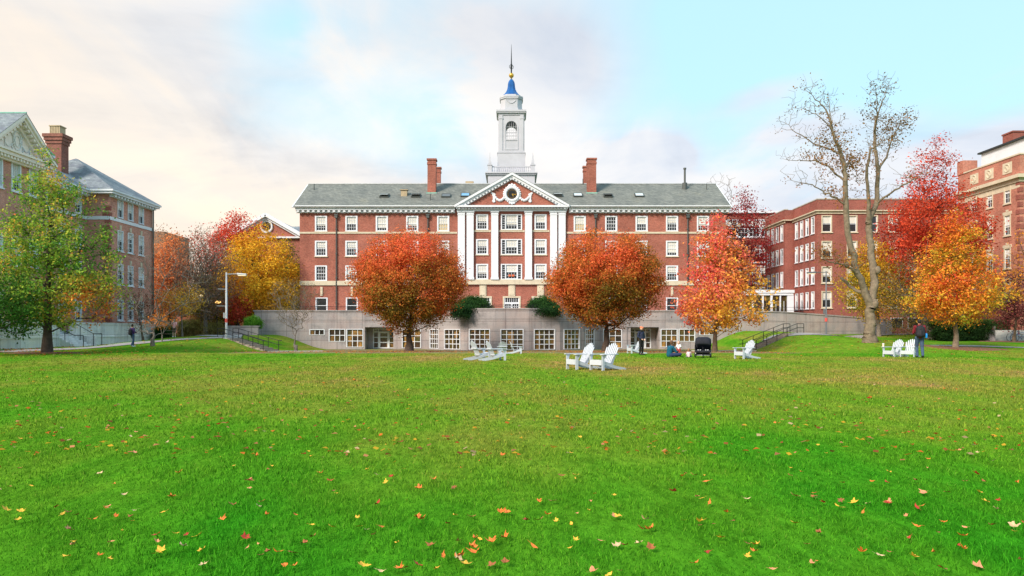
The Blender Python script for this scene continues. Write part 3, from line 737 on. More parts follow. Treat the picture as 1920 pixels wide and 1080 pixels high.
for s in (-1, 1):
    pts = [(s*ex, ey), (s*10.1, WY), (s*13.2, WY)]
    q = [(s*13.2, WY), (s*13.2, WY+1.8), (s*16.9, WY+1.8), (s*16.9, WY)]
    r_ = [(s*16.9, WY), (s*29.6, WY)]
    def S(a, b, ops=()):
        if s < 0: seg(b, a, [(math.dist(a, b)-o[0], *o[1:]) for o in ops])
        else: seg(a, b, ops)
    S(pts[0], pts[1]); S(pts[1], pts[2], [(1.45, wz0, 2.0, wz1-wz0, 'bay2')] if 1 else ())
    # recess with header
    m.box(min(s*13.2, s*16.9), max(s*13.2, s*16.9), WY+.02, WY+.3, 1.95, Wt)
    # door bay in the recess
    for (a, b) in ((q[0], q[1]), (q[2], q[3])):
        (m.add([(a[0],a[1],zbase),(b[0],b[1],zbase),(b[0],b[1],Wt),(a[0],a[1],Wt)], [(0,1,2,3)]))
    S(q[1], q[2], [(1.85, -.5, 2.5, 2.3, None)])
    ops_ = [(1.15, -.35, 1.95, 2.05, 'w3'), (3.2, .3, 1.9, 1.4, 'w2'), (5.5, 1.05, 1.75, .66, 'w1')]
    if s < 0: S(r_[0], r_[1], ops_)
    else: S(r_[0], (27.0, WY), ops_)
    m.box(min(s*13.25, s*13.65)+0, max(s*13.25, s*13.65), WY+.1, WY+.5, zbase, 1.95)
m.add([(-29.6,WY,zbase),(-29.6,92,zbase),(-29.6,92,Wt),(-29.6,WY,Wt)], [(0,1,2,3)])
wallo = m.build('wall', CONC, tw)
# sloping eastern wing of the wall
m = MB()
east = [(27.0, WY, 3.76), (31.5, 86.2, 3.62), (36, 87, 3.35), (40, 87.7, 3.08), (44.3, 88.3, 2.82)]
for (xa, ya, za), (xb, yb_, zb_) in zip(east[:-1], east[1:]):
    m.add([(xa,ya,-.6),(xb,yb_,.4),(xb,yb_,zb_),(xa,ya,za)], [(0,1,2,3)]); m.add([(xa,ya+.5,-.6),(xb,yb_+.5,.4),(xb,yb_+.5,zb_),(xa,ya+.5,za)], [(3,2,1,0)])
m.box(44.3, 44.9, 88.2, 89.2, .4, 2.83)
m.build('wing_wall', CONC, tw)
# coping
m = MB()
plan = []
for k in range(-3, 4):
    plan.append((Rv*sin(R(20*k-10)), BC-Rv*cos(R(20*k-10))))
plan.append((ex, ey)); plan = [(-29.7, WY), (-16.9, WY), (-13.2, WY), (-10.1, WY)]+plan+[(10.1, WY), (13.2, WY), (16.9, WY), (27, WY)]
P3 = [(x, y, Wt) for x, y in plan]+east[1:]
for a, b in zip(P3[:-1], P3[1:]):
    u = np.array(b)-np.array(a); nrm = np.array((u[1], -u[0], 0)); nrm /= np.linalg.norm(nrm)
    o_, i_ = nrm*.07, -nrm*.5
    ext = u/np.linalg.norm(u)*.012
    A, B = np.array(a)-ext, np.array(b)+ext
    top = np.array((0,0,.15)); vs = [A+o_, B+o_, B+i_, A+i_, A+o_+top, B+o_+top, B+i_+top, A+i_+top]
    m.add(vs, [(3,2,1,0),(4,5,6,7),(0,1,5,4),(1,2,6,5),(2,3,7,6),(3,0,4,7)])
m.build('coping', CONC, tw)
m = MB()
for a, b in zip(P3[:-1], P3[1:]):   # dark drip groove one metre below
    if abs(a[0]) > 30: continue
    u = np.array(b)-np.array(a); nrm = np.array((u[1], -u[0], 0)); nrm /= np.linalg.norm(nrm)
    A, B = np.array(a)+nrm*.005-(0,0,1.02), np.array(b)+nrm*.005-(0,0,1.02)
    m.add([A, B, B+(0,0,.05), A+(0,0,.05)], [(0,1,2,3)])
m.build('groove', mat('groove_shadow_gap', (.16,.15,.15), .9), tw)
# doors in the recesses
for s in (-1, 1):
    xc = s*15.05; Y = WY+1.9; m = MB(); w_, h_ = 2.5, 2.3; z0 = -.5; a, b = xc-w_/2, xc+w_/2
    m.box(a, a+.1, Y-.08, Y+.08, z0, z0+h_); m.box(b-.1, b, Y-.08, Y+.08, z0, z0+h_); m.box(a+.1, b-.1, Y-.08, Y+.08, z0+h_-.1, z0+h_); m.box(a+.1, b-.1, Y-.07, Y+.07, z0+1.86, z0+1.95)
    for x in (a+.62, b-.62): m.box(x-.05, x+.05, Y-.075, Y+.075, z0, z0+h_-.1)
    for x0_, x1_ in ((a+.1, a+.57), (b-.57, b-.1)):
        for z in (z0+.0, z0+.62, z0+1.24): m.box(x0_, x1_, Y-.06, Y+.06, z, z+.07)
    f = m.build('door_frame', WHITE, tw)
    m = MB(); x0_, x1_ = a+.67, b-.67
    for x in (x0_, x1_-.16): m.box(x, x+.16, Y-.05, Y+.05, z0, z0+1.86)
    for z in (z0, z0+.62, z0+1.24, z0+1.76): m.box(x0_+.16, x1_-.16, Y-.05, Y+.05, z, z+.1)
    m.build('door', WHITE, f)
    MB().box(a+.1, b-.1, Y+.085, Y+.11, z0, z0+h_-.1).build('pane', TG2, f)
    m = MB(); m.tube([(x1_-.08, Y-.1, z0+.85), (x1_-.08, Y-.1, z0+1.15)], .02, 6); m.build('handle', DARKM, f)
# planter wall and green bush at its west end
m = MB(); m.box(-30.6, -27.3, 80.2, 80.6, .5, 1.98); m.box(-30.6, -30.2, 80.6, 86, .5, 1.975); m.box(-30.7, -27.2, 80.1, 80.7, 1.98, 2.08)
tag(m.build('planter_wall', CONC), 'low grey planter wall under the bright green bush', 'wall')
# terrace paving (structure)
m = MB(); pp = [(x, y+.45) for x, y in plan if True]; pp = pp+[(27, 92.0), (-29.5, 92.0)]
m.add([(x, y, 3.42) for x, y in pp], [tuple(range(len(pp)))]); m.add([(27,86.3,3.42),(31.5,86.7,3.42),(36.7,89.8,2.9),(36.7,104,3.42),(27,104,3.42)], [(0,1,2,3,4)])
tag(m.build('terrace_paving', FLOORM), 'terrace paving behind the concrete wall', 'paving', kind='structure')
# terrace railings
def rail(name, label, pts, h=.95, n_rails=2, post=2.4, r=.02, group=None, cat='railing', mt=None):
    root = thing(name, label, cat, pts[0], group=group); m_ = MB(); mt = mt or BLACKP
    for k in range(n_rails):
        hh = h*(1-k*.4); m_.tube([(x, y, z+hh) for x, y, z in pts], r, 6)
    m_.build('rail', mt, root)
    for a, b in zip(pts[:-1], pts[1:]):
        d = math.dist(a, b); n = max(1, round(d/post))
        for i in range(n+(b is pts[-1])):
            t = i/n; p = [a[j]+(b[j]-a[j])*t for j in range(3)]
            MB().tube([(p[0], p[1], p[2]-.05), (p[0], p[1], p[2]+h)], r*1.1, 6).build('post', mt, root)
    return root
rail('railing', 'thin dark railing above the western stretch of terrace wall', [(-29, 86.1, 3.9), (-14, 86.1, 3.9)], .42)
rail('railing', 'thin dark railing in front of the middle french doors', [(-4.3, 79.3, 3.9), (0, 78.5, 3.9), (4.3, 79.3, 3.9)], .36)
rail('railing', 'thin dark railing above the terrace wall behind the pink and orange tree', [(16.5, 86.1, 3.9), (27, 86.1, 3.9), (31.5, 87.5, 3.75)], .42)
rail('railing', 'thin dark railing before the white glazed entrance pavilion', [(31, 91, 3.45), (42, 91, 3.45)], .95)
# ------------------------------------------------------------------ left brick building (faces +x)
LX = -38.0
def ly(px, x=LX): return x*F/(px-CX)      # depth at which the plane x=LX shows at column px
left = thing('brick_dormitory', 'red brick building with pedimented bay, corbelled chimney and hipped slate roof behind the green maple', 'building', (-44, 62, .2))
for k, bl in enumerate((.45, .62, .3)): style('lw%d' % k, 1.05, 2.0, .1, nx=2, nz=4, blind=bl, key_=.5, sillm=WHITE)
style('lwt', 1.05, 2.1, .1, nx=2, nz=2, blind=.62, sill=.02)
style('lwg', 1.3, 2.3, .12, nx=2, nz=4, blind=.0, sillm=GRAN)
style('lpv', 1.15, 2.3, .14, nx=3, nz=4, blind=.6, sillm=WHITE)
ya, yb = ly(205), ly(285.5)        # projecting wing
LE = PZ(360, ya)                    # eave height ~13.8
zr = lambda py, px: PZ(py, ly(px))
g0 = 2.0
rows = [(zr(407,225)), zr(473,225)+.0, zr(533,225), zr(602,225)]
rows = [zr(409, 225), zr(471, 225), zr(534, 225), zr(601, 225)]
ops = []
for px in (225.5, 244.5, 264.5):
    u = ly(px)-ya
    ops += [(u, rows[0], 1.05, 2.1, 'lwt'), (u, rows[1], 1.05, 2.0, 'lw%d' % rnd.choice([0,1,2])), (u, rows[2], 1.05, 2.0, 'lw%d' % rnd.choice([0,1,2])), (u, rows[3], 1.3 if 0 else 1.05, 2.0, 'lw2')]
m = MB(); facade(m, left, (LX, ya), (LX, yb), 0, LE, ops)
# return face towards the camera, back faces
m.add([(LX-2.2,ya,0),(LX,ya,0),(LX,ya,LE),(LX-2.2,ya,LE)], [(0,1,2,3)]); m.add([(LX,yb,0),(LX-14,yb,0),(LX-14,yb,LE),(LX,yb,LE)], [(0,1,2,3)])
MX = LX-2.2                          # main facade, set back
ops = []
yp1 = 61.8; yp0 = 54.5
def lym(px): return ly(px, MX)
for yy in (64.0, 66.6, 69.2):
    u = yy-yp1
    for r in range(4): ops.append((u, (rows[0]-.0 if r == 0 else rows[r]), 1.05, 2.0, 'lw%d' % rnd.choice([0,1,2])))
facade(m, left, (MX, yp1), (MX, ya), 0, LE, ops)
PXL = LX-.6                          # pavilion plane
ops = [(yy-yp0, z, 1.15, 2.3, 'lpv') for yy in (56.0, 58.1, 60.2) for z in (rows[0]-.1, rows[2]+.6)]
ops += [(yy-yp0, 2.4, 1.15, 2.3, 'lpv') for yy in (56.0, 60.2)]
PE = PZ(296, 55.6)*1.0
PE = PZ(305, ly(46, PXL))-.1
facade(m, left, (PXL, yp0), (PXL, yp1), 0, PE, ops)
m.add([(MX,yp1,0),(PXL,yp1,0),(PXL,yp1,PE),(MX,yp1,PE)], [(0,1,2,3)]); m.add([(PXL,yp0,0),(MX-12,yp0,0),(MX-12,yp0,PE),(PXL,yp0,PE)], [(3,2,1,0)])
m.add([(MX-12,yp0,0),(MX-12,yb,0),(MX-12,yb,LE),(MX-12,yp0,LE)], [(0,1,2,3)])
m.build('wall', brick_mat('pink_brick', (.56,.23,.17), (.42,.15,.11), (.55,.42,.36)), left)
# quoins
m = MB()
for i in range(18):
    z = 2.4+i*.62; d = .42 if i % 2 else .62
    if z > LE-.9: break
    m.box(LX-d, LX+.05, ya-.05, ya+d*.7, z, z+.42)
m.build('quoin', BRICK2, left)
m = MB()
m.box(LX, LX+.07, ya, yb, rows[0]-.42, rows[0]-.1); m.box(MX, MX+.07, yp1, ya, rows[0]-.42, rows[0]-.1); m.box(LX-2.2, LX, ya-.07, ya, rows[0]-.42, rows[0]-.1)
m.build('string_course', WHITE, left)
m = MB()
def corn_x(x, y0, y1, z):     # cornice along a facade facing +x
    m.box(x, x+.22, y0, y1, z-.45, z-.2); m.box(x, x+.62, y0-.0, y1+.4, z-.2, z); m.box(x, x+.75, y0, y1+.5, z+.001, z+.16)
    n = int((y1-y0)/.55)
    for i in range(n): c = y0+(i+.5)*(y1-y0)/n; m.box(x+.22, x+.5, c-.13, c+.13, z-.42, z-.21)
corn_x(LX, ya, yb, LE); corn_x(MX, yp1, ya, LE)
m.box(LX-2.2, LX+.62, ya-.62, ya, LE-.202, LE-.002); m.box(LX-2.2, LX+.74, ya-.75, ya-.0, LE, LE+.158)
m.build('cornice', WHITE, left)
# roofs: wing hip
m = MB()
rx, rz_ = LX-5.5, PZ(304, 84)+.2
rz_ = LE+4.1
A = (LX+.75, ya-.75, LE+.165); B = (LX+.75, yb+.6, LE+.165); C = (LX-12, yb+.6, LE+.165); D = (LX-12, ya-.75, LE+.165)
E1 = (rx, ya+4.0, rz_-.0); E2 = (rx, yb-4.6, rz_)
if E2[1] < E1[1]+.2: E1 = (rx, (ya+yb)/2-.2, rz_); E2 = (rx, (ya+yb)/2+.2, rz_)
m.add([A, B, C, D, E1, E2], [(0,1,5,4),(1,2,5),(2,3,4,5),(3,0,4)])
# main range roof
G = [(MX+.75, yp1-1, LE+.17), (MX+.75, ya+3, LE+.17), (MX-5.6, ya+3, LE+3.9), (MX-5.6, yp1-1, LE+3.9), (MX-12, ya+3, LE+.17), (MX-12, yp1-1, LE+.17)]
m.add(G, [(0,1,2,3),(3,2,4,5),(1,4,2)])
m.build('roof', SLATE2, left)
# pediment: gable facing +x
yc = ly(30, PXL); half = yp1-yc+.35; pza = PZ(207, ly(30, PXL+.6)); zb_ = PE
m = MB(); m.prism([(yc-half+.3, zb_+.55), (yc+half-.3, zb_+.55), (yc, pza-.35)], 'x', PXL-.5, PXL-.02); m.build('tympanum', PEDI, left)
m = MB(); m.box(PXL, PXL+.3, yc-half, yc+half, zb_-.25, zb_+.12); m.box(PXL, PXL+.62, yc-half, yc+half, zb_+.121, zb_+.4); m.box(PXL, PXL+.75, yc-half-.1, yc+half+.1, zb_+.401, zb_+.56)
n = 22
for i in range(n): c = yc-half+(i+.5)*2*half/n; m.box(PXL+.3, PXL+.55, c-.1, c+.1, zb_-.1, zb_+.119)
rise = pza-(zb_+.5); L = math.hypot(half, rise); ca, sa = half/L, rise/L
for s in (-1, 1):
    A = (yc+s*half, zb_+.5); B = (yc, pza)
    def slab(t0, t1, xa, xb):
        nn = (s*sa, ca); pts = []
        for d in (t0, t1): pts.append((A[0]-nn[0]*d, A[1]-nn[1]*d)); pts.append((B[0], B[1]-d/ca))
        m.prism([pts[0], pts[1], pts[3], pts[2]], 'x', xa, xb)
    slab(0, .22, PXL-.3, PXL+.8); slab(.221, .42, PXL-.28, PXL+.66); slab(.421, .8, PXL-.26, PXL+.2)
    for i in range(11):
        t = (i+.7)/11.5; yy = A[0]+(B[0]-A[0])*t-s*sa*.52; z = A[1]+(B[1]-A[1])*t-ca*.52
        m.obox((PXL+.4, yy, z), (.2,0,0), (0,.1*ca,-s*.1*sa), (0,s*.09*sa,.09*ca))
m.build('pediment_cornice', PEDI, left)
m = MB()
for s in (-1, 1):
    m.add([(PXL+.82,yc+s*half,zb_+.55),(PXL+.82,yc,pza+.06),(MX-5.6,yc,pza+.06),(MX-5.6,yc+s*half,zb_+.55)], [(0,1,2,3)])
m.build('pediment_roof', SLATE2, left); MB().tube([(PXL+.82,yc,pza+.08),(MX-5.6,yc,pza+.08)], .07, 6).build('ridge_cap', COPPER, left)
# cartouche relief
m = MB(); q = PXL+.0; zc = zb_+1.55
def relief(pts, r): m.tube([(q+.03, yc+.15+a, zc+b) for a, b in pts], r, 6)
relief([(.5*cos(t), .05+.72*sin(t)) for t in np.linspace(0, 2*pi, 20)], .05); relief([(.3*cos(t), .02+.42*sin(t)) for t in np.linspace(0, 2*pi, 16)], .035)
for s in (-1, 1):
    relief([(s*(.5+.2*sin(t*3)), .8-t*.5) for t in np.linspace(0, 3, 10)], .05); relief([(s*(.6+t*.9), -.3-.3*sin(t*3)) for t in np.linspace(0, 1, 8)], .045); relief([(s*1.45, .1), (s*1.45, -.7)], .035)
m.build('cartouche', GRAN, left)
# corbelled chimney with clay pot
cyy = 70.0; mid = PX(101, cyy); m = MB(); h_ = .70; zt_ = PZ(250, cyy)
zt_ = PZ(251, cyy)
m.box(mid-h_, mid+h_, cyy, cyy+1.15, LE, zt_-.9)
for i, e in enumerate((.08, .17, .26)): m.box(mid-h_-e, mid+h_+e, cyy-e, cyy+1.15+e, zt_-.9+i*.3, zt_-.9+(i+1)*.3)
ch = m.build('chimney', brick_mat('brown_brick', (.26,.085,.062), (.17,.055,.042), (.24,.17,.14)), left)
m = MB(); m.box(mid-.45, mid+.5, cyy+.12, cyy+1.0, zt_, zt_+.75)
for i in range(7): m.box(mid-.45+i*.15, mid-.45+i*.15+.06, cyy+.09, cyy+.12, zt_, zt_+.75)
m.box(mid-.52, mid+.57, cyy+.05, cyy+1.06, zt_+.75, zt_+.84); m.build('chimney_pot', CLAY, ch)
# dormer
m = MB(); dy = 66.0; dx = MX-2.2; z0 = LE+1.2; z1 = PZ(291, dy)
m.box(dx-3, dx+1.0, dy-.9, dy+.9, z0-1, z1); m.box(dx-3.1, dx+1.3, dy-1.2, dy+1.2, z1, z1+.18)
d_ = m.build('dormer', WHITE, left)
MB().prism([(dy-1.25, z1+.18), (dy+1.25, z1+.18), (dy, z1+.75)], 'x', dx-3.4, dx+1.3).build('dormer_roof', COPPER, d_)
MB().box(dx+1.0, dx+1.03, dy-.4, dy+.4, z0+.3, z1-.3).build('pane', GLASS, d_)
MB().box(dx+.2, dx+.8, dy-.94, dy-.9, z0+.3, z1-.3).build('pane', GLASS, d_)
# corner downpipe, window air conditioner
MB().tube([(LX+.15, yb-.1, 1), (LX+.15, yb-.1, LE-.4), (LX+.4, yb, LE-.1)], .08, 8).build('downpipe', PIPE, left)
def aircon(loc, rz, label):
    a = thing('air_conditioner', label, 'air conditioner', loc, rz, 'window air conditioners'); m = MB(); m.box(-.35, .35, -.42, .1, 0, .5); m.build('casing', WHITE, a, bevel=.02)
    m = MB()
    for i in range(7): m.box(-.28, .2, -.44, -.42, .07+i*.055, .09+i*.055)
    m.build('grille', DARKM, a)
aircon((LX+.05, ly(264.5), rows[3]+.05), pi/2, 'white boxy air conditioner in the ground floor window beside the building corner')
aircon((MX+.05, 69.2, rows[1]+.05+3.6), pi/2, 'white air conditioner in an upper window behind the green maple')
# granite forecourt wall, steps
gw = thing('granite_wall', 'pale granite forecourt wall with recessed panels along the left building', 'wall', (-36.6, 60, .2))
WXg = -36.6; wy = lambda px: WXg*F/(px-CX)
s0, s1 = wy(111), wy(140.5)
for a, b, in ((44, s0), (s1, wy(289))):
    m = MB(); m.box(WXg-.45, WXg, a, b, -.2, 2.1); m.box(WXg-.5, WXg+.07, a, b, 2.1, 2.26); m.box(WXg, WXg+.06, a, b, .95, 1.1)
    n = max(1, round((b-a)/3.4))
    for i in range(n+1):
        y = a+(b-a)*i/n; m.box(WXg-.01, WXg+.05, max(a, y-.3), min(b, y+.3), 1.1, 2.1)
    m.build('wall', GRAN, gw)
m = MB(); ye = wy(289); m.box(WXg-.6, WXg+.2, ye, ye+.5, 0, 1.0); m.box(WXg-.5, WXg+.1, ye, ye+.35, 1.0, 2.0); m.build('end_pier', GRAN, gw)
m = MB(); m.box(WXg-1.4, WXg-1.0, s0-1, s1+1, 0, 1.6); m.build('landing_wall', WHITE, gw)
st = thing('granite_steps', 'pale granite steps climbing through the gap in the forecourt wall', 'steps', (WXg, (s0+s1)/2, .15))
m = MB(); nS = 7
for i in range(nS):
    m.box(WXg+1.15-i*.32, WXg+1.5-i*.32, s0, s1+.4*(nS-i)/nS, .05, .3+i*.16)
m.build('treads', GRAN, st)
m = MB(); m.box(WXg-.1, WXg+1.45, s1+.45, s1+.75, 0, 1.1); m.build('cheek_wall', GRAN, st)
def handrail(label, pts, posts):
    root = thing('handrail', label, 'handrail', pts[0], group='black handrails at the granite steps'); MB().tube(pts, .03, 6).build('rail', BLACKP, root)
    for x, y, z0, z1 in posts: MB().tube([(x,y,z0),(x,y,z1)], .028, 6).build('post', BLACKP, root)
handrail('short black handrail on the near side of the granite steps', [(WXg-.2, s0+.1, 1.85), (WXg+1.2, s0+.1, 1.15), (WXg+1.9, s0+.1, 1.15)], [(WXg+.4, s0+.1, .1, 1.55), (WXg+1.9, s0+.1, .1, 1.15)])
handrail('longer black handrail on the far side of the granite steps', [(WXg-.6, s1-.1, 2.25), (WXg-.1, s1-.1, 2.25), (WXg+1.6, s1-.1, 1.3), (WXg+2.3, s1-.1, 1.3)], [(WXg-.6, s1-.1, .9, 2.25), (WXg+.5, s1-.1, .4, 1.95), (WXg+1.6, s1-.1, .1, 1.3), (WXg+2.3, s1-.1, .1, 1.3)])

# ------------------------------------------------------------------ far buildings to the left
far = thing('gabled_brick_building', 'distant brick building with white pedimented gable above the golden tree', 'building', (-44, 125, 1))
Yg = 120; gx = lambda px: PX(px, Yg); gz = lambda py: PZ(py, Yg)
m = MB(); m.box(gx(425), gx(600), Yg, Yg+14, 1, gz(444)); m.prism([(gx(430), gz(444)), (gx(571), gz(444)), (gx(500.5), gz(409))], 'y', Yg, Yg+.4); m.build('wall', BRICK, far)
m = MB(); A = (gx(424), gz(447)); Bp = (gx(500.5), gz(403.5)); C = (gx(577), gz(447))
for P0, P1 in ((A, Bp), (Bp, C)):
    m.bar((P0[0], Yg-.3, P0[1]), (P1[0], Yg-.3, P1[1]), 1.2, .55); m.bar((P0[0], Yg-.1, P0[1]-.5), (P1[0], Yg-.1, P1[1]-.5), .7, .3)
m.box(gx(424), gx(577), Yg-.5, Yg, gz(447), gz(444)); m.build('cornice', WHITE, far)
m = MB(); m.ring((gx(500), Yg-.1, gz(425)), .9, .18, 24, 6); m.box(gx(500)-.15, gx(500)+.15, Yg-.2, Yg, gz(425)+.9, gz(425)+1.6); w_ = m.build('round_window', WHITE, far)
m = MB(); m.lathe((gx(500), Yg-.02, gz(425)), [(.8, 0), (.8, -.03)], 20, ax='y'); m.build('pane', GLASS, w_)
m = MB(); y0 = Yg; m.add([(gx(424),y0-.4,gz(446)),(gx(500.5),y0-.4,gz(402.6)),(gx(500.5),y0+16,gz(402.6)),(gx(424),y0+16,gz(446)),(gx(577),y0-.4,gz(446)),(gx(577),y0+16,gz(446))], [(0,1,2,3),(1,4,5,2)])
m.add([(gx(500),Yg+5,gz(416.5)),(gx(600),Yg+5,gz(416.5)),(gx(600),Yg-.4,gz(447)),(gx(500),Yg-.4,gz(447))], [(0,1,2,3)])
m.build('roof', SLATE2, far)
Yg = 130
blk = thing('brick_block', 'plain distant brick block beside the corner of the pedimented building', 'building', (PX(300, 130), 134, 1))
m = MB(); m.box(PX(272,130), PX(308,130), 130, 140, 0, PZ(434,130)); m.build('wall', mat('plain_brown_brick', (.25,.14,.105), .9, var=.15), blk)
m = MB()
for z in (5, 9, 13):
    for px in (280, 290, 300): m.box(PX(px,130)-.4, PX(px,130)+.4, 129.95, 130.0, z, z+1.6)
m.build('window', GLASS, blk)
gwl = thing('garden_wall', 'low brick garden wall with stone capped piers behind the hedges', 'wall', (PX(400,97), 97, 1))
m = MB(); m.box(PX(330,97), PX(432,97), 97, 97.4, .8, PZ(592,97)); m.build('wall', BRICK, gwl)
for px in (400, 416, 436, 365): 
    m = MB(); x = PX(px, 96.8); m.box(x-.55, x+.55, 96.6, 97.6, .8, PZ(589,97)); p_ = m.build('pier', BRICK, gwl); MB().box(x-.65, x+.65, 96.5, 97.7, PZ(589,97), PZ(587,97)).build('cap', CREAM, p_)
# far connecting building seen through the trees right of the hall
link = thing('far_brick_wing', 'brick wing with white windows seen behind the dark red tree', 'building', (PX(1410,112), 114, 3))
lz = lambda py: PZ(py, 112); lx = lambda px: PX(px, 112)
style('fw', 1.9, 2.7, .2, nx=3, nz=4, blind=.4)
ops = [(lx(px)-lx(1340), lz(py), 1.9, 2.7, 'fw') for px in (1372, 1393, 1415, 1437) for py in (445, 493, 532, 572)]
m = MB(); facade(m, link, (lx(1340), 112), (lx(1470), 112), 2, lz(396), ops); m.add([(lx(1340),112,lz(396)),(lx(1470),112,lz(396)),(lx(1470),122,lz(396)),(lx(1340),122,lz(396))],[(0,1,2,3)]); m.build('wall', BRICK2, link)
m = MB(); m.box(lx(1340), lx(1470), 111.6, 112, lz(400), lz(396)); m.build('cornice', WHITE, link)

# ------------------------------------------------------------------ right building A (parapet, cream cornice)
ra = thing('parapet_brick_building', 'dark red flat-roofed brick building with cream cornice behind the tall bare tree', 'building', (45, 95, 1.5))
AX, AY = 36.8, 90.0; JY = 97.8; AX2 = 35.75; AEnd = 105.4
az = lambda py: PZ(py, AY)
top, cz0, cz1 = az(374), az(401), az(394.5)
for k, bl in enumerate((.0, .45, .6)):
    style('a%d' % k, 1.28, 2.05, .13, nx=1, nz=1, blind=bl, frame=CREAM, muntin=WHITE)
    style('as%d' % k, .95, 2.05, .11, nx=1, nz=1, blind=bl, frame=WHITE)
rowsA = [az(435.5), az(483.5), az(531), az(577.5)]
m = MB(); ops = []
for px in (1550, 1597.5, 1636, 1675, 1715, 1754):
    for r, z in enumerate(rowsA): ops.append((PX(px, AY)-AX, z, 1.28, 2.05, 'a%d' % rnd.choice([0,1,1,2])))
facade(m, ra, (AX, AY), (53.6, AY), 3.0, top, ops)
bops = [(PX(px, AY)-AX, 1.45, 1.9, 1.75, 'ab') for px in (1681, 1713)]
style('ab', 1.9, 1.75, .08, hung=False, nx=1, nz=1, sill=.0, glass=mat('dark_opening', (.01,.01,.012), .6))
# ground floor strip below z=3
facade(m, ra, (AX, AY), (53.6, AY), .5, 3.0, [(o[0], 1.3, 1.9, 1.65, 'ab') for o in bops] if 0 else [])
# west side faces (towards -x): walk from far to near
ops = []
for px in (1492, 1503, 1514, 1525):
    y = AX*F/(px-CX)
    for z in rowsA: ops.append((JY-y, z, .8, 2.05, 'asn%d' % rnd.choice([0,1,2])))
for k, bl in enumerate((.0, .45, .6)): style('asn%d' % k, .95, 2.05, .11, nx=1, nz=1, blind=bl, frame=WHITE)
ops = [(JY-y, z, .95, 2.05, 'asn%d' % rnd.choice([0,1,2])) for y in (91.3, 93.05, 94.8, 96.5) for z in rowsA]
facade(m, ra, (AX, JY), (AX, AY), 3.0, top, ops)
ops = [(AEnd-y, z, .95, 2.05, 'asn%d' % rnd.choice([0,1,2])) for y in (98.9, 100.6, 102.3, 104.1) for z in rowsA[:3]]
facade(m, ra, (AX2, AEnd), (AX2, JY), 3.0, top-.0, ops)
m.add([(AX2,JY,3),(AX,JY,3),(AX,JY,top),(AX2,JY,top)], [(0,1,2,3)]); m.add([(AX2,AEnd,3),(AX2+12,AEnd,3),(AX2+12,AEnd,top),(AX2,AEnd,top)], [(0,1,2,3)])
m.add([(AX,AY,.5),(AX,JY,.5),(AX,JY,3),(AX,AY,3)], [(0,1,2,3)])
m.add([(AX,AY,top-.6),(53.6,AY,top-.6),(53.6,AEnd,top-.6),(AX,AEnd,top-.6)], [(0,1,2,3)])
m.box(AX+.001, 53.6, AY+.001, AY+.4, top-.6, top); m.build('wall', BRICK2, ra)
m = MB(); m.box(AX-.05, 53.6, AY-.06, AY+.45, top, top+.12); m.box(AX-.05, AX+.4, AY+.45, JY+.05, top, top+.12); m.box(AX2-.05, AX2+.4, JY-.05, AEnd, top+.001, top+.121); m.build('coping', STONE, ra)
m = MB(); m.box(AX-.12, 53.6, AY-.12, AY, cz0, cz0+.3); m.box(AX-.34, 53.6, AY-.34, AY, cz0+.301, cz1); m.box(AX-.12, AX, AY, JY, cz0, cz0+.3); m.box(AX-.34, AX, AY, JY, cz0+.301, cz1)
m.box(AX2-.12, AX2, JY-.12, AEnd, cz0, cz0+.3); m.box(AX2-.34, AX2, JY-.34, AEnd, cz0+.301, cz1); m.box(AX2-.33, AX-.345, JY-.33, JY, cz0+.302, cz1-.001); m.build('cornice', CREAM, ra)
# basement openings
for px in (1681, 1713.5):
    x = PX(px, AY); f = MB(); f.box(x-.75, x-.68, AY-.05, AY-.002, 1.9, 3.1); f.box(x+.68, x+.75, AY-.05, AY-.002, 1.9, 3.1); f.box(x-.68, x+.68, AY-.05, AY-.002, 3.03, 3.1)
    f = f.build('basement_opening', WHITE, ra); MB().box(x-.68, x+.68, AY-.02, AY-.002, 1.9, 3.03).build('pane', mat('dark_opening', (.01,.01,.012), .6), f)
# white glazed entrance pavilion
pv = thing('entrance_pavilion', 'white flat-roofed glazed entrance pavilion against the red brick building', 'building', (33, 93, 3.4))
Y = 92.0; x0_, x1_ = PX(1395, Y), PX(1489.5, Y); zt_ = PZ(543.5, Y); m = MB()
m.box(x0_, x1_, Y-.05, 100, PZ(549, Y), zt_); m.box(x0_+.1, x1_-.1, Y+.05, 99, PZ(553.5, Y), PZ(549, Y)); m.build('roof', WHITE, pv)
m = MB(); e = [1396, 1414, 1432, 1448, 1464, 1478]
for a, b in ((1395, 1398), (1411, 1414), (1430, 1432.5), (1445.5, 1449.5), (1463, 1465), (1477, 1489)): m.box(PX(a, Y), PX(b, Y), Y+.1, Y+.5, 3.3, PZ(553.5, Y))
m.box(x0_+.1, x1_-.1, Y+.12, Y+.3, 3.3, 3.42); m.box(x1_-.3, x1_, Y+.5, 98, 3.3, PZ(553.5, Y)); m.box(x0_, x0_+.2, Y+.5, 98, 3.3, PZ(553.5, Y)); m.build('frame', WHITE, pv)
m = MB(); m.box(x0_+.2, x1_-.3, Y+.3, Y+.34, 3.42, PZ(553.5, Y)); m.build('pane', TG, pv)
for a in (1456, 1471): m = MB(); m.tube([(PX(a,Y), Y+.2, 3.8), (PX(a,Y), Y+.2, 5.2)], .03, 6); m.build('handle', WHITE, pv)

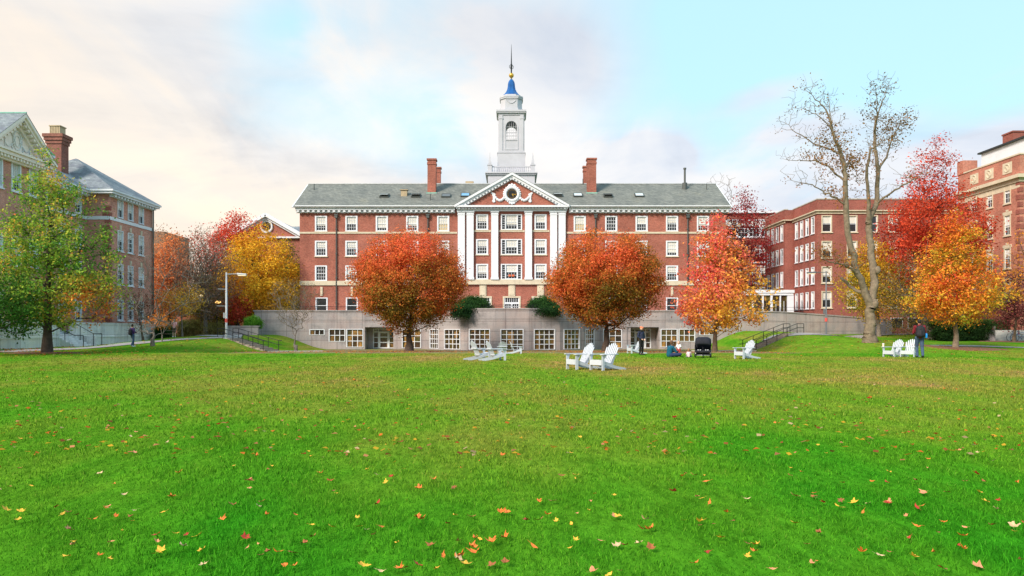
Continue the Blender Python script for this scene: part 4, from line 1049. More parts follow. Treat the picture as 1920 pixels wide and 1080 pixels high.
# ------------------------------------------------------------------ right building B (warm brick, faces -x)
rb = thing('ornate_brick_building', 'orange brick building with stone roundel panels and tall chimney at the right edge', 'building', (56, 80, .8))
BX, B0, B1 = 54.0, 79.4, 90.4
bz = lambda py, px: PZ(py, BX*F/(px-CX))
cor = 18.15; par = 20.3
for k, bl in enumerate((.5, .6, .4)): style('b%d' % k, 1.15, 2.3, .14, nx=2, nz=4, blind=bl, frame=CREAM, muntin=WHITE, lintel=.3)
rb_rows = [14.3-.0, 10.8, 7.3, 3.6]
rb_rows = [bz(382, 1889), bz(442, 1889), bz(504, 1889), bz(566, 1889)]
ops = [(B1-BX*F/(px-CX), z, 1.15, 2.3, 'b%d' % rnd.choice([0,1,2])) for px in (1826, 1856, 1889) for z in rb_rows]
m = MB(); facade(m, rb, (BX, B1), (BX, B0), 0, par, ops)
facade(m, rb, (BX, B0), (BX+20, B0), 0, par, [(2.6+3.3*i, z, 1.15, 2.3, 'b%d' % rnd.choice([0,1,2])) for i in range(6) for z in rb_rows]); m.add([(BX,B1,0),(BX+20,B1,0),(BX+20,B1,par),(BX,B1,par)], [(3,2,1,0)])
m.add([(BX,B0,par-.3),(BX+20,B0,par-.3),(BX+20,B1,par-.3),(BX,B1,par-.3)], [(0,1,2,3)])
m.box(BX-.1, BX+1.6, B1-1.2, B1+.01, par, par+1.6)
m.build('wall', BRICK3, rb)
m = MB()
for i in range(24):
    z = 1.5+i*.78; d = .35 if i % 2 else .6
    if z < cor-.7: m.box(BX-.05, BX+d, B0-.05, B0+d, z, z+.5)
m.build('quoin', BRICK2, rb)
m = MB(); m.box(BX-.15, BX, B0-.15, B1, cor-.75, cor-.35); m.box(BX-.5, BX, B0-.5, B1+.2, cor-.349, cor+.02); m.box(BX, BX+20, B0-.15, B0, cor-.75, cor-.35); m.box(BX, BX+20, B0-.5, B0, cor-.349, cor+.02)
m.box(BX-.08, BX+.4, B0-.08, B1-1.21, par, par+.15); m.box(BX-.02, BX, B0, B1, cor-.8-.55, cor-.751)
m.build('cornice', CREAM, rb)
for px in (1827, 1855, 1889):
    y = BX*F/(px-CX); m = MB(); z = 19.25; m.box(BX-.05, BX, y-.75, y+.75, z-.6, z+.6); m.ring((BX-.06, y, z), .4, .06, 16, 5, ax='x'); m.obox((BX-.07, y, z), (.03,0,0), (0,.3,.3), (0,-.05,.05)); m.build('stone_panel', CREAM, rb)
m = MB(); m.box(BX+1.2, BX+18, B0+.3, B1-2.6, par-.3, par+2.0); m.build('penthouse', WHITE, rb)
m = MB(); m.box(BX+.9, BX+18.3, B0-.1, B1-2.3, par+2.0, par+2.18); m.build('penthouse_roof', DARKM, rb)
m = MB(); m.box(BX+2.5, BX+4.0, B1-6.2, B1-4.4, par+2, PZ(251, 85)); m.box(BX+2.42, BX+4.08, B1-6.28, B1-4.32, PZ(251, 85), PZ(250, 85)+.1); m.build('chimney', BRICK2, rb)
# ramp wall with steps right of the hedge
rw = thing('stone_cheek_wall', 'low pinkish stone cheek wall at the right end of the clipped hedge', 'wall', (PX(1860,68), 68, T(44,68)))
x0_, x1_ = PX(1848, 68), PX(1862, 68); m = MB(); m.box(x0_, x0_+.9, 68, 68.4, .3, PZ(611, 68)); m.box(x0_+.5, x0_+.9, 68.4, 76, .3, PZ(611, 68)); m.build('wall', CONC, rw)
es = thing('stone_steps', 'broad pale stone steps beside the cheek wall and bicycles', 'steps', (46, 70, .3))
m = MB()
for i in range(7): m.box(x0_+.95, x0_+6.5, 68.6+i*.55, 69.3+i*.55, .2, .65+i*.16)
m.build('treads', STONE, es)
# ------------------------------------------------------------------ ground
def lawn_color(t, vec):
    """world-space lawn colour: lush green near, yellower worn patches"""
    big = noise(t, mapping(t, vec, (.13, .05, 1), (4.2, 1.1, 0)), 1.0, 4, .55)
    mid = noise(t, mapping(t, vec, (.8, .35, 1)), 1.0, 5, .6)
    s = N(t, 'ShaderNodeSeparateXYZ'); t.links.new(vec, s.inputs[0])
    dist = math_(t, 'MULTIPLY_ADD', s.outputs[1], .016, -.16)      # drier further up the lawn
    dist = math_(t, 'MINIMUM', math_(t, 'MAXIMUM', dist, -.05), .19)
    side = math_(t, 'MULTIPLY', math_(t, 'ABSOLUTE', math_(t, 'ADD', s.outputs[0], -1)), -.0042)
    f = math_(t, 'ADD', math_(t, 'MULTIPLY_ADD', big, .95, dist), math_(t, 'MULTIPLY', mid, .38))
    f = math_(t, 'ADD', f, side)
    c = ramp(t, f, [(.44, (.040,.265,.012)), (.60, (.090,.285,.016)), (.72, (.150,.30,.024)), (.88, (.25,.275,.045)), (1.0, (.36,.26,.09))])
    return c
g = bpy.data.materials.new('lawn_grass'); g.use_nodes = True; t = g.node_tree; b = t.nodes['Principled BSDF']
tcn = N(t, 'ShaderNodeTexCoord'); c = lawn_color(t, tcn.outputs['Object'])
fi = noise(t, mapping(t, tcn.outputs['Object'], (9, 3.2, 1)), 1.0, 6, .75)
fi2 = noise(t, mapping(t, tcn.outputs['Object'], (1.6, .55, 1)), 1.0, 5, .7)
c = mix(t, 1., c, ramp(t, fi, [(.30, (.34,.40,.32)), (.5, (.80,.80,.80)), (.72, (1.25,1.18,1.1))]), 'MULTIPLY')
c = mix(t, 1., c, ramp(t, fi2, [(.32, (.66,.72,.66)), (.52, (1,1,1)), (.7, (1.2,1.12,1.05))]), 'MULTIPLY')
t.links.new(c, b.inputs['Base Color']); b.inputs['Roughness'].default_value = 1; b.inputs['Specular IOR Level'].default_value = .0
bp = N(t, 'ShaderNodeBump'); bp.inputs['Strength'].default_value = .7; bp.inputs['Distance'].default_value = .05
t.links.new(fi, bp.inputs['Height']); t.links.new(bp.outputs[0], b.inputs['Normal'])
GR = g
def axis(a, b, fine0, fine1, df, dc):
    v = list(np.arange(fine0, fine1+1e-6, df)); x = fine0; s = dc
    while x > a: x -= s; s *= 1.35; v.insert(0, max(x, a))
    x = fine1; s = dc
    while x < b: x += s; s *= 1.35; v.append(min(x, b))
    return np.array(v)
xs = axis(-1800, 1800, -56, 60, .5, 1); ys = axis(-600, 4000, -4, 112, .5, 1)
Xg, Yg_ = np.meshgrid(xs, ys); Zg = terr(Xg, Yg_)
V = np.stack([Xg, Yg_, Zg], -1).reshape(-1, 3); nx, ny = len(xs), len(ys)
i, j = np.meshgrid(np.arange(nx-1), np.arange(ny-1)); a = (j*nx+i).ravel()
Fc = np.stack([a, a+1, a+nx+1, a+nx], -1)
o = npmesh('ground', V, Fc, GR, smooth_=True); tag(o, 'wide green lawn rising in grassy banks at both sides', 'lawn', kind='structure')
def strip(name, label, pts, wid, mt, lift=.03, kind='structure'):
    # smooth polyline ribbon draped over the ground
    P = [np.array(p, float) for p in pts]; out_ = []
    for k in range(len(P)-1):
        p0, p1, p2, p3 = P[max(k-1,0)], P[k], P[k+1], P[min(k+2,len(P)-1)]
        for s in np.linspace(0, 1, 14, endpoint=False):
            out_.append(.5*((2*p1)+(-p0+p2)*s+(2*p0-5*p1+4*p2-p3)*s*s+(-p0+3*p1-3*p2+p3)*s**3))
    out_.append(P[-1]); vs = []; m_ = MB(); n = 5
    for k, p in enumerate(out_):
        d = out_[min(k+1,len(out_)-1)]-out_[max(k-1,0)]; d /= np.linalg.norm(d)+1e-9; nn = np.array((-d[1], d[0]))
        for q in np.linspace(-.5, .5, n): x, y = p+nn*q*wid; vs.append((x, y, T(x, y)+lift))
    m_.add(vs, [(k*n+q, k*n+q+1, (k+1)*n+q+1, (k+1)*n+q) for k in range(len(out_)-1) for q in range(n-1)])
    return tag(m_.build(name, mt), label, name, kind=kind)
def patch(name, label, cx, cy, rx, ry, mt, lift=.02, seed=0, jag=.18, mound=0, kind='structure'):
    r_ = random.Random(seed); m_ = MB(); n, k = 40, 8; vs = [(cx, cy, T(cx, cy)+lift+mound)]
    ja = [1+jag*r_.uniform(-1, 1) for _ in range(n)]
    for q in range(1, k+1):
        for i in range(n):
            a = 2*pi*i/n; s = q/k*((ja[i]+ja[i-1])/2 if q > 3 else 1); x, y = cx+rx*s*cos(a), cy+ry*s*sin(a)
            vs.append((x, y, T(x, y)+(lift+mound*(1-(q/k)**2) if q < k else -.02)))
    fs = [(0, 1+i, 1+(i+1) % n) for i in range(n)]+[(1+(q-1)*n+i, 1+q*n+i, 1+q*n+(i+1) % n, 1+(q-1)*n+(i+1) % n) for q in range(1, k) for i in range(n)]
    m_.add(vs, fs); return tag(m_.build(name, mt), label, 'mulch bed' if 'mulch' in name else name, kind=kind)
strip('path', 'grey asphalt path rising along the left building', [(-37, 45), (-34.6, 50.5), (-33, 55), (-31, 59.5), (-29.6, 63), (-28.6, 66.5), (-27.2, 69.5), (-26.2, 71.2)], 1.7, ASPH, .035)
strip('path', 'grey path branching left behind the lamp post', [(-26.8, 70.8), (-29, 73.5), (-33, 76.5), (-38, 80), (-46, 84)], 1.8, ASPH, .05)
strip('path', 'grey path leading to the left steps and brick garden', [(-26.6, 70.6), (-28, 75), (-30.5, 84), (-31.5, 100)], 1.8, ASPH, .065)
strip('path', 'grey path behind the tall bare tree', [(24.6, 72), (27, 66.5), (29.2, 61.5), (31.5, 60.5), (34.5, 60), (38, 58), (42, 55.5), (50, 52)], 1.5, ASPH, .035)
strip('path', 'pale path curving up to the dark brick basement', [(27.4, 65.4), (31, 70), (36, 78), (42, 85), (50, 88.5)], 2.2, ASPH, .05)
# mulch beds
MB_ = MULCH
def bed(lab, cx, cy, rx, ry, s, mound=.06): patch('mulch_bed', lab, cx, cy, rx, ry, MB_, .02, s, .2, mound)
bed('brown mulch round the trunk of the green maple', -31.1, 50, 2.6, 1.7, 1)
bed('brown mulch mound round the orange maple trunk', 32.6, 55.2, 3.6, 2.0, 2, .18)
bed('brown mulch round the young tree beside the bicycles', 45.0, 67, 3, 1.5, 3)
bed('brown mulch round the tree behind the left path', -34.5, 85, 5, 2.2, 4)
LEAFBED = bpy.data.materials.new('leaf_strewn_soil'); LEAFBED.use_nodes = True; t = LEAFBED.node_tree; b = t.nodes['Principled BSDF']
tcn = N(t, 'ShaderNodeTexCoord'); n1 = noise(t, mapping(t, tcn.outputs['Object'], (3, 1.2, 1)), 1.6, 6, .75); n2 = noise(t, mapping(t, tcn.outputs['Object'], (.25, .25, 1)), 1., 3, .5)
c = ramp(t, n1, [(.32, (.07,.05,.025)), (.46, (.17,.11,.045)), (.6, (.26,.13,.05)), (.72, (.38,.17,.06))])
c = mix(t, ramp(t, n2, [(.42, (0,0,0)), (.62, (.75,.75,.75))]), c, (.13,.17,.03)); t.links.new(c, b.inputs['Base Color']); b.inputs['Roughness'].default_value = 1
# leaf-strewn strip in front of the terrace wall
m = MB(); nxs, nys = 60, 40; vs = []
for q in range(nys+1):
    for i in range(nxs+1):
        x = -21+i*41.5/nxs; y = (52.5+.8*sin(x*.5)+.5*sin(x*1.9))+(85.6-52.5)*(q/nys); vs.append((x, y, T(x, y)+.022 if 0 < q else T(x, y)-.02))
m.add(vs, [(q*(nxs+1)+i, q*(nxs+1)+i+1, (q+1)*(nxs+1)+i+1, (q+1)*(nxs+1)+i) for q in range(nys) for i in range(nxs)])
tag(m.build('leaf_strewn_bed', LEAFBED), 'brown leaf-strewn bed between the lawn and the terrace wall', 'ground', kind='structure')
bed('dark mulch round the left round red tree', PX(767, 66), 66, 3.4, 2.4, 5, .05)
bed('dark mulch round the right round red tree', PX(1137, 66), 66, 3.2, 2.4, 6, .05)
# stone kerbs at the lawn ends of the steps
m = MB(); m.bar((-20.6, 63.0, T(-20.6,63)+.02), (-16.2, 64.0, T(-16.2,64)+.02), .3, .2); tag(m.build('kerb', STONE), 'pale stone kerb at the foot of the left steps', 'kerb', kind='structure')
m = MB(); m.bar((15.5, 64.5, T(15.5,64.5)+.02), (20.8, 63.6, T(20.8,63.6)+.02), .3, .2); tag(m.build('kerb', STONE), 'pale stone kerb at the foot of the right steps', 'kerb', kind='structure')
# garden steps down the banks
def garden_steps(label, top_, bot, wid, n, lr):
    top_ = np.array(top_, float); bot = np.array(bot, float); root = thing('garden_steps', label, 'steps', tuple(bot))
    d = bot[:2]-top_[:2]; L = np.linalg.norm(d); d /= L; nn = np.array((-d[1], d[0]))
    m = MB()
    for i in range(n):
        p = top_+(bot-top_)*(i+.5)/n; m.obox((p[0], p[1], p[2]-.12), (d[0]*L/n*.62, d[1]*L/n*.62, 0), (nn[0]*wid/2, nn[1]*wid/2, 0), (0,0,.14))
    m.build('treads', mat('old_step_concrete', (.30,.25,.21), .9, var=.3, vscale=6), root)
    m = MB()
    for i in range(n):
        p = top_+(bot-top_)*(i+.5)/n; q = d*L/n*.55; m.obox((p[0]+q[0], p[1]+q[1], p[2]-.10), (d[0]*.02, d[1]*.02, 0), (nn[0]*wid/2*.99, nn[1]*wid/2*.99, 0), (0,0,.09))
    m.build('risers', mat('shaded_riser', (.06,.05,.04), .9), root)  # near-black colour paints the shade below each tread onto the risers
    for s, nm in ((-1, 'near'), (1, 'far')):
        off = np.array((nn[0], nn[1], 0))*s*(wid/2+.1)
        a = top_+off; b = bot+off; ext = np.array((d[0], d[1], 0))*.9
        rr = thing('handrail', '%s black twin-bar handrail beside the %s garden steps' % (nm, lr), 'handrail', tuple(b), group='handrails on the garden steps')
        for hh in (.86, .48): MB().tube([a-ext+(0,0,hh), a+(0,0,hh), b+(0,0,hh), b+ext*.5+(0,0,hh)], .028, 6).build('rail', BLACKP, rr)
        k = 4
        for i in range(k+1):
            p = a+(b-a)*i/k; MB().tube([p-(0,0,.25), p+(0,0,.86)], .03, 6).build('post', BLACKP, rr)
        MB().tube([a-ext-(0,0,.1), a-ext+(0,0,.86)], .03, 6).build('post', BLACKP, rr)
garden_steps('narrow concrete steps descending the left grass bank', (-26.2, 69.6, T(-26.2, 69.6)+.1), (-21.3, 66.0, T(-21.3,66)+.1), 1.4, 8, 'left')
garden_steps('narrow concrete steps descending the right grass bank', (26.0, 69.8, T(26, 69.8)+.1), (21.4, 67.3, T(21.4, 67.3)+.1), 1.4, 10, 'right')

# ------------------------------------------------------------------ grass blades: one mass
rng = np.random.default_rng(5)
def blades():
    Vs, Cs = [], []
    zones = [(3.6, 7.5, 1900, .042, .0062), (7.5, 12, 900, .048, .0095), (12, 20, 300, .060, .016), (20, 34, 110, .060, .026), (34, 50, 55, .055, .036)]
    for y0, y1, den, h, wd in zones:
        hw = .70*y1+4.5; n = int(den*(y1-y0)*2*hw)
        y = rng.uniform(y0, y1, n); x = rng.uniform(-hw, hw, n); k = np.abs(x) < .70*y+4.5; x, y = x[k], y[k]
        n = len(x); patchn = .75+.35*np.sin(x*1.7+np.sin(y*1.1)*2)*np.sin(y*1.9+x*.6)+.2*np.sin(x*5.1+y*3.3)
        z = terr(x, y); hh = h*rng.uniform(.5, 1.25, n)*np.clip(patchn, .35, 1.4); a = rng.uniform(0, 2*pi, n); ln = rng.uniform(.3, 1.15, n)*hh; la = rng.uniform(0, 2*pi, n)
        ww = wd*rng.uniform(.6, 1.3, n); dx, dy = np.cos(a)*ww/2, np.sin(a)*ww/2
        b0 = np.stack([x-dx, y-dy, z-.004], -1); b1 = np.stack([x+dx, y+dy, z-.004], -1)
        mx = x+np.cos(la)*ln*.35; my = y+np.sin(la)*ln*.35
        m0 = np.stack([mx-dx*.7, my-dy*.7, z+hh*.62], -1); m1 = np.stack([mx+dx*.7, my+dy*.7, z+hh*.62], -1)
        tp = np.stack([x+np.cos(la)*ln, y+np.sin(la)*ln, z+hh], -1)
        Vs.append(np.stack([b0, b1, m1, m0, tp], 1)); 
        r = rng.uniform(0, 1, (n, 1)); dry = (rng.uniform(0, 1, (n, 1)) < .045).astype(float)
        tone = .5+.95*r
        c = np.concatenate([tone*(1+.25*(r-.5)), tone, tone*.9], 1)*(1-dry)+np.array([1.9, 1.15, 2.2])*dry
        Cs.append(np.repeat(c[:, None, :], 5, 1))
    V = np.concatenate(Vs).reshape(-1, 3); C = np.concatenate(Cs).reshape(-1, 3); n = len(V)//5
    base = np.arange(n)*5
    me = bpy.data.meshes.new('grass'); me.vertices.add(len(V)); me.vertices.foreach_set('co', V.astype(np.float32).ravel())
    quad = np.stack([base, base+1, base+2, base+3], -1); tri = np.stack([base+3, base+2, base+4], -1)
    loops = np.concatenate([quad.ravel(), tri.ravel()]).astype(np.int32)
    me.loops.add(len(loops)); me.loops.foreach_set('vertex_index', loops); me.polygons.add(2*n)
    me.polygons.foreach_set('loop_start', np.concatenate([np.arange(n)*4, 4*n+np.arange(n)*3]).astype(np.int32))
    a_ = me.color_attributes.new('leaf_color', 'FLOAT_COLOR', 'POINT'); cc = np.ones((len(V), 4), np.float32); cc[:, :3] = C; a_.data.foreach_set('color', cc.ravel())
    me.update(calc_edges=True)
    gm = bpy.data.materials.new('grass_blade'); gm.use_nodes = True; t = gm.node_tree; b = t.nodes['Principled BSDF']
    tcn = N(t, 'ShaderNodeTexCoord'); c = lawn_color(t, tcn.outputs['Object']); at = N(t, 'ShaderNodeAttribute'); at.attribute_name = 'leaf_color'
    c = mix(t, 1., c, at.outputs['Color'], 'MULTIPLY'); t.links.new(c, b.inputs['Base Color']); b.inputs['Roughness'].default_value = .8; b.inputs['Specular IOR Level'].default_value = .04
    tr = N(t, 'ShaderNodeBsdfTranslucent'); t.links.new(c, tr.inputs[0]); ms = N(t, 'ShaderNodeMixShader'); ms.inputs[0].default_value = .3
    t.links.new(b.outputs[0], ms.inputs[1]); t.links.new(tr.outputs[0], ms.inputs[2]); t.links.new(ms.outputs[0], t.nodes['Material Output'].inputs[0])
    me.materials.append(gm); o = bpy.data.objects.new('grass', me); col.objects.link(o)
    tag(o, 'short mown grass blades covering the lawn', 'grass', kind='stuff')
blades()

# ------------------------------------------------------------------ leaves fallen on the lawn
def leaf_shape(kind, r_):
    m = MB(); pts = []
    if kind == 'maple':
        lobes = [(0, 1), (12, .74), (34, .60), (56, .88), (70, .78), (95, .56), (120, .70), (140, .62), (165, .42), (180, .25)]
        pts = [(a, q) for a, q in lobes]+[(360-a, q) for a, q in lobes[::-1] if 0 < a < 180]
    else:
        pts = [(0, 1), (18, .62), (45, .42), (90, .3), (135, .38), (165, .6), (180, .85), (195, .6), (225, .38), (270, .3), (315, .42), (342, .62)]
    pts = [(a+r_.uniform(-9, 9)*(0 < a), q*r_.uniform(.62, 1.15)) for a, q in pts]; curl = r_.uniform(.1, .75); tw_ = r_.uniform(-.3, .3); vs = [(0, 0, 0)]
    for a, q in pts:
        a = R(a); x, y = q*sin(a)*.5, q*cos(a)*.5; vs.append((x, y, curl*(x*x*1.6+y*y*.8)*1.6+tw_*x*y*2+r_.uniform(-.02, .05)))
    n = len(pts); m.add(vs, [(0, 1+i, 1+(i+1) % n) for i in range(n)])
    s = vs[1+n//2]; m.add([(-.012, s[1], s[2]), (.012, s[1], s[2]), (.01, s[1]-.32, s[2]+.04), (-.01, s[1]-.32, s[2]+.04)], [(0,1,2,3)])
    return m
LC = [('orange', (.62,.16,.03)), ('golden yellow', (.68,.38,.04)), ('deep red', (.36,.035,.02)), ('pale tan', (.55,.38,.22)), ('russet brown', (.30,.10,.035)), ('salmon', (.60,.24,.12))]
protos = []; rl = random.Random(11)
for ci, (cn, cc) in enumerate(LC):
    mt = mat('fallen_leaf_'+cn.replace(' ', '_'), cc, .6, var=.3, vscale=6)
    for k in ('maple', 'maple', 'oval', 'maple', 'oval', 'maple'):
        protos.append((cn, k, leaf_shape(k, rl).mesh('fallen_leaf', mt)))
wts = [6, 6, 3, 3, 6, 3]
def drop(o, x, y, s, lift=.035):
    o.location = (x, y, T(x, y)+lift); o.rotation_euler = (rl.uniform(-.4, .4), rl.uniform(-.4, .4), rl.uniform(0, 6.28)); o.scale = (s, s*rl.uniform(.6, 1), s)
for i in range(295):
    if i % 5 or i == 0: v = rl.random()**.75; py = 790+290*v; px = rl.uniform(-10, 1930)
    else: py += rl.gauss(0, 12); px += rl.gauss(0, 28)
    py = min(max(py, 780), 1085); Yd = F*EYE/(py-HY)
    ci = rl.choices(range(6), wts)[0]; cn, k, me = protos[ci*6+rl.randrange(6)]
    o = bpy.data.objects.new('fallen_leaf', me); col.objects.link(o)
    drop(o, PX(px, Yd), Yd, rl.uniform(.065, .125) if k == 'maple' else rl.uniform(.06, .11))
    tag(o, '%s fallen %s leaf lying curled on the grass' % (cn, 'lobed' if k == 'maple' else 'narrow'), 'leaf', '%s %s leaves scattered on the lawn' % (cn, 'lobed' if k == 'maple' else 'narrow'))
# the remaining litter, too much to count
V, Fq, C = [], [], []
pal = np.array([c for _, c in LC]); nl = 0
spots = [(rl.uniform(-.70, .70), 1/rl.uniform(1/55, 1/9)) for _ in range(1100)]
spots = [(a*y, y) for a, y in spots]
spots += [(rl.gauss(PX(767,66), 5), rl.gauss(62, 5)) for _ in range(900)]+[(rl.gauss(PX(1137,66), 5), rl.gauss(62, 5)) for _ in range(700)]
spots += [(rl.gauss(-31, 4), rl.gauss(50, 4)) for _ in range(450)]+[(rl.gauss(-35.2, .7), rl.uniform(50, 72)) for _ in range(500)]+[(rl.gauss(22, 4), rl.gauss(60, 5)) for _ in range(350)]+[(rl.gauss(32, 5), rl.gauss(54, 5)) for _ in range(400)]+[(rl.gauss(-26, 3), rl.gauss(62, 4)) for _ in range(260)]+[(rl.gauss(-20, 2), rl.gauss(60, 3)) for _ in range(120)]
for x, y in spots:
    s = rl.uniform(.022, .055)*(1 if y < 20 else 1.3 if y < 45 else 2.0); a = rl.uniform(0, 6.28); z = T(x, y)+.045; u = (cos(a)*s, sin(a)*s, rl.uniform(-.4, .4)*s); v = (-sin(a)*s*.7, cos(a)*s*.7, rl.uniform(-.4, .6)*s)
    k = len(V); V += [(x+u[0], y+u[1], z+abs(u[2])), (x+v[0], y+v[1], z+v[2]), (x-u[0], y-u[1], z), (x-v[0], y-v[1], z+.02)]; Fq.append((k, k+1, k+2, k+3))
    q = pal[rl.choices(range(6), [6,6,2,2,6,4])[0]]*rl.uniform(.7, 1.25); C += [q]*4
LEAFM = bpy.data.materials.new('leaf'); LEAFM.use_nodes = True; t = LEAFM.node_tree; b = t.nodes['Principled BSDF']
at = N(t, 'ShaderNodeAttribute'); at.attribute_name = 'leaf_color'; t.links.new(at.outputs['Color'], b.inputs['Base Color']); b.inputs['Roughness'].default_value = .7; b.inputs['Specular IOR Level'].default_value = .06
tr = N(t, 'ShaderNodeBsdfTranslucent'); t.links.new(at.outputs['Color'], tr.inputs[0]); ms = N(t, 'ShaderNodeMixShader'); ms.inputs[0].default_value = .45
t.links.new(b.outputs[0], ms.inputs[1]); t.links.new(tr.outputs[0], ms.inputs[2]); t.links.new(ms.outputs[0], t.nodes['Material Output'].inputs[0])
tag(npmesh('leaf_litter', V, Fq, LEAFM, np.array(C)), 'small autumn leaves littering the far lawn and banks', 'leaves', kind='stuff')

# ------------------------------------------------------------------ trees
def bark(name, c): return mat(name, c, .9, var=.35, vscale=5, bump=.7, bscale=12)
BARK = bark('brown_bark', (.12,.085,.06)); BARKG = bark('grey_bark', (.17,.145,.125)); BARKP = bark('pale_bark', (.19,.15,.11)); BARKD = bark('dark_bark', (.07,.05,.04))
def tubes_np(P0, P1, R0, R1, n):
    d = P1-P0; L = np.linalg.norm(d, axis=1, keepdims=True)+1e-9; d = d/L; P1 = P1+d*R1[:, None]*.4
    ref = np.where(np.abs(d[:, 2:3]) > .9, np.array([[1., 0, 0]]), np.array([[0, 0, 1.]])); u = np.cross(d, ref); u /= np.linalg.norm(u, axis=1, keepdims=True); v = np.cross(d, u)
    a = np.arange(n)*2*pi/n; ring = np.cos(a)[None, :, None]*u[:, None, :]+np.sin(a)[None, :, None]*v[:, None, :]
    A = P0[:, None, :]+ring*R0[:, None, None]; B = P1[:, None, :]+ring*R1[:, None, None]
    V = np.concatenate([A, B], 1).reshape(-1, 3); m_ = len(P0); k = np.arange(n)
    f = np.stack([k, (k+1) % n, (k+1) % n+n, k+n], -1)[None]+(np.arange(m_)*2*n)[:, None, None]
    return V, f.reshape(-1, 4)
def grow(nodes, parent, attr, seg, rg, depth_pen=.22, down_pen=1.2, wig=.12, rise=.0):
    pos = [np.array(p, float) for p in nodes]; par = list(parent); dep = [0.]*len(pos)
    for k in range(len(pos)):
        if par[k] >= 0: dep[k] = dep[par[k]]+0*np.linalg.norm(pos[k]-pos[par[k]])
    A = np.array(pos); D = np.array(dep)
    cap = len(pos)+len(attr)*8; buf = np.zeros((cap, 3)); buf[:len(pos)] = A; db = np.zeros(cap); cnt = len(pos)
    root = A[:]; dist = np.min(np.linalg.norm(attr[:, None, :]-A[None, :, :], axis=2), axis=1)
    tips = []
    for q in np.argsort(dist):
        p = attr[q]; B = buf[:cnt]; d = np.linalg.norm(B-p, axis=1)
        cost = d+depth_pen*db[:cnt]+down_pen*np.maximum(0, B[:, 2]-p[2]+.15*d)
        k = int(np.argmin(cost)); L = d[k]; n = max(1, min(7, int(round(L/seg)))); a = buf[k].copy(); prev = k
        for i in range(1, n+1):
            s = i/n; pt = a+(p-a)*s
            if i < n: pt = pt+rg.normal(0, wig*seg, 3)+np.array((0, 0, rise*L*sin(pi*s)))
            buf[cnt] = pt; par.append(prev); db[cnt] = db[prev]+L/n; prev = cnt; cnt += 1
        tips.append(prev)
    return buf[:cnt].copy(), np.array(par), tips
def radii(pos, par, tip_r, base_r, ex=2.3, ntrunk=0, trunk_r=None):
    n = len(pos); acc = np.zeros(n)
    for k in range(n-1, -1, -1):
        if acc[k] == 0: acc[k] = tip_r**ex
        if par[k] >= 0: acc[par[k]] += acc[k]
    r = acc**(1/ex); big = r[0]; g_ = math.log(base_r/tip_r)/math.log(max(big/tip_r, 1.01)); r = tip_r*(r/tip_r)**g_
    if trunk_r is not None:
        for k, q in enumerate(trunk_r): r[k] = q
        for k in range(len(trunk_r), n): r[k] = min(r[k], r[par[k]]*.92)
    return r
def branch_mesh(name, pos, par, r, mt, parent, n=6):
    # parents may be processed out of order for hand laid limbs, so use the arrays directly
    k = np.array([i for i in range(len(pos)) if par[i] >= 0]); p = par[k]
    thick = r[p] > .09
    Vs, Fs, off = [], [], 0
    for sel, sides in ((thick, 10), (~thick, 4)):
        if not sel.any(): continue
        V, f = tubes_np(pos[p[sel]], pos[k[sel]], np.where(r[k[sel]] > .62*r[p[sel]], r[p[sel]], r[k[sel]]*1.3), r[k[sel]], sides); Vs.append(V); Fs.append(f+off); off += len(V)
    return npmesh(name, np.concatenate(Vs), np.concatenate(Fs), mt, parent=parent, smooth_=True)
def leaves(name, centers, per, sig, size, palette, field, rg, parent, jit=.16, flat=0., aspect=.62, sigz=None):
    n = len(centers)*per; c = np.repeat(centers, per, 0); sg = np.array((sig, sig, sigz if sigz else sig*.8))
    p = c+rg.normal(0, 1, (n, 3))*sg
    ow = p-centers.mean(0); ow /= np.linalg.norm(ow, axis=1, keepdims=True)+1e-6; nr = rg.normal(0, 1, (n, 3))+ow*.9; nr[:, 2] = nr[:, 2]*(1+flat)+flat*1.2; nr /= np.linalg.norm(nr, axis=1, keepdims=True)
    t_ = np.cross(nr, rg.normal(0, 1, (n, 3))); t_ /= np.linalg.norm(t_, axis=1, keepdims=True)+1e-9; b_ = np.cross(nr, t_)
    s = (size*rg.uniform(.6, 1.3, n))[:, None]
    V = np.stack([p+t_*s*.5, p+b_*s*.5*aspect+nr*s*.08, p-t_*s*.5, p-b_*s*.5*aspect+nr*s*.08], 1).reshape(-1, 3)
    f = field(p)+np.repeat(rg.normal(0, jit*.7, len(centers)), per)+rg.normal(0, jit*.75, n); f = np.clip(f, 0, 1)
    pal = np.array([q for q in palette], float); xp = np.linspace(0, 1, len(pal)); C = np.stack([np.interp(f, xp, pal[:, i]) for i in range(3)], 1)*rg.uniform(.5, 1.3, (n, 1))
    return npmesh(name, V, np.arange(n*4).reshape(-1, 4), LEAFM, np.repeat(C, 4, 0), parent)
def envelope(rg, n, c, h, rad, prof, bias=.5, lump=.12, ry=None):
    prof = np.array(prof); out_ = []; ph = rg.uniform(0, 6.28, 8)
    tt = np.linspace(0, 1, 200); w_ = np.interp(tt, prof[:, 0], prof[:, 1])**2; cdf = np.cumsum(w_)/w_.sum()
    t_ = np.interp(rg.uniform(0, 1, n), cdf, tt); a = rg.uniform(0, 2*pi, n)
    rm = np.interp(t_, prof[:, 0], prof[:, 1])*rad*(1+lump*(np.sin(3*a+ph[0]+4*t_)+np.sin(5*a+ph[1]-7*t_)+.8*np.sin(8*a+11*t_+ph[2]))*.6)
    r_ = rm*rg.uniform(0, 1, n)**bias; k = (ry or rad)/rad
    return np.stack([c[0]+r_*np.cos(a), c[1]+r_*np.sin(a)*k, c[2]+t_*h], 1)
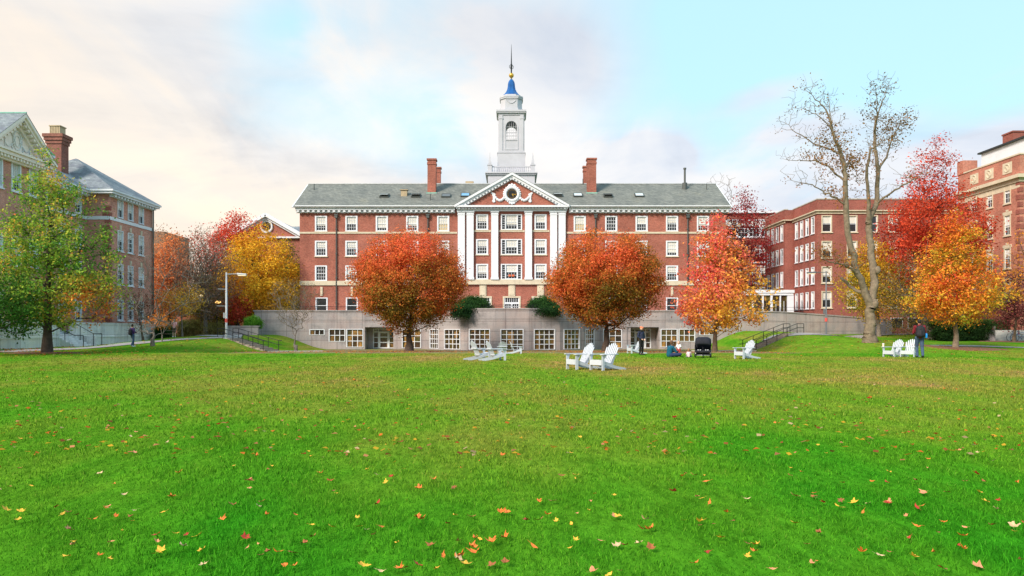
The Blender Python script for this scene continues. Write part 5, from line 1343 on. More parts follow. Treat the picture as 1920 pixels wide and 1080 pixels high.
DOME = [(0,.2),(.08,.42),(.2,.74),(.34,.93),(.48,1),(.62,.97),(.76,.84),(.88,.62),(.96,.36),(1,.1)]
OVAL = [(0,.25),(.1,.6),(.25,.9),(.45,1),(.65,.85),(.8,.6),(.92,.33),(1,.08)]
CONE = [(0,.45),(.08,.85),(.2,1),(.35,.90),(.5,.76),(.65,.60),(.8,.44),(.92,.30),(1,.12)]
WIDE = [(0,.5),(.15,.85),(.4,1),(.7,.95),(.9,.6),(1,.2)]
FAN = [(0,.1),(.2,.35),(.5,.8),(.75,1),(.92,.8),(1,.4)]
def tree(name, label, px, Y, top, bot, cpx, hw, prof, palette, field=None, n=260, per=60, sig=.42, size=.17, trunk=.3, crown=.0, mt=None, seed=1, fork=.25, seg=.9, group=None, lump=.12, bias=.5, z0=None,
         depth=None, cat='tree', tip=.012, leafmask=None, flat=.3, extra=0, jit=.16, wig=.12, lean=0., bare=False, rise=.0, forks=1, dens_down=1.2, aspect=.62, trunk_to=None):
    """px: trunk column; top, bot: crown rows; cpx, hw: crown centre column and half width (all photo pixels at depth Y)"""
    rg = np.random.default_rng(seed); x = PX(px, Y); z = T(x, Y) if z0 is None else z0; cx = PX(cpx, Y); zb_, zt_ = PZ(bot, Y), PZ(top, Y); rad = hw/F*Y
    root = thing(name, label, cat, (x, Y, z), 0, group); h = zt_-zb_
    attr = envelope(rg, n, (cx, Y, zb_), h, rad, prof, bias, lump, depth)
    zf = max(z+.8, zb_+h*fork*.3); nodes, par = [], []
    nt_ = 7; topz = zb_+h*((.55 if not bare else .45) if trunk_to is None else trunk_to)
    for i in range(nt_):
        s = i/(nt_-1); q = smooth(np.array(s)); nodes.append((x+(cx-x)*float(q)+lean*sin(pi*s)+rg.normal(0, .04)*(i > 0), Y+rg.normal(0, .05)*(i > 0), z-.1+(topz-z+.1)*s)); par.append(i-1)
    pos, par, tips = grow(nodes, par, attr, seg, rg, wig=wig, rise=rise, down_pen=dens_down)
    s_ = np.linspace(0, 1, nt_); tr_ = trunk*(1-s_*.72)*np.where(s_ < .01, 1.35, 1)
    r = radii(pos, par, tip, trunk, trunk_r=list(tr_)); branch_mesh('trunk', pos, par, r, mt or BARK, root)
    # root flare
    m_ = MB(); m_.tube([(x, Y, z-.3), (x, Y, z+.05), (x, Y, z+.2), (x, Y, z+.6)], [trunk*1.7, trunk*1.3, trunk*1.1, trunk*.9], 14); m_.build('root_flare', mt or BARK, root, True)
    if per:
        cs = attr; 
        if extra: cs = np.concatenate([attr, envelope(rg, extra, (cx, Y, zb_), h, rad, prof, bias*.7, lump, depth)])
        if leafmask is not None: cs = cs[leafmask(cs, rg)]
        fl = (lambda p: field((p[:, 0]-cx)/rad, (p[:, 2]-zb_)/h, p)) if field else (lambda p: np.full(len(p), .5))
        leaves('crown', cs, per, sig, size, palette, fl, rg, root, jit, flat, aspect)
    return root
def noise3(p, s, seed=0):
    return .5+.25*(np.sin(p[:,0]*s+seed)*np.cos(p[:,2]*s*1.2+seed*2)+np.sin(p[:,1]*s*1.1+p[:,2]*s*.7+seed*3)+.0)
# the two round red trees before the hall
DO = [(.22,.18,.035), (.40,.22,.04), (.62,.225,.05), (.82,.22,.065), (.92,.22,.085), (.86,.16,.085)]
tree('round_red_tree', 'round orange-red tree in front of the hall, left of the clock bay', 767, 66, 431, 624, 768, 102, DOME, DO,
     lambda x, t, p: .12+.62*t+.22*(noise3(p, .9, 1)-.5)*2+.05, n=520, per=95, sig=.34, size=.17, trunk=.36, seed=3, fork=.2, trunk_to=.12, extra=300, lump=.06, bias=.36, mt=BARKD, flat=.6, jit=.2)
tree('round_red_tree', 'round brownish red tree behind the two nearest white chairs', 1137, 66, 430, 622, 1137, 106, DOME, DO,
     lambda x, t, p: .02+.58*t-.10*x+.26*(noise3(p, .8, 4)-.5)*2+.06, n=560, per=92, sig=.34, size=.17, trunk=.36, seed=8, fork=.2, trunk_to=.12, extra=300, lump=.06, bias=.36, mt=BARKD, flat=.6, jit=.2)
# pink / orange / yellow pyramidal tree
SG = [(.88,.54,.08), (.90,.42,.09), (.92,.32,.12), (.93,.22,.16), (.88,.13,.14)]
tree('sweetgum_tree', 'pyramid shaped pink, orange and yellow tree behind the black stroller', 1340, 62, 396, 618, 1345, 84, CONE, SG,
     lambda x, t, p: .50+.45*(t-.45)-.30*x+.45*(noise3(p, .9, 2)-.5)*2, n=360, per=34, sig=.31, size=.23, trunk=.19, seed=12, extra=60, lump=.2, bias=.55, mt=BARK, jit=.24, rise=.05)
# green and orange maple, left
MP = [(.09,.26,.045), (.20,.38,.05), (.36,.50,.06), (.56,.56,.08), (.84,.44,.08), (.85,.22,.06)]
def mpf(x, t, p):
    return .25+.08*t+.36*(noise3(p, .75, 5)-.5)*2+.55*np.exp(-((x-.75)**2/.12+(t-.10)**2/.02))+.38*np.exp(-((x+.05)**2/.03+(t-.88)**2/.03))-.18*np.exp(-((x+.8)**2/.1+(t-.2)**2/.05))
tree('green_maple', 'tall maple with mixed green, yellow and orange leaves beside the left path', 88, 50, 276, 608, 92, 114, [(0,.5),(.1,.9),(.2,1),(.34,.90),(.5,.76),(.66,.64),(.8,.48),(.92,.30),(1,.12)], MP, mpf, n=440, per=50, sig=.31, size=.185, trunk=.30, seed=21, extra=100, lump=.32, bias=.5, mt=BARKD, jit=.2, flat=.4)
tree('edge_maple', 'dark green low tree cut by the left edge of the lawn view', -32, 46, 505, 640, -15, 88, OVAL, [(.03,.10,.02),(.06,.17,.025),(.14,.24,.03)], None, n=110, per=60, sig=.34, size=.17, trunk=.2, seed=22, mt=BARKD)
# bare spreading tree by the path with few leaves
YO = [(.90,.56,.08), (.90,.42,.07), (.85,.26,.06)]
tree('bare_spreading_tree', 'leafless grey tree with wide spreading branches beside the left path', 286, 58.5, 425, 626, 290, 105, WIDE, YO, None, n=620, per=0, trunk=.15, tip=.011, trunk_to=.08, seed=31, mt=BARKG, bare=True, fork=.05, lump=.2, dens_down=.5, bias=.7, seg=.6)
tree('orange_twig_tree', 'small tree with drooping yellow and orange leaves behind the leafless grey tree', 342, 76, 530, 588, 340, 42, WIDE, YO, lambda x, t, p: .2-.3*x+.3*(noise3(p, 1.4, 2)-.5)*2, n=80, per=40, sig=.30, size=.15, trunk=.10, seed=33, mt=BARKG, lump=.3, flat=1.0, jit=.25)
tree('multi_stem_tree', 'small leaning multi-stemmed purple brown tree against the granite wall end', 268, 71, 545, 630, 262, 52, FAN, [(.20,.06,.04),(.30,.09,.04)], None, n=150, per=10, sig=.3, size=.12, trunk=.12, seed=34, mt=BARK, bare=True, bias=.7)
tree('orange_leaf_sprig', 'low sprays of bright orange leaves above the path behind the leafless grey tree', 304, 62, 590, 612, 300, 26, WIDE, [(.75,.30,.04),(.75,.20,.03)], None, n=22, per=26, sig=.2, size=.14, trunk=.04, seed=35, mt=BARKG, flat=1)
# background trees left
tree('orange_maple', 'tall orange maple behind the leafless grey tree', 318, 92, 425, 612, 318, 45, OVAL, [(.78,.24,.09),(.82,.34,.14),(.70,.18,.08)], None, n=260, per=60, sig=.6, size=.26, trunk=.25, seed=41, mt=BARK)
tree('brown_twiggy_tree', 'nearly bare brown tree with a tall straight trunk and mulch circle', 385, 85, 418, 600, 385, 66, OVAL, [(.24,.16,.14),(.36,.23,.17),(.42,.22,.12)], None, n=800, per=14, sig=.5, size=.18, trunk=.26, tip=.018, seed=42, mt=BARKG, bare=True, seg=.9, bias=.65)
tree('brown_twiggy_tree', 'thin bare brown tree showing over the distant brick block', 300, 100, 412, 600, 305, 36, OVAL, [(.30,.20,.15),(.65,.26,.09)], None, n=360, per=12, sig=.5, size=.18, trunk=.18, tip=.018, seed=43, mt=BARKG, bare=True)
tree('dark_red_tree', 'tall scarlet tree beyond the gabled building and golden tree', 437, 112, 398, 570, 440, 64, WIDE, [(.55,.06,.04),(.72,.09,.05),(.80,.14,.07)], None, n=300, per=60, sig=.65, size=.3, trunk=.3, seed=44, mt=BARKD, lump=.25)
tree('evergreen_tree', 'dark green conifer behind the lamp post', 412, 96, 488, 615, 412, 30, OVAL, [(.025,.055,.02),(.05,.09,.03)], None, n=160, per=80, sig=.5, size=.22, trunk=.2, seed=45, mt=BARKD)
tree('evergreen_tree', 'dark olive tree squeezed between the golden tree and the hall', 541, 104, 440, 600, 545, 30, OVAL, [(.06,.10,.02),(.14,.16,.03),(.35,.26,.04)], None, n=150, per=80, sig=.5, size=.24, trunk=.2, seed=46, mt=BARKD)
GY = [(.44,.36,.04), (.80,.52,.04), (.92,.56,.05), (.90,.42,.05)]
tree('golden_tree', 'broad golden yellow tree left of the hall', 473, 92, 424, 602, 486, 76, [(0,.55),(.12,.9),(.3,1),(.5,.97),(.7,.82),(.85,.55),(1,.15)], GY, lambda x, t, p: .62+.3*(noise3(p, .8, 3)-.5)*2-.25*(t < .12), n=380, per=72, sig=.5, size=.25, trunk=.32, seed=47, mt=BARKD, extra=40, lump=.16, bias=.5, flat=.7)
tree('small_red_tree', 'small crimson tree under the golden tree', 447, 88, 545, 607, 445, 24, OVAL, [(.70,.08,.06),(.78,.17,.08)], None, n=60, per=44, sig=.32, size=.22, trunk=.1, seed=48, mt=BARKD)
tree('yellow_olive_tree', 'thin yellow olive tree beside the tall straight brown trunk', 372, 90, 500, 612, 392, 32, OVAL, [(.18,.18,.03),(.36,.30,.04)], None, n=110, per=44, sig=.5, size=.22, trunk=.12, seed=49, mt=BARKG)
tree('bare_vase_tree', 'small leafless vase-shaped tree standing before the west end of the terrace wall', 555, 64, 520, 634, 552, 54, FAN, [(.22,.18,.09),(.30,.22,.10)], None, n=420, per=5, sig=.16, size=.09, trunk=.13, tip=.009, trunk_to=.03, seed=50, mt=BARKG, bare=True, fork=0, seg=.5, dens_down=2, bias=.6)
# right side
tree('burgundy_tree', 'dark burgundy tree with see-through top beyond the right end of the hall', 1392, 100, 352, 560, 1392, 52, OVAL, [(.26,.03,.035),(.42,.045,.045),(.48,.09,.06)], None, n=240, per=46, sig=.55, size=.27, trunk=.3, seed=51, mt=BARKD, lump=.25)
tree('bare_treetop', 'pale leafless treetop showing over the right end of the hall roof', 1348, 120, 322, 500, 1352, 38, FAN, DO, None, n=260, per=0, trunk=.25, tip=.018, seed=52, mt=BARKG, bare=True)
tree('scarlet_tree', 'tall scarlet tree with pointed airy top between the two right buildings', 1742, 78, 250, 560, 1748, 95, [(0,.5),(.12,.8),(.3,.98),(.45,.95),(.58,.8),(.66,.52),(.8,.42),(.92,.25),(1,.08)], [(.42,.045,.03),(.66,.08,.04),(.78,.12,.05),(.52,.045,.05)],
     lambda x, t, p: .5+.3*(noise3(p, .6, 3)-.5)*2+.35*(t-.5), n=600, per=52, sig=.45, size=.24, trunk=.3, seed=53, mt=BARKD, lump=.2, leafmask=lambda c, rg: rg.uniform(0, 1, len(c)) < np.where(c[:, 2] > PZ(335, 78), .85, 1), extra=60, flat=.6)
tree('orange_maple', 'rounded orange and yellow maple growing from a mulch mound, right of the person with backpack', 1791, 55, 388, 606, 1790, 80, [(0,.4),(.1,.8),(.2,1),(.34,.96),(.5,.80),(.66,.60),(.82,.42),(.94,.28),(1,.14)], [(.45,.46,.05),(.90,.52,.06),(.92,.38,.05),(.90,.26,.055),(.80,.13,.06)],
     lambda x, t, p: .46+.34*(t-.4)+.42*(noise3(p, 1.0, 7)-.5)*2-.12*x, n=400, per=46, sig=.29, size=.18, trunk=.19, seed=54, mt=BARKP, lump=.22, extra=60, flat=.5, jit=.22)
tree('leaning_tree', 'leaning grey-brown tree with thin greenish brown leaves between the tall bare tree and orange maple', 1746, 72, 470, 628, 1712, 62, WIDE, [(.12,.11,.04),(.22,.16,.05),(.26,.13,.06)], None, n=300, per=22, sig=.45, size=.17, trunk=.34, seed=55, mt=BARKG, lump=.2)
tree('leaning_tree', 'slanting bare trunk rising to the right before the hedge', 1757, 71, 545, 620, 1790, 26, FAN, [(.2,.16,.05),(.3,.15,.05)], None, n=60, per=20, sig=.4, size=.17, trunk=.24, seed=56, mt=BARKG)
tree('yellow_green_tree', 'yellow and green tree directly behind the tall bare trunk', 1648, 80, 440, 600, 1640, 56, OVAL, [(.18,.30,.03),(.50,.42,.04),(.72,.44,.04),(.68,.26,.04)], lambda x, t, p: .45+.35*t+.3*(noise3(p, .8, 2)-.5)*2, n=260, per=50, sig=.5, size=.22, trunk=.2, seed=57, mt=BARKG, lump=.2)
tree('purple_tree', 'small purple-leaved tree beside the bicycles', 1901, 66, 505, 618, 1905, 46, WIDE, [(.10,.035,.035),(.20,.045,.05),(.34,.07,.08)], None, n=190, per=44, sig=.32, size=.15, trunk=.13, seed=58, mt=BARK, flat=.8, lump=.2)
tree('orange_branch_tree', 'sparse orange leaved tree reaching in at the right edge before the ornate building', 1950, 62, 430, 560, 1925, 42, WIDE, [(.78,.36,.04),(.74,.22,.04)], None, n=90, per=14, sig=.34, size=.16, trunk=.14, seed=59, mt=BARKD, bare=True)
# the tall twin-stemmed bare tree: limbs laid out by hand, twigs grown on
def big_tree():
    Y = 55.0; rg = np.random.default_rng(77); root = thing('tall_bare_tree', 'tall nearly bare twin-stemmed tree with a thick pale forked trunk on the right lawn', 'tree', (PX(1632, Y), Y, T(PX(1632, Y), Y)))
    limbs = [
      ([(1632,652),(1632,640),(1631,630),(1631,618),(1632,595),(1633,574)], [.78,.62,.50,.44,.40,.39], 0),
      ([(1633,574),(1614,532),(1597,497),(1583,440),(1577,373),(1576,335),(1566,295),(1551,257),(1538,218),(1524,200),(1500,180)], [.34,.27,.25,.24,.22,.19,.15,.11,.07,.045,.02], -1.2),
      ([(1633,574),(1643,527),(1640,487),(1637,433),(1637,407)], [.36,.31,.29,.27,.26], .6),
      ([(1637,420),(1630,372),(1622,327),(1625,283),(1638,277)], [.19,.15,.12,.09,.04], -.8),
      ([(1637,407),(1652,379),(1656,317),(1650,265),(1653,224),(1656,211),(1667,180),(1674,159),(1677,150)], [.25,.21,.17,.13,.10,.08,.05,.03,.015], .8),
      ([(1653,224),(1645,195),(1633,169)], [.07,.045,.02], -.8),
      ([(1656,312),(1676,278),(1690,242),(1702,224),(1722,220)], [.11,.08,.06,.04,.02], .9),
      ([(1655,385),(1672,366),(1689,351),(1709,338)], [.10,.08,.06,.03], -1.2),
      ([(1597,525),(1586,512),(1562,503),(1543,497),(1527,483)], [.16,.10,.06,.05,.02], -1.),
      ([(1614,560),(1598,540),(1590,520)], [.15,.13,.11], 1.2),
      ([(1575,345),(1549,314),(1526,301),(1502,298),(1479,296)], [.09,.07,.05,.03,.012], .6),
      ([(1563,290),(1547,278),(1520,262),(1489,238),(1479,218)], [.09,.07,.05,.03,.012], .9),
      ([(1576,392),(1552,376),(1533,365),(1513,352),(1474,342)], [.10,.08,.06,.045,.015], -.8),
      ([(1556,268),(1557,220),(1557,175)], [.06,.04,.015], .5),
      ([(1548,245),(1520,222),(1496,212),(1476,208)], [.05,.035,.02,.01], -.8),
      ([(1573,330),(1592,302),(1608,315),(1620,340)], [.07,.05,.03,.02], 1.),
      ([(1640,277),(1650,275),(1665,283)], [.03,.02,.01], .4),
      ([(1650,250),(1640,232),(1630,225)], [.05,.035,.02], -1),
    ]
    pos, par, rr = [], [], []
    for pts, rs, dy in limbs:
        w = [np.array((PX(a, Y), Y+dy*math.sin(min(1, k/max(1, len(pts)-1))*1.6), PZ(b, Y))) for k, (a, b) in enumerate(pts)]
        # refine with slight kinks
        fine, fr = [], []
        for k in range(len(w)-1):
            for s in np.linspace(0, 1, 4, endpoint=False): fine.append(w[k]+(w[k+1]-w[k])*s+(rg.normal(0, .045, 3) if 0 < s else 0)); fr.append(rs[k]+(rs[k+1]-rs[k])*s)
        fine.append(w[-1]); fr.append(rs[-1])
        if pos:
            A = np.array(pos); k0 = int(np.argmin(np.linalg.norm(A[:, [0, 2]]-fine[0][[0, 2]], axis=1)))
            off = A[k0]-fine[0]; n_ = len(fine)
            fine = [f+off*(1-k/n_) for k, f in enumerate(fine)][1:]; fr = fr[1:]; prev = k0
        else: prev = -1
        for f, q in zip(fine, fr): pos.append(f); rr.append(q*.85); par.append(prev); prev = len(pos)-1
    nl = len(pos); A = np.array(pos); cand = [k for k in range(nl) if rr[k] < .16 and A[k][2] > PZ(520, Y)]
    attr = []
    for k in cand:
        for _ in range(7):
            d = rg.normal(0, 1, 3); d[2] = abs(d[2])*.9+.1; d /= np.linalg.norm(d); attr.append(A[k]+d*rg.uniform(.3, 1.35))
    attr = np.array(attr)
    p2, pr2, tips = grow(pos, par, attr, .45, rg, depth_pen=.1, down_pen=.6, wig=.14)
    r = np.zeros(len(p2)); r[:nl] = rr; kids = np.zeros(len(p2))
    for k in range(len(p2)-1, nl-1, -1): kids[k] += 1; kids[pr2[k]] += kids[k]
    for k in range(nl, len(p2)): r[k] = min(.004+.0036*kids[k]**.6, r[pr2[k]]*.85+.001)
    branch_mesh('trunk', p2, pr2, r, BARKP, root)
    tp = p2[tips]; q = lambda a, b: (PX(a, Y), PZ(b, Y))
    def near(a, b, rad): c = q(a, b); return np.hypot(tp[:, 0]-c[0], tp[:, 2]-c[1]) < rad/F*Y
    msk = (near(1565, 290, 52)*(rg.uniform(0, 1, len(tp)) < .62)) | (near(1600, 320, 30)*(rg.uniform(0, 1, len(tp)) < .5)) | (near(1700, 230, 26)*(rg.uniform(0, 1, len(tp)) < .8)) | (near(1675, 250, 22)*(rg.uniform(0, 1, len(tp)) < .5)) | (near(1640, 185, 24)*(rg.uniform(0, 1, len(tp)) < .35)) | (near(1590, 390, 50)*(rg.uniform(0, 1, len(tp)) < .35)) | (near(1540, 500, 45)*(rg.uniform(0, 1, len(tp)) < .7)) | (rg.uniform(0, 1, len(tp)) < .05)
    leaves('crown', tp[msk], 9, .30, .16, [(.20,.12,.04),(.30,.17,.05),(.42,.17,.05)], lambda p: np.clip((PZ(230, Y)-p[:, 2])/8+.3, 0, 1), rg, root, .25)
    # burls
    for a, b, s in ((1643, 507, .24), (1585, 497, .2), (1638, 570, .28)):
        m = MB(); m.ball((PX(a, Y), Y-.22, PZ(b, Y)), s, (.9,.8,1.3), 10); m.build('burl', BARKP, root, True)
big_tree()

# ------------------------------------------------------------------ hedges and shrubs
def shrub(name, label, px0, px1, top, Y, base_z=None, depth=1.6, palette=None, n=60, per=260, size=.10, drop_=0, cat='hedge', boxy=False, seed=1, sig=.2, group=None, drape=None):
    rg = np.random.default_rng(seed); x0, x1 = PX(px0, Y), PX(px1, Y); xc = (x0+x1)/2; hw = (x1-x0)/2; zb_ = T(xc, Y) if base_z is None else base_z; zt_ = PZ(top, Y); h = zt_-zb_
    root = thing(name, label, cat, (xc, Y, zb_), 0, group)
    a = rg.uniform(-1, 1, (n*6, 3)) if boxy else rg.normal(0, 1, (n*6, 3))
    if boxy: p = a.copy(); p[:, 2] = (p[:, 2]+1)/2; k = np.argmax(np.abs(a), 1); ii = np.arange(len(a)); keep = rg.uniform(0, 1, len(a)) < .85; p = p*np.array((hw-.12, depth/2-.1, h-.1))
    else:
        a /= np.linalg.norm(a, axis=1, keepdims=True); a[:, 2] = np.abs(a[:, 2]); p = a*rg.uniform(.55, .95, (len(a), 1))*np.array((hw, depth/2, h))
    c = p+np.array((xc, Y, zb_)); 
    c = c[:n*4]
    if drape is not None: c = np.concatenate([c, drape(rg)])
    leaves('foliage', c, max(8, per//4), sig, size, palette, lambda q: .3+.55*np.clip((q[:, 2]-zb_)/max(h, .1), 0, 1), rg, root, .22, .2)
    m = MB()
    for i in range(max(3, int(hw*1.4))):
        x = xc+rg.uniform(-.7, .7)*hw; m.tube([(x, Y, zb_-.1), (x+rg.normal(0, .15), Y+rg.normal(0, .1), zb_+h*.75)], [.04, .02], 5)
    m.build('stems', BARKD, root); return root
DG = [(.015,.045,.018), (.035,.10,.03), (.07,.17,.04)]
def drape_l(rg): n = 60; return np.stack([rg.uniform(PX(845, 78.5), PX(880, 78.5), n), np.full(n, 78.0)+rg.uniform(-.1, .9, n), rg.uniform(3.0, 4.1, n)], 1)
def drape_r(rg): n = 60; return np.stack([rg.uniform(PX(1005, 78.5), PX(1050, 78.5), n), np.full(n, 78.2)+rg.uniform(-.1, .9, n), rg.uniform(3.25, 4.1, n)], 1)
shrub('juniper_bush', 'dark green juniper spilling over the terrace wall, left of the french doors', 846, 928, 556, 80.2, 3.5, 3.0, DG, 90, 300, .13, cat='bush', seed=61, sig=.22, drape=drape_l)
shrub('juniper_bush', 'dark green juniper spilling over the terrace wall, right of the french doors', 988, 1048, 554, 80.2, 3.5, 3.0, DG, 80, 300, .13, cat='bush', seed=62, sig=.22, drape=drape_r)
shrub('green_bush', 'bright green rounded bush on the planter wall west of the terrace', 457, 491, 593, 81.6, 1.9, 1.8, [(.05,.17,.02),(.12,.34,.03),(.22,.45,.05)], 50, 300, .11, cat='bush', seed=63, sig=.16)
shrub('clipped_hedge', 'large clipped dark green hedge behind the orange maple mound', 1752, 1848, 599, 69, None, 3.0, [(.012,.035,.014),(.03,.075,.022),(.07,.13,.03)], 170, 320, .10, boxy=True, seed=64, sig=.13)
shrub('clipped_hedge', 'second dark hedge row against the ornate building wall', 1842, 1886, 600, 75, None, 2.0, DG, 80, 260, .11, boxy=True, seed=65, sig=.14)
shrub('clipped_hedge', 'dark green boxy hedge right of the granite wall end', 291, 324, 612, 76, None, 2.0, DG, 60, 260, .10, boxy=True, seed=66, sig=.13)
BG = [(.22,.20,.07),(.42,.34,.13),(.46,.46,.14)]
shrub('brownish_hedge', 'leggy brownish green hedge just right of the standing person in pink', 333, 372, 600, 86, None, 1.8, BG, 60, 220, .12, seed=67, sig=.2, boxy=True)
shrub('brownish_hedge', 'leggy brownish green hedge left of the straight brown trunk', 373, 404, 602, 85.5, None, 1.8, BG, 50, 220, .12, seed=68, sig=.2)
shrub('brownish_hedge', 'leggy hedge between the straight brown trunk and lamp post', 396, 421, 601, 86.5, None, 1.8, BG, 45, 220, .12, seed=69, sig=.2)
shrub('dark_hedge', 'dark green hedge under the small crimson tree', 428, 456, 606, 90, None, 1.8, DG, 50, 220, .13, seed=70, sig=.2)
# woods closing the view behind everything
def woods():
    rg = np.random.default_rng(90); cs, V = [], []
    for px0, px1, Y, top, pal in ((255, 560, 150, 560, 0), (1330, 1480, 150, 560, 0), (1640, 1830, 112, 560, 0)):
        n = int((px1-px0)*1.6); px = rg.uniform(px0, px1, n); cs.append(np.stack([PX(px, Y), Y+rg.uniform(-4, 4, n), EYE+rg.uniform(-.6, 1, n)*(HY-top)/F*Y*rg.uniform(.7, 1.1, n)], 1))
    o = leaves('distant_woods', np.concatenate(cs), 60, 1.1, .5, [(.10,.06,.04),(.16,.13,.04),(.34,.14,.05)], lambda p: .2+.5*noise3(p, .3, 1), rg, None, .3)
    tag(o, 'distant brown and orange tree line closing the gaps between buildings', 'trees', kind='stuff')
woods()

# ------------------------------------------------------------------ lamp posts
def lamp_post(label, px, Y, top, head, arm_l=True, GALV=GALV, k=1.):
    x = PX(px, Y); z = T(x, Y); zt_ = PZ(top, Y); root = thing('lamp_post', label, 'lamp post', (x, Y, z), 0, 'tall lamp posts')
    MB().tube([(x, Y, z-.1), (x, Y, z+.3), (x, Y, zt_)], [.14*k, .12*k, .07*k], 12).build('pole', GALV, root, True)
    MB().box(x-.22, x+.22, Y-.22, Y+.22, z-.1, z+.07).build('base_plate', GALV, root)
    d = head; MB().tube([(x, Y, zt_-.15), (x+d*1.2, Y, zt_-.12)], .035, 6).build('arm', GALV, root)
    m = MB(); m.prism([(x+d*1.0, zt_-.05), (x+d*1.9, zt_-.12), (x+d*1.85, zt_-.26), (x+d*1.05, zt_-.24)], 'y', Y-.17, Y+.17); h = m.build('lamp_head', GALV, root, bevel=.03)
    MB().box(min(x+d*1.1, x+d*1.8), max(x+d*1.1, x+d*1.8), Y-.13, Y+.13, zt_-.30, zt_-.262).build('lens', mat('lamp_lens', (.8,.7,.5), .3, emis=(1,.8,.5), es=.5), h)
    MB().tube([(x, Y, zt_-1.55), (x-d*.8, Y, zt_-1.52)], .025, 6).build('bracket', GALV, root)
    if arm_l: MB().tube([(x, Y, zt_-3.1), (x-d*.9, Y, zt_-3.08)], .025, 6).build('bracket', GALV, root)
    MB().tube([(x, Y, z+1.5), (x, Y, z+1.85)], .128, 12).build('tape', REDTAPE, root)
    MB().box(x-.26, x-.11, Y-.09, Y+.09, zt_-4.2, zt_-3.7).build('control_box', GALV, root)
lamp_post('galvanised lamp post with one arm at the head of the left garden steps', 424.5, 69, 511, 1)
lamp_post('slim grey lamp post before the curved concrete wing wall, left of the tall bare tree', 1549, 73, 508, -1, False, mat('grey_pole_paint', (.13,.14,.16), .5), .75)
lt = thing('lantern', 'round lit lantern on a thin dark pole among the trees behind the hedge', 'lamp', (PX(377, 88), 88, 1.2))
MB().tube([(PX(377,88), 88, 1), (PX(377,88), 88, PZ(562,88))], .05, 8).build('pole', BLACKP, lt)
m = MB(); m.ball((PX(377,88), 88, PZ(556,88)), .22, n=14); m.build('globe', mat('lantern_globe', (.9,.8,.6), .3, emis=(1,.82,.5), es=1.1), lt, True)
l2 = thing('lantern', 'amber lit lamp left of the galvanised lamp post', 'lamp', (PX(409, 86), 86, 1.1))
MB().tube([(PX(407,86), 86, 1), (PX(407,86), 86, PZ(569,86))], .05, 8).build('pole', BLACKP, l2)
m = MB(); m.ball((PX(409,86), 86, PZ(567,86)), .24, (1.4,1,.8), 14); m.build('globe', mat('amber_globe', (.9,.6,.3), .3, emis=(1,.55,.15), es=1.3), l2, True)

# ------------------------------------------------------------------ adirondack chairs (front towards -y)
CHW = mat('chair_white_paint', (.50,.54,.62), .45, var=.05, vscale=4)
def make_chair():
    root = thing('adirondack_chair', 'white', 'chair', group='white slatted garden chairs on the lawn')
    m = MB(); zf, zr_, yf, yr = .37, .20, -.42, .12
    for i in range(6):
        y0 = yf+i*(yr-yf)/6; y1 = y0+(yr-yf)/6-.012; za = zf+(zr_-zf)*(y0-yf)/(yr-yf); zb_ = zf+(zr_-zf)*(y1-yf)/(yr-yf)
        m.add([(-.29,y0,za),(.29,y0,za),(.29,y1,zb_),(-.29,y1,zb_),(-.29,y0,za+.022),(.29,y0,za+.022),(.29,y1,zb_+.022),(-.29,y1,zb_+.022)], [(3,2,1,0),(4,5,6,7),(0,1,5,4),(1,2,6,5),(2,3,7,6),(3,0,4,7)])
    m.build('seat', CHW, root)
    MB().box(-.30, .30, -.455, -.43, .20, .385).build('apron', CHW, root)
    bk = MB(); n = 7; bw = .082
    for i in range(n):
        q = i-(n-1)/2; x0 = q*bw; x1 = q*(bw+.012); L = .90-.016*q*q-.012*abs(q); yb0, zb0 = .10, .19; yb1, zb1 = yb0+L*.42, zb0+L*.905
        pts = []
        hwid = bw/2-.010; nrm = np.array((0, -.907, .42))*.011
        for t_, hw_ in ((0, hwid*.92), (.93, hwid), (.975, hwid*.8), (1, hwid*.35)):
            c = np.array((x0+(x1-x0)*t_*1.2, yb0+(yb1-yb0)*t_, zb0+(zb1-zb0)*t_)); pts.append((c, hw_))
        vs = []
        for c, hw_ in pts:
            for sx, sn in ((-1,-1),(1,-1),(1,1),(-1,1)): vs.append(c+np.array((sx*hw_,0,0))+nrm*sn)
        fs = [(0,1,2,3),(15,14,13,12)]+[(4*k+a, 4*k+(a+1) % 4, 4*k+4+(a+1) % 4, 4*k+4+a) for k in range(3) for a in range(4)]
        bk.add(vs, fs)
    bo = bk.build('backrest', CHW, root)
    m = MB(); m.box(-.29, .29, .145, .17, .26, .33); m.bar((-.30, .345, .60), (.30, .345, .60), .03, .07); m.build('back_rail', CHW, root)
    for s in (-1, 1):
        m = MB(); m.box(s*.325-.018, s*.325+.018, -.44, -.33, 0, .575); m.build('leg', CHW, root)
        # long rear runner from front leg to the ground behind
        prof = [(-.43,.24),(-.43,.375),(-.1,.285),(.3,.155),(.72,.085),(.80,.06),(.82,.03),(.79,0),(.62,0),(.2,.07),(-.1,.16)]
        m = MB(); m.prism(prof, 'x', s*.29-.013, s*.29+.013); m.build('runner', CHW, root)
        m = MB(); m.prism([(s*.27,-.50),(s*.40,-.50),(s*.425,-.46),(s*.42,-.1),(s*.35,.38),(s*.28,.38),(s*.26,0)] if s > 0 else [(s*.26,0),(s*.28,.38),(s*.35,.38),(s*.42,-.1),(s*.425,-.46),(s*.40,-.50),(s*.27,-.50)], 'z', .575, .60); m.build('armrest', CHW, root)
        m = MB(); m.prism([(-.33,.575),(-.24,.575),(-.33,.42)], 'x', s*.355-.01, s*.355+.01); m.build('arm_bracket', CHW, root)
    return root
ch0 = make_chair(); used = False
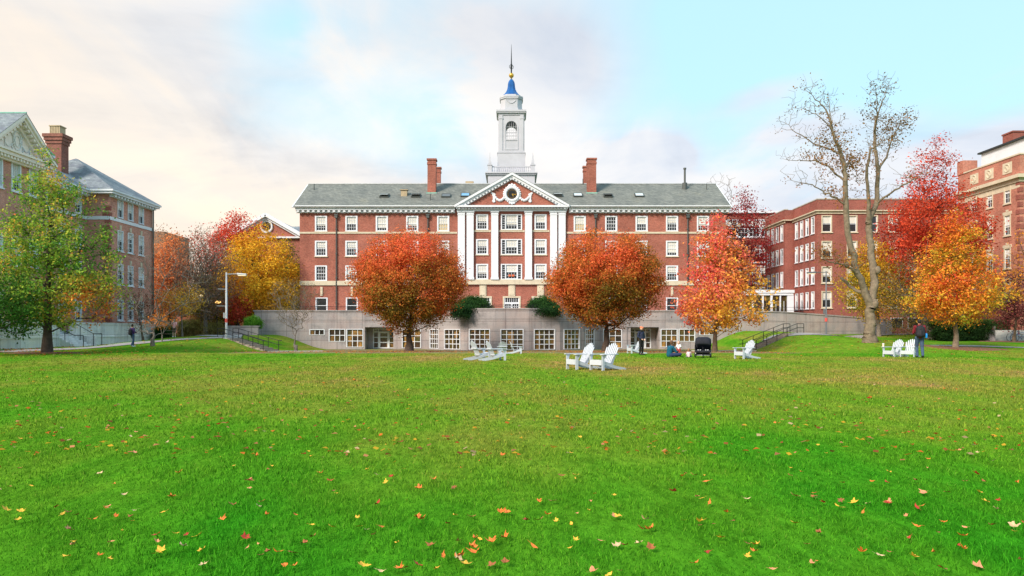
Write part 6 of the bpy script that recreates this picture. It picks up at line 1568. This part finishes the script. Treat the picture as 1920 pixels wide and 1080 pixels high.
def put_chair(px, py, Y, face, label, s=1.0):
    """face: direction the sitter looks, degrees; 180 = towards the camera's left"""
    global used
    o = ch0 if not used else copy_tree(ch0); used = True
    x = PX(px, Y); o.location = (x, Y, T(x, Y)-.005); o.rotation_euler = (0, 0, R(face+90)); o.scale = (s, s, s); o['label'] = label; return o
put_chair(1089, 692, 30.0, 208, 'left one of the two nearest white chairs, before the round brownish red tree', 1.06)
put_chair(1134, 694, 29.2, 216, 'right one of the two nearest white chairs, its long runner pointing right', 1.06)
put_chair(900, 674, 39.6, 28, 'leftmost white chair, seen from behind, back slats leaning left', 1.03)
put_chair(929, 675, 38.9, 22, 'white chair seen from behind, overlapping the leftmost one', 1.03)
put_chair(942, 664, 51, 95, 'small distant white chair facing the wall behind the overlapping pair', .86)
put_chair(967, 664, 50.5, 5, 'small distant white chair in profile with steep back before the bay window', .86)
put_chair(1190, 662, 51.5, 196, 'distant white chair just left of the person in the orange cap', .98)
put_chair(1397, 673, 40.2, 205, 'lone white chair on the lawn right of the stroller', 1.02)
c9 = put_chair(1676, 670, 40.6, 205, 'white chair with a paper cup on its arm, left of the person with backpack', 1.0)
put_chair(1706, 671, 40.2, 225, 'white chair half hidden behind the legs of the person with backpack', 1.0)
cup = thing('paper_cup', 'small white and red paper cup standing on the chair arm', 'cup')
bpy.context.view_layer.update()
wp = c9.matrix_world @ Vector((.355, -.38, .60)); wp2 = c9.matrix_world @ Vector((-.355, -.38, .60)); wp = wp if wp.x < wp2.x else wp2
cup.location = wp
m = MB(); m.lathe(wp, [(.042, 0), (.055, .15), (.057, .16)], 14); m.build('cup', mat('paper_cup', (.8,.62,.55), .6), cup)
m = MB(); m.lathe(wp, [(.060, .155), (.060, .175), (.05, .185)], 14); m.build('lid', WHITE, cup)

# ------------------------------------------------------------------ people
SKIN = mat('skin', (.55,.32,.22), .5, spec=.3); SKIN2 = mat('pale_skin', (.68,.42,.32), .5)
def capsule(m, a, b, ra, rb, n=12):
    a = np.array(a, float); b = np.array(b, float); d = b-a; L = np.linalg.norm(d)
    if L < 1e-6: d = np.array((0,0,1.)); L = 1e-6
    d = d/L; pts, rs = [], []
    for k in range(4): t = pi/2*k/4; pts.append(a-d*ra*cos(t)); rs.append(max(ra*sin(t), ra*.05))
    pts.append(a); rs.append(ra); pts.append(b); rs.append(rb)
    for k in range(1, 5): t = pi/2*k/4; pts.append(b+d*rb*sin(t)); rs.append(max(rb*cos(t), rb*.05))
    m.tube(pts, rs, n)
def blob(name, parts, mt, parent, vox=.012, sm=4):
    """union of capsules / ellipsoids fused into one skin"""
    m = MB()
    for p in parts:
        if p[0] == 'c': capsule(m, *p[1:])
        else: m.ball(p[1], p[2], p[3], 14)
    o = m.build(name, mt, parent)
    r = o.modifiers.new('fuse', 'REMESH'); r.mode = 'VOXEL'; r.voxel_size = vox; r.use_smooth_shade = True
    s = o.modifiers.new('smooth', 'SMOOTH'); s.iterations = sm; s.factor = .5
    return o
def person(label, loc, rz, J, top, bottom, shoes, hair, skin=SKIN, scale=1., hands=True, hair_long=False, name='person', bareleg=False, group=None, fat=1.0, child=False, sleeve=1.0, collar=True):
    """J: joints in metres for a 1.75 m adult, person facing -y, origin between the feet"""
    root = thing(name, label, 'person', group=group); g_ = lambda k: np.array(J[k], float); b = []
    hd = g_('head'); nk = g_('neck'); ch = g_('chest'); pe = g_('pelvis'); fd = np.array(J.get('look', (0,-1,0)), float); fd /= np.linalg.norm(fd); hr = J.get('hr', .088)
    b += [('e', hd+(0,0,.01), hr, (.88,1.0,1.22)), ('c', hd+fd*hr*.28-(0,0,hr*.72), hd+fd*hr*.35-(0,0,hr*.9), hr*.5, hr*.36), ('c', nk-(0,0,.03), hd-(0,0,.06), .052*fat, .050*fat)]
    b += [('e', hd+fd*hr*1.02-(0,0,hr*.12), hr*.17, (.8,1.1,1.5))]     # nose
    side = np.cross(fd, (0,0,1)); side /= np.linalg.norm(side)+1e-9
    for s in (-1, 1): b += [('e', hd+side*s*hr*.9-(0,0,hr*.1), hr*.22, (.6,.8,1.3))]
    b += [('c', pe, ch, .125*fat, .135*fat), ('c', ch, nk, .12*fat, .065*fat)]
    for s in 'LR':
        sh, el, wr = g_('sh'+s), g_('el'+s), g_('wr'+s); hp, kn, an, to = g_('hip'+s), g_('kn'+s), g_('an'+s), g_('to'+s)
        b += [('c', ch+(0,0,.06), sh, .08*fat, .055*fat), ('c', sh, el, .052*fat, .040*fat), ('c', el, wr, .040*fat, .027*fat)]
        b += [('c', pe, hp, .11*fat, .095*fat), ('c', hp, kn, .088*fat, .058*fat), ('c', kn, an, .056*fat, .036*fat), ('c', an, to, .036*fat, .028*fat)]
        if hands:
            d = wr-el; d /= np.linalg.norm(d); up = np.array((0,0,1.)); q = np.cross(d, up); q = q/(np.linalg.norm(q)+1e-6) if np.linalg.norm(q) > .1 else np.array((0,1.,0)); pl_ = wr+d*.075
            b += [('c', wr, pl_, .026, .036)]
            bend = np.cross(q, d)*.35
            for k, l in enumerate((.066, .078, .072, .056)):
                f0 = pl_+q*(k-1.5)*.02+d*.015; f1 = f0+d*l*.55; f2 = f1+(d*.6-bend)*l*.5
                b += [('c', f0, f1, .0095, .0085), ('c', f1, f2, .0085, .0075)]
            t0 = wr+d*.03+q*-.03; b += [('c', t0, t0+d*.045-q*.03, .012, .010), ('c', t0+d*.045-q*.03, t0+d*.075-q*.032, .010, .008)]
    body = blob('body', b, skin, root, .0085 if hands else .011, 3)
    m = MB()
    for s in (-1, 1): m.ball(hd+fd*hr*.86+side*s*hr*.36+(0,0,hr*.06), hr*.13, (1,.7,.7), 8)
    m.build('eyes', BLACKP, body)
    m = MB(); c = hd+fd*hr*.98-(0,0,hr*.55); m.obox(c, side*hr*.28, fd*.006, (0,0,hr*.06)); m.build('mouth', mat('lips', (.42,.14,.12), .5), body)
    e = .016*fat; tp = [('c', pe+(0,0,.02), ch, .145*fat+e*.3, .155*fat), ('c', ch, nk-(0,0,.03), .14*fat, .078*fat)]
    if collar: tp += [('c', nk-(0,0,.035), nk-(0,0,.0), .078*fat, .072*fat)]
    for s in 'LR':
        sh, el, wr = g_('sh'+s), g_('el'+s), g_('wr'+s)
        tp += [('c', ch+(0,0,.05), sh, .10*fat, .075*fat), ('c', sh, el, .070*fat, .056*fat)]
        if sleeve > .5: tp += [('c', el, wr, .056*fat, .040*fat)]
    blob('jacket' if collar else 'shirt', tp, top, root, .014, 4)
    if bottom is not None:
        bt = [('c', pe-(0,0,.0), pe+(0,0,.05), .135*fat, .13*fat)]
        for s in 'LR':
            hp, kn, an = g_('hip'+s), g_('kn'+s), g_('an'+s)
            bt += [('c', pe, hp, .125*fat, .108*fat), ('c', hp, kn, .103*fat, .074*fat)]
            if not bareleg: bt += [('c', kn, an+(0,0,.0), .072*fat, .058*fat)]
        blob('trousers' if not bareleg else 'shorts', bt, bottom, root, .013, 4)
    for s in 'LR':
        an, to = g_('an'+s), g_('to'+s); d = to-an; d[2] = 0 if abs(d[2]) < .09 else d[2]; blob('shoe', [('c', an-(0,0,.028), an+d*.4-(0,0,.035), .048, .045), ('c', an+d*.4-(0,0,.035), to+d/np.linalg.norm(d)*.04-(0,0,.0), .045, .036)], shoes, root, .011, 3)
    if hair is not None:
        hp_ = [('e', hd-fd*hr*.16+(0,0,hr*.26), hr*1.06, (.92,1.0,1.12)), ('e', hd-fd*hr*.4-(0,0,hr*.2), hr*.85, (.95,.9,1.15))]
        if hair_long: hp_ += [('c', hd-fd*hr*.6, nk-fd*.07-(0,0,.08), .075, .06), ('c', hd-fd*hr*.3+side*hr*.6, nk+side*.07-(0,0,.05), .045, .04), ('c', hd-fd*hr*.3-side*hr*.6, nk-side*.07-(0,0,.05), .045, .04)]
        blob('hair', hp_, hair, root, .011, 3)
    root.location = loc; root.rotation_euler = (0, 0, rz); root.scale = (scale,)*3
    return root
def stand(**k):
    J = dict(head=(0,-.01,1.635), neck=(0,.02,1.46), chest=(0,.01,1.28), pelvis=(0,0,.96), shL=(.18,.02,1.40), elL=(.235,.03,1.13), wrL=(.20,-.06,.90), shR=(-.18,.02,1.40), elR=(-.235,.03,1.13), wrR=(-.20,-.06,.90),
             hipL=(.09,0,.90), knL=(.10,-.02,.50), anL=(.10,.02,.09), toL=(.12,-.14,.04), hipR=(-.09,0,.90), knR=(-.10,-.02,.50), anR=(-.10,.02,.09), toR=(-.12,-.14,.04)); J.update(k); return J
NAVY = mat('navy_jacket', (.018,.024,.055), .8, var=.3, vscale=12); BLK = mat('black_trousers', (.012,.012,.014), .8); DENIM = mat('blue_denim', (.05,.085,.16), .85, var=.3, vscale=14)
HB = mat('black_hair', (.012,.010,.010), .6); HBR = mat('brown_hair', (.10,.05,.025), .6); TEAL = mat('teal_fleece', (.006,.085,.145), .9, var=.2, vscale=10); MAR = mat('maroon_hoodie', (.16,.012,.022), .85, var=.25, vscale=10)
PINK = mat('pink_top', (.85,.42,.46), .8); PURP = mat('purple_shirt', (.06,.03,.13), .8); WSH = mat('white_shirt', (.72,.72,.76), .8); SHOE = mat('dark_shoe', (.02,.02,.022), .5); WSHOE = mat('white_shoe', (.7,.72,.75), .5)
ORC = mat('orange_cap', (.80,.20,.10), .7)
def P_(px, Y): x = PX(px, Y); return (x, Y, T(x, Y))
# person in orange cap, hands in jacket pockets
Y = F*1.60/46; Y = 47.6
o = person('person in an orange cap, navy jacket and black trousers, standing', P_(1202.5, Y), R(35), stand(wrL=(.13,-.13,1.0), elL=(.27,.03,1.14), wrR=(-.13,-.13,1.0), elR=(-.27,.03,1.14)), NAVY, BLK, SHOE, None, SKIN2, 1.03, hands=True)
blob('cap', [('e', (0,.0,1.70), .098, (.95,1.05,.85)), ('c', (-.03,-.09,1.685), (.03,-.14,1.675), .035, .025)], ORC, None, .011, 2).parent = o
blob('scarf', [('c', (0,0,1.47), (0,.0,1.53), .085, .075)], BLK, None, .012, 2).parent = o
# person with backpack, walking away
Y = 36.2
o = person('person in a maroon hoodie and jeans walking away over the right lawn', P_(1724, Y), R(162), stand(head=(0,-.05,1.62), look=(.1,-1,-.35), elR=(-.24,-.02,1.13), wrR=(-.14,-.26,1.18), elL=(.24,-.02,1.13), wrL=(.14,-.24,1.15),
     hipL=(.09,0,.9), knL=(.09,-.12,.52), anL=(.08,-.06,.10), toL=(.09,-.22,.05), hipR=(-.09,0,.9), knR=(-.10,.02,.5), anR=(-.10,.18,.13), toR=(-.11,.06,.04)), MAR, DENIM, SHOE, HB, SKIN, 1.08)
bp = thing('backpack', 'black backpack with curved top worn over the maroon hoodie', 'backpack'); bp.location = o.location; bp.rotation_euler = o.rotation_euler; bp.scale = o.scale
def relp(obj, par): obj.parent = par
blob('bag', [('c', (-.07,.22,1.05), (-.07,.20,1.32), .13, .11), ('c', (.07,.22,1.05), (.07,.20,1.32), .13, .11), ('c', (0,.30,1.02), (0,.28,1.18), .09, .08), ('c', (0,.2,1.3), (0,.2,1.38), .12, .09)], mat('backpack_fabric', (.014,.014,.02), .7, var=.4, vscale=12), None, .014, 4).parent = bp
for s in (-1, 1):
    MB().tube([(s*.10,.13,1.42), (s*.13,.02,1.475), (s*.13,-.12,1.38), (s*.15,-.13,1.2), (s*.17,.08,1.02)], [.02]*5, 6).build('strap', BLK, None, True).parent = bp
bt = thing('water_bottle', 'bright blue water bottle at the side of the black backpack', 'bottle'); bt.location = o.location; bt.rotation_euler = o.rotation_euler; bt.scale = o.scale
MB().lathe((-.24,.2,.90), [(.04,0),(.045,.02),(.045,.16),(.03,.2),(.02,.21)], 12).build('bottle', mat('blue_plastic', (.01,.22,.62), .3), None, True).parent = bt
# left path walker
o = person('person in a purple shirt and jeans walking on the left path', P_(248.5, 57.4), R(150), stand(knL=(.09,-.14,.52), anL=(.08,-.1,.10), toL=(.09,-.25,.06), knR=(-.1,.0,.5), anR=(-.1,.16,.12), toR=(-.11,.03,.04), elR=(-.25,-.02,1.15), wrR=(-.15,-.22,1.1)), PURP, DENIM, WSHOE, HB, SKIN, 1.0, collar=False)
b2 = thing('backpack', 'small black backpack worn by the walker on the left path', 'backpack'); b2.location = o.location; b2.rotation_euler = o.rotation_euler
blob('bag', [('c', (-.06,.2,1.02), (-.06,.19,1.30), .11, .09), ('c', (.06,.2,1.02), (.06,.19,1.30), .11, .09)], mat('backpack_fabric', (.014,.014,.02), .7), None, .014, 4).parent = b2
for s in (-1, 1): MB().tube([(s*.10,.12,1.38), (s*.12,.02,1.46), (s*.12,-.11,1.36), (s*.14,-.1,1.15)], .018, 6).build('strap', BLK, None, True).parent = b2
# person in pink top, skirt
o = person('person in a pale pink top and brown skirt standing by the path', P_(326.5, 70), R(20), stand(elL=(.24,-.12,1.2), wrL=(.10,-.26,1.42), elR=(-.24,-.1,1.2), wrR=(-.08,-.24,1.36)), PINK, mat('brown_skirt', (.10,.065,.05), .8), WSHOE, HB, SKIN2, .97, hair_long=True, bareleg=True, collar=False)
# seated adult, back towards the camera, facing the far left of the child
Y = 44.2
seat_J = dict(head=(0,-.02,.74), hr=.098, look=(.35,-1,-.1), neck=(0,.05,.57), chest=(0,.10,.38), pelvis=(0,.14,.11), shL=(.18,.05,.52), elL=(.27,-.10,.28), wrL=(.16,-.33,.30), shR=(-.18,.05,.52), elR=(-.27,-.1,.28), wrR=(-.12,-.33,.30),
     hipL=(.12,.10,.11), knL=(.40,-.28,.15), anL=(.05,-.42,.07), toL=(-.1,-.46,.06), hipR=(-.12,.10,.11), knR=(-.38,-.28,.15), anR=(-.05,-.40,.13), toR=(.1,-.46,.1))
o = person('adult in a teal fleece and blue jeans sitting cross-legged', P_(1259, Y), R(116), seat_J, TEAL, mat('dark_denim', (.02,.035,.10), .85), SHOE, HBR, SKIN2, 1.12, fat=1.08)
kid = lambda z0, **k: dict(dict(head=(0,-.02,z0+.42), hr=.085, look=(0,-1,0), neck=(0,.0,z0+.32), chest=(0,.01,z0+.22), pelvis=(0,.02,z0+.06), shL=(.085,0,z0+.29), elL=(.13,-.04,z0+.19), wrL=(.12,-.11,z0+.11), shR=(-.085,0,z0+.29), elR=(-.13,-.04,z0+.19), wrR=(-.12,-.11,z0+.11),
     hipL=(.055,0,z0+.06), knL=(.11,-.16,z0+.07), anL=(.12,-.28,z0+.05), toL=(.13,-.31,z0+.09), hipR=(-.055,0,z0+.06), knR=(-.11,-.16,z0+.07), anR=(-.12,-.28,z0+.05), toR=(-.13,-.31,z0+.09)), **k)
x, y, z = P_(1272.5, Y-.05)
person('small child in a white top and red trousers standing in front of the teal adult', (x, y, z+.12), R(-20), kid(.30, anL=(.06,0,.06), knL=(.06,-.02,.2), toL=(.07,-.08,.04), anR=(-.06,0,.06), knR=(-.06,-.02,.2), toR=(-.07,-.08,.04), wrL=(.15,.1,.42), wrR=(-.15,.08,.4)), WSH, mat('red_trousers', (.42,.04,.05), .8), WSHOE, mat('light_brown_hair', (.28,.15,.08), .6), SKIN2, 1.0, hands=False, fat=.62, collar=False)
x, y, z = P_(1291.5, 43.6)
person('baby in a pale pink top sitting on the grass beside the stroller', (x, y, z), R(165), kid(0.0), mat('pale_pink_cotton', (.70,.52,.62), .85), mat('grey_leggings', (.08,.08,.10), .8), WSHOE, mat('light_brown_hair', (.28,.15,.08), .6), SKIN2, .98, hands=False, fat=.66, collar=False)

# ------------------------------------------------------------------ double stroller
Y = 43.0; x, y, z = P_(1318, Y)
st = thing('stroller', 'black double stroller with a tall hood parked on the lawn', 'stroller', (x, y, z))
FAB = mat('stroller_fabric', (.012,.013,.022), .75, var=.35, vscale=10)
def hood():
    m = MB(); n = 12; k = 10; vs = []
    for i in range(n+1):
        a = pi*(.03+.72*i/n); yy, zz = -.02-.40*cos(a-.25), .72+.47*sin(a)
        for j in range(k+1):
            u = -1+2*j/k; vs.append((x+u*.46*(1-.07*sin(a)), y+yy*(1-.16*abs(u)**4), z+zz-.10*abs(u)**5))
    f = [(i*(k+1)+j, i*(k+1)+j+1, (i+1)*(k+1)+j+1, (i+1)*(k+1)+j) for i in range(n) for j in range(k)]
    m.add(vs, f)
    for s in (0, k): m.add([vs[i*(k+1)+s] for i in range(n+1)]+[(x+(-1 if s == 0 else 1)*.43, y+.0, z+.62)], [(i, i+1, n+1) for i in range(n)])
    o = m.build('hood', FAB, st, True); q = o.modifiers.new('thick', 'SOLIDIFY'); q.thickness = .02
hood()
m = MB(); m.add([(x-.44,y+.25,z+.42),(x+.44,y+.25,z+.42),(x+.40,y+.40,z+1.12),(x-.40,y+.40,z+1.12),(x-.44,y+.31,z+.42),(x+.44,y+.31,z+.42),(x+.40,y+.44,z+1.12),(x-.40,y+.44,z+1.12)], [(0,1,2,3),(7,6,5,4),(0,4,5,1),(1,5,6,2),(2,6,7,3),(3,7,4,0)])
for s in (-1, 1): m.box(x+s*.44-.02, x+s*.44+.02, y-.3, y+.3, z+.34, z+.70)
m.build('backrest', FAB, st)
m = MB(); m.box(x-.43, x+.43, y-.32, y+.28, z+.34, z+.44); m.box(x-.43, x+.43, y-.42, y-.32, z+.30, z+.40); m.box(x-.02, x+.02, y-.3, y+.28, z+.44, z+.62); m.build('seat', FAB, st, bevel=.02)
m = MB()
for s in (-.5, .5):
    for q in (-1, 1): m.box(x+s*.42+q*.06-.03, x+s*.42+q*.06+.03, y-.335, y-.325, z+.43, z+.47)
m.build('reflective_buckle', WHITE, st)
m = MB(); m.box(x-.38, x+.38, y-.25, y+.25, z+.12, z+.28); m.build('basket', FAB, st)
m = MB()
for s in (-1, 1):
    m.tube([(x+s*.40, y-.42, z+.14), (x+s*.44, y+.1, z+.5), (x+s*.44, y+.5, z+1.02), (x+s*.40, y+.58, z+1.06)], .016, 8); m.tube([(x+s*.44, y+.1, z+.5), (x+s*.42, y+.45, z+.14)], .016, 8)
m.tube([(x-.40, y+.58, z+1.06), (x+.40, y+.58, z+1.06)], .02, 8); m.tube([(x-.4, y-.36, z+.15), (x+.4, y-.36, z+.15)], .014, 8); m.tube([(x-.42, y+.45, z+.14), (x+.42, y+.45, z+.14)], .014, 8)
m.build('frame', GALV, st, True)
for wx, wy_, wr_ in ((-.40,-.42,.12), (0,-.42,.12), (.40,-.42,.12), (-.46,.45,.14), (.46,.45,.14)):
    m = MB(); m.ring((x+wx, y+wy_, z+wr_), wr_-.028, .028, 20, 6, ax='x'); t_ = m.build('wheel', BLACKP, st, True)
    m = MB(); m.lathe((x+wx-.015, y+wy_, z+wr_), [(wr_-.04, 0), (wr_-.04, .03)], 14, ax='x'); m.build('hub', mat('grey_plastic', (.12,.12,.13), .5), t_)
st_rot = R(-14)
bpy.context.view_layer.update()
st.rotation_euler = (0, 0, st_rot)

# ------------------------------------------------------------------ bicycles
def bicycle(label, px, Y, rz, fc):
    X0, Y0, Z0 = P_(px, Y); root = thing('bicycle', label, 'bicycle', group='bicycles parked by the steps')
    for s in (-1, 1):
        m = MB(); m.ring((s*.53, 0, .34), .33, .018, 30, 6); w_ = m.build('wheel', BLACKP, root, True)
        m = MB(); m.ring((s*.53, 0, .34), .305, .008, 28, 5)
        for k in range(12): a = k*pi/6; m.tube([(s*.53, 0, .34), (s*.53+.3*cos(a), 0, .34+.3*sin(a))], .0025, 4)
        m.build('rim', GALV, w_)
    m = MB(); A, B_, C, D, E = (-.53,0,.34), (-.05,0,.30), (-.2,0,.80), (.38,0,.84), (.53,0,.34)
    for a, b, q in ((A,B_,.014),(A,C,.012),(B_,C,.018),(C,D,.018),(B_,(.41,0,.72),.022),((.37,0,.92),E,.018)): m.tube([a, b], q, 8)
    m.build('frame', fc, root, True)
    m = MB(); m.ball((-.22,0,.90), .12, (1.2,.6,.3), 10); m.tube([(-.2,0,.8),(-.22,0,.88)], .014, 6); m.build('saddle', BLACKP, root, True)
    m = MB(); m.tube([(.37,0,.92),(.36,0,.99)], .014, 6); m.tube([(.30,-.27,1.0),(.40,-.1,1.0),(.40,.1,1.0),(.30,.27,1.0)], .013, 6); m.build('handlebar', BLACKP, root, True)
    m = MB(); m.ring((-.05,0,.30), .08, .008, 18, 4); m.tube([(-.05,-.06,.30),(.05,-.06,.16)], .012, 6); m.tube([(-.05,.06,.30),(-.15,.06,.44)], .012, 6); m.box(0,.10,-.12,-.06,.15,.17); m.build('crankset', DARKM, root)
    root.location = (X0, Y0, Z0+.01); root.rotation_euler = (0,0,rz)
BLUEB = mat('blue_bike_paint', (.02,.10,.42), .35)
bicycle('blue bicycle, its front wheel behind the purple tree trunk', 1902, 68.2, R(12), BLUEB)
bicycle('light blue bicycle at the right edge leaning beside the other', 1915, 67.4, R(-18), mat('light_blue_bike_paint', (.15,.32,.60), .35))
# white utility box at the granite steps
ub = thing('louvred_vent', 'white louvred vent low on the granite wall at the left edge', 'vent', (WXg, 48.6, .5)); m = MB()
for i in range(5): m.box(WXg+.0, WXg+.08, 47.6, 49.2, .25+i*.17, .33+i*.17)
m.build('louvres', WHITE, ub)
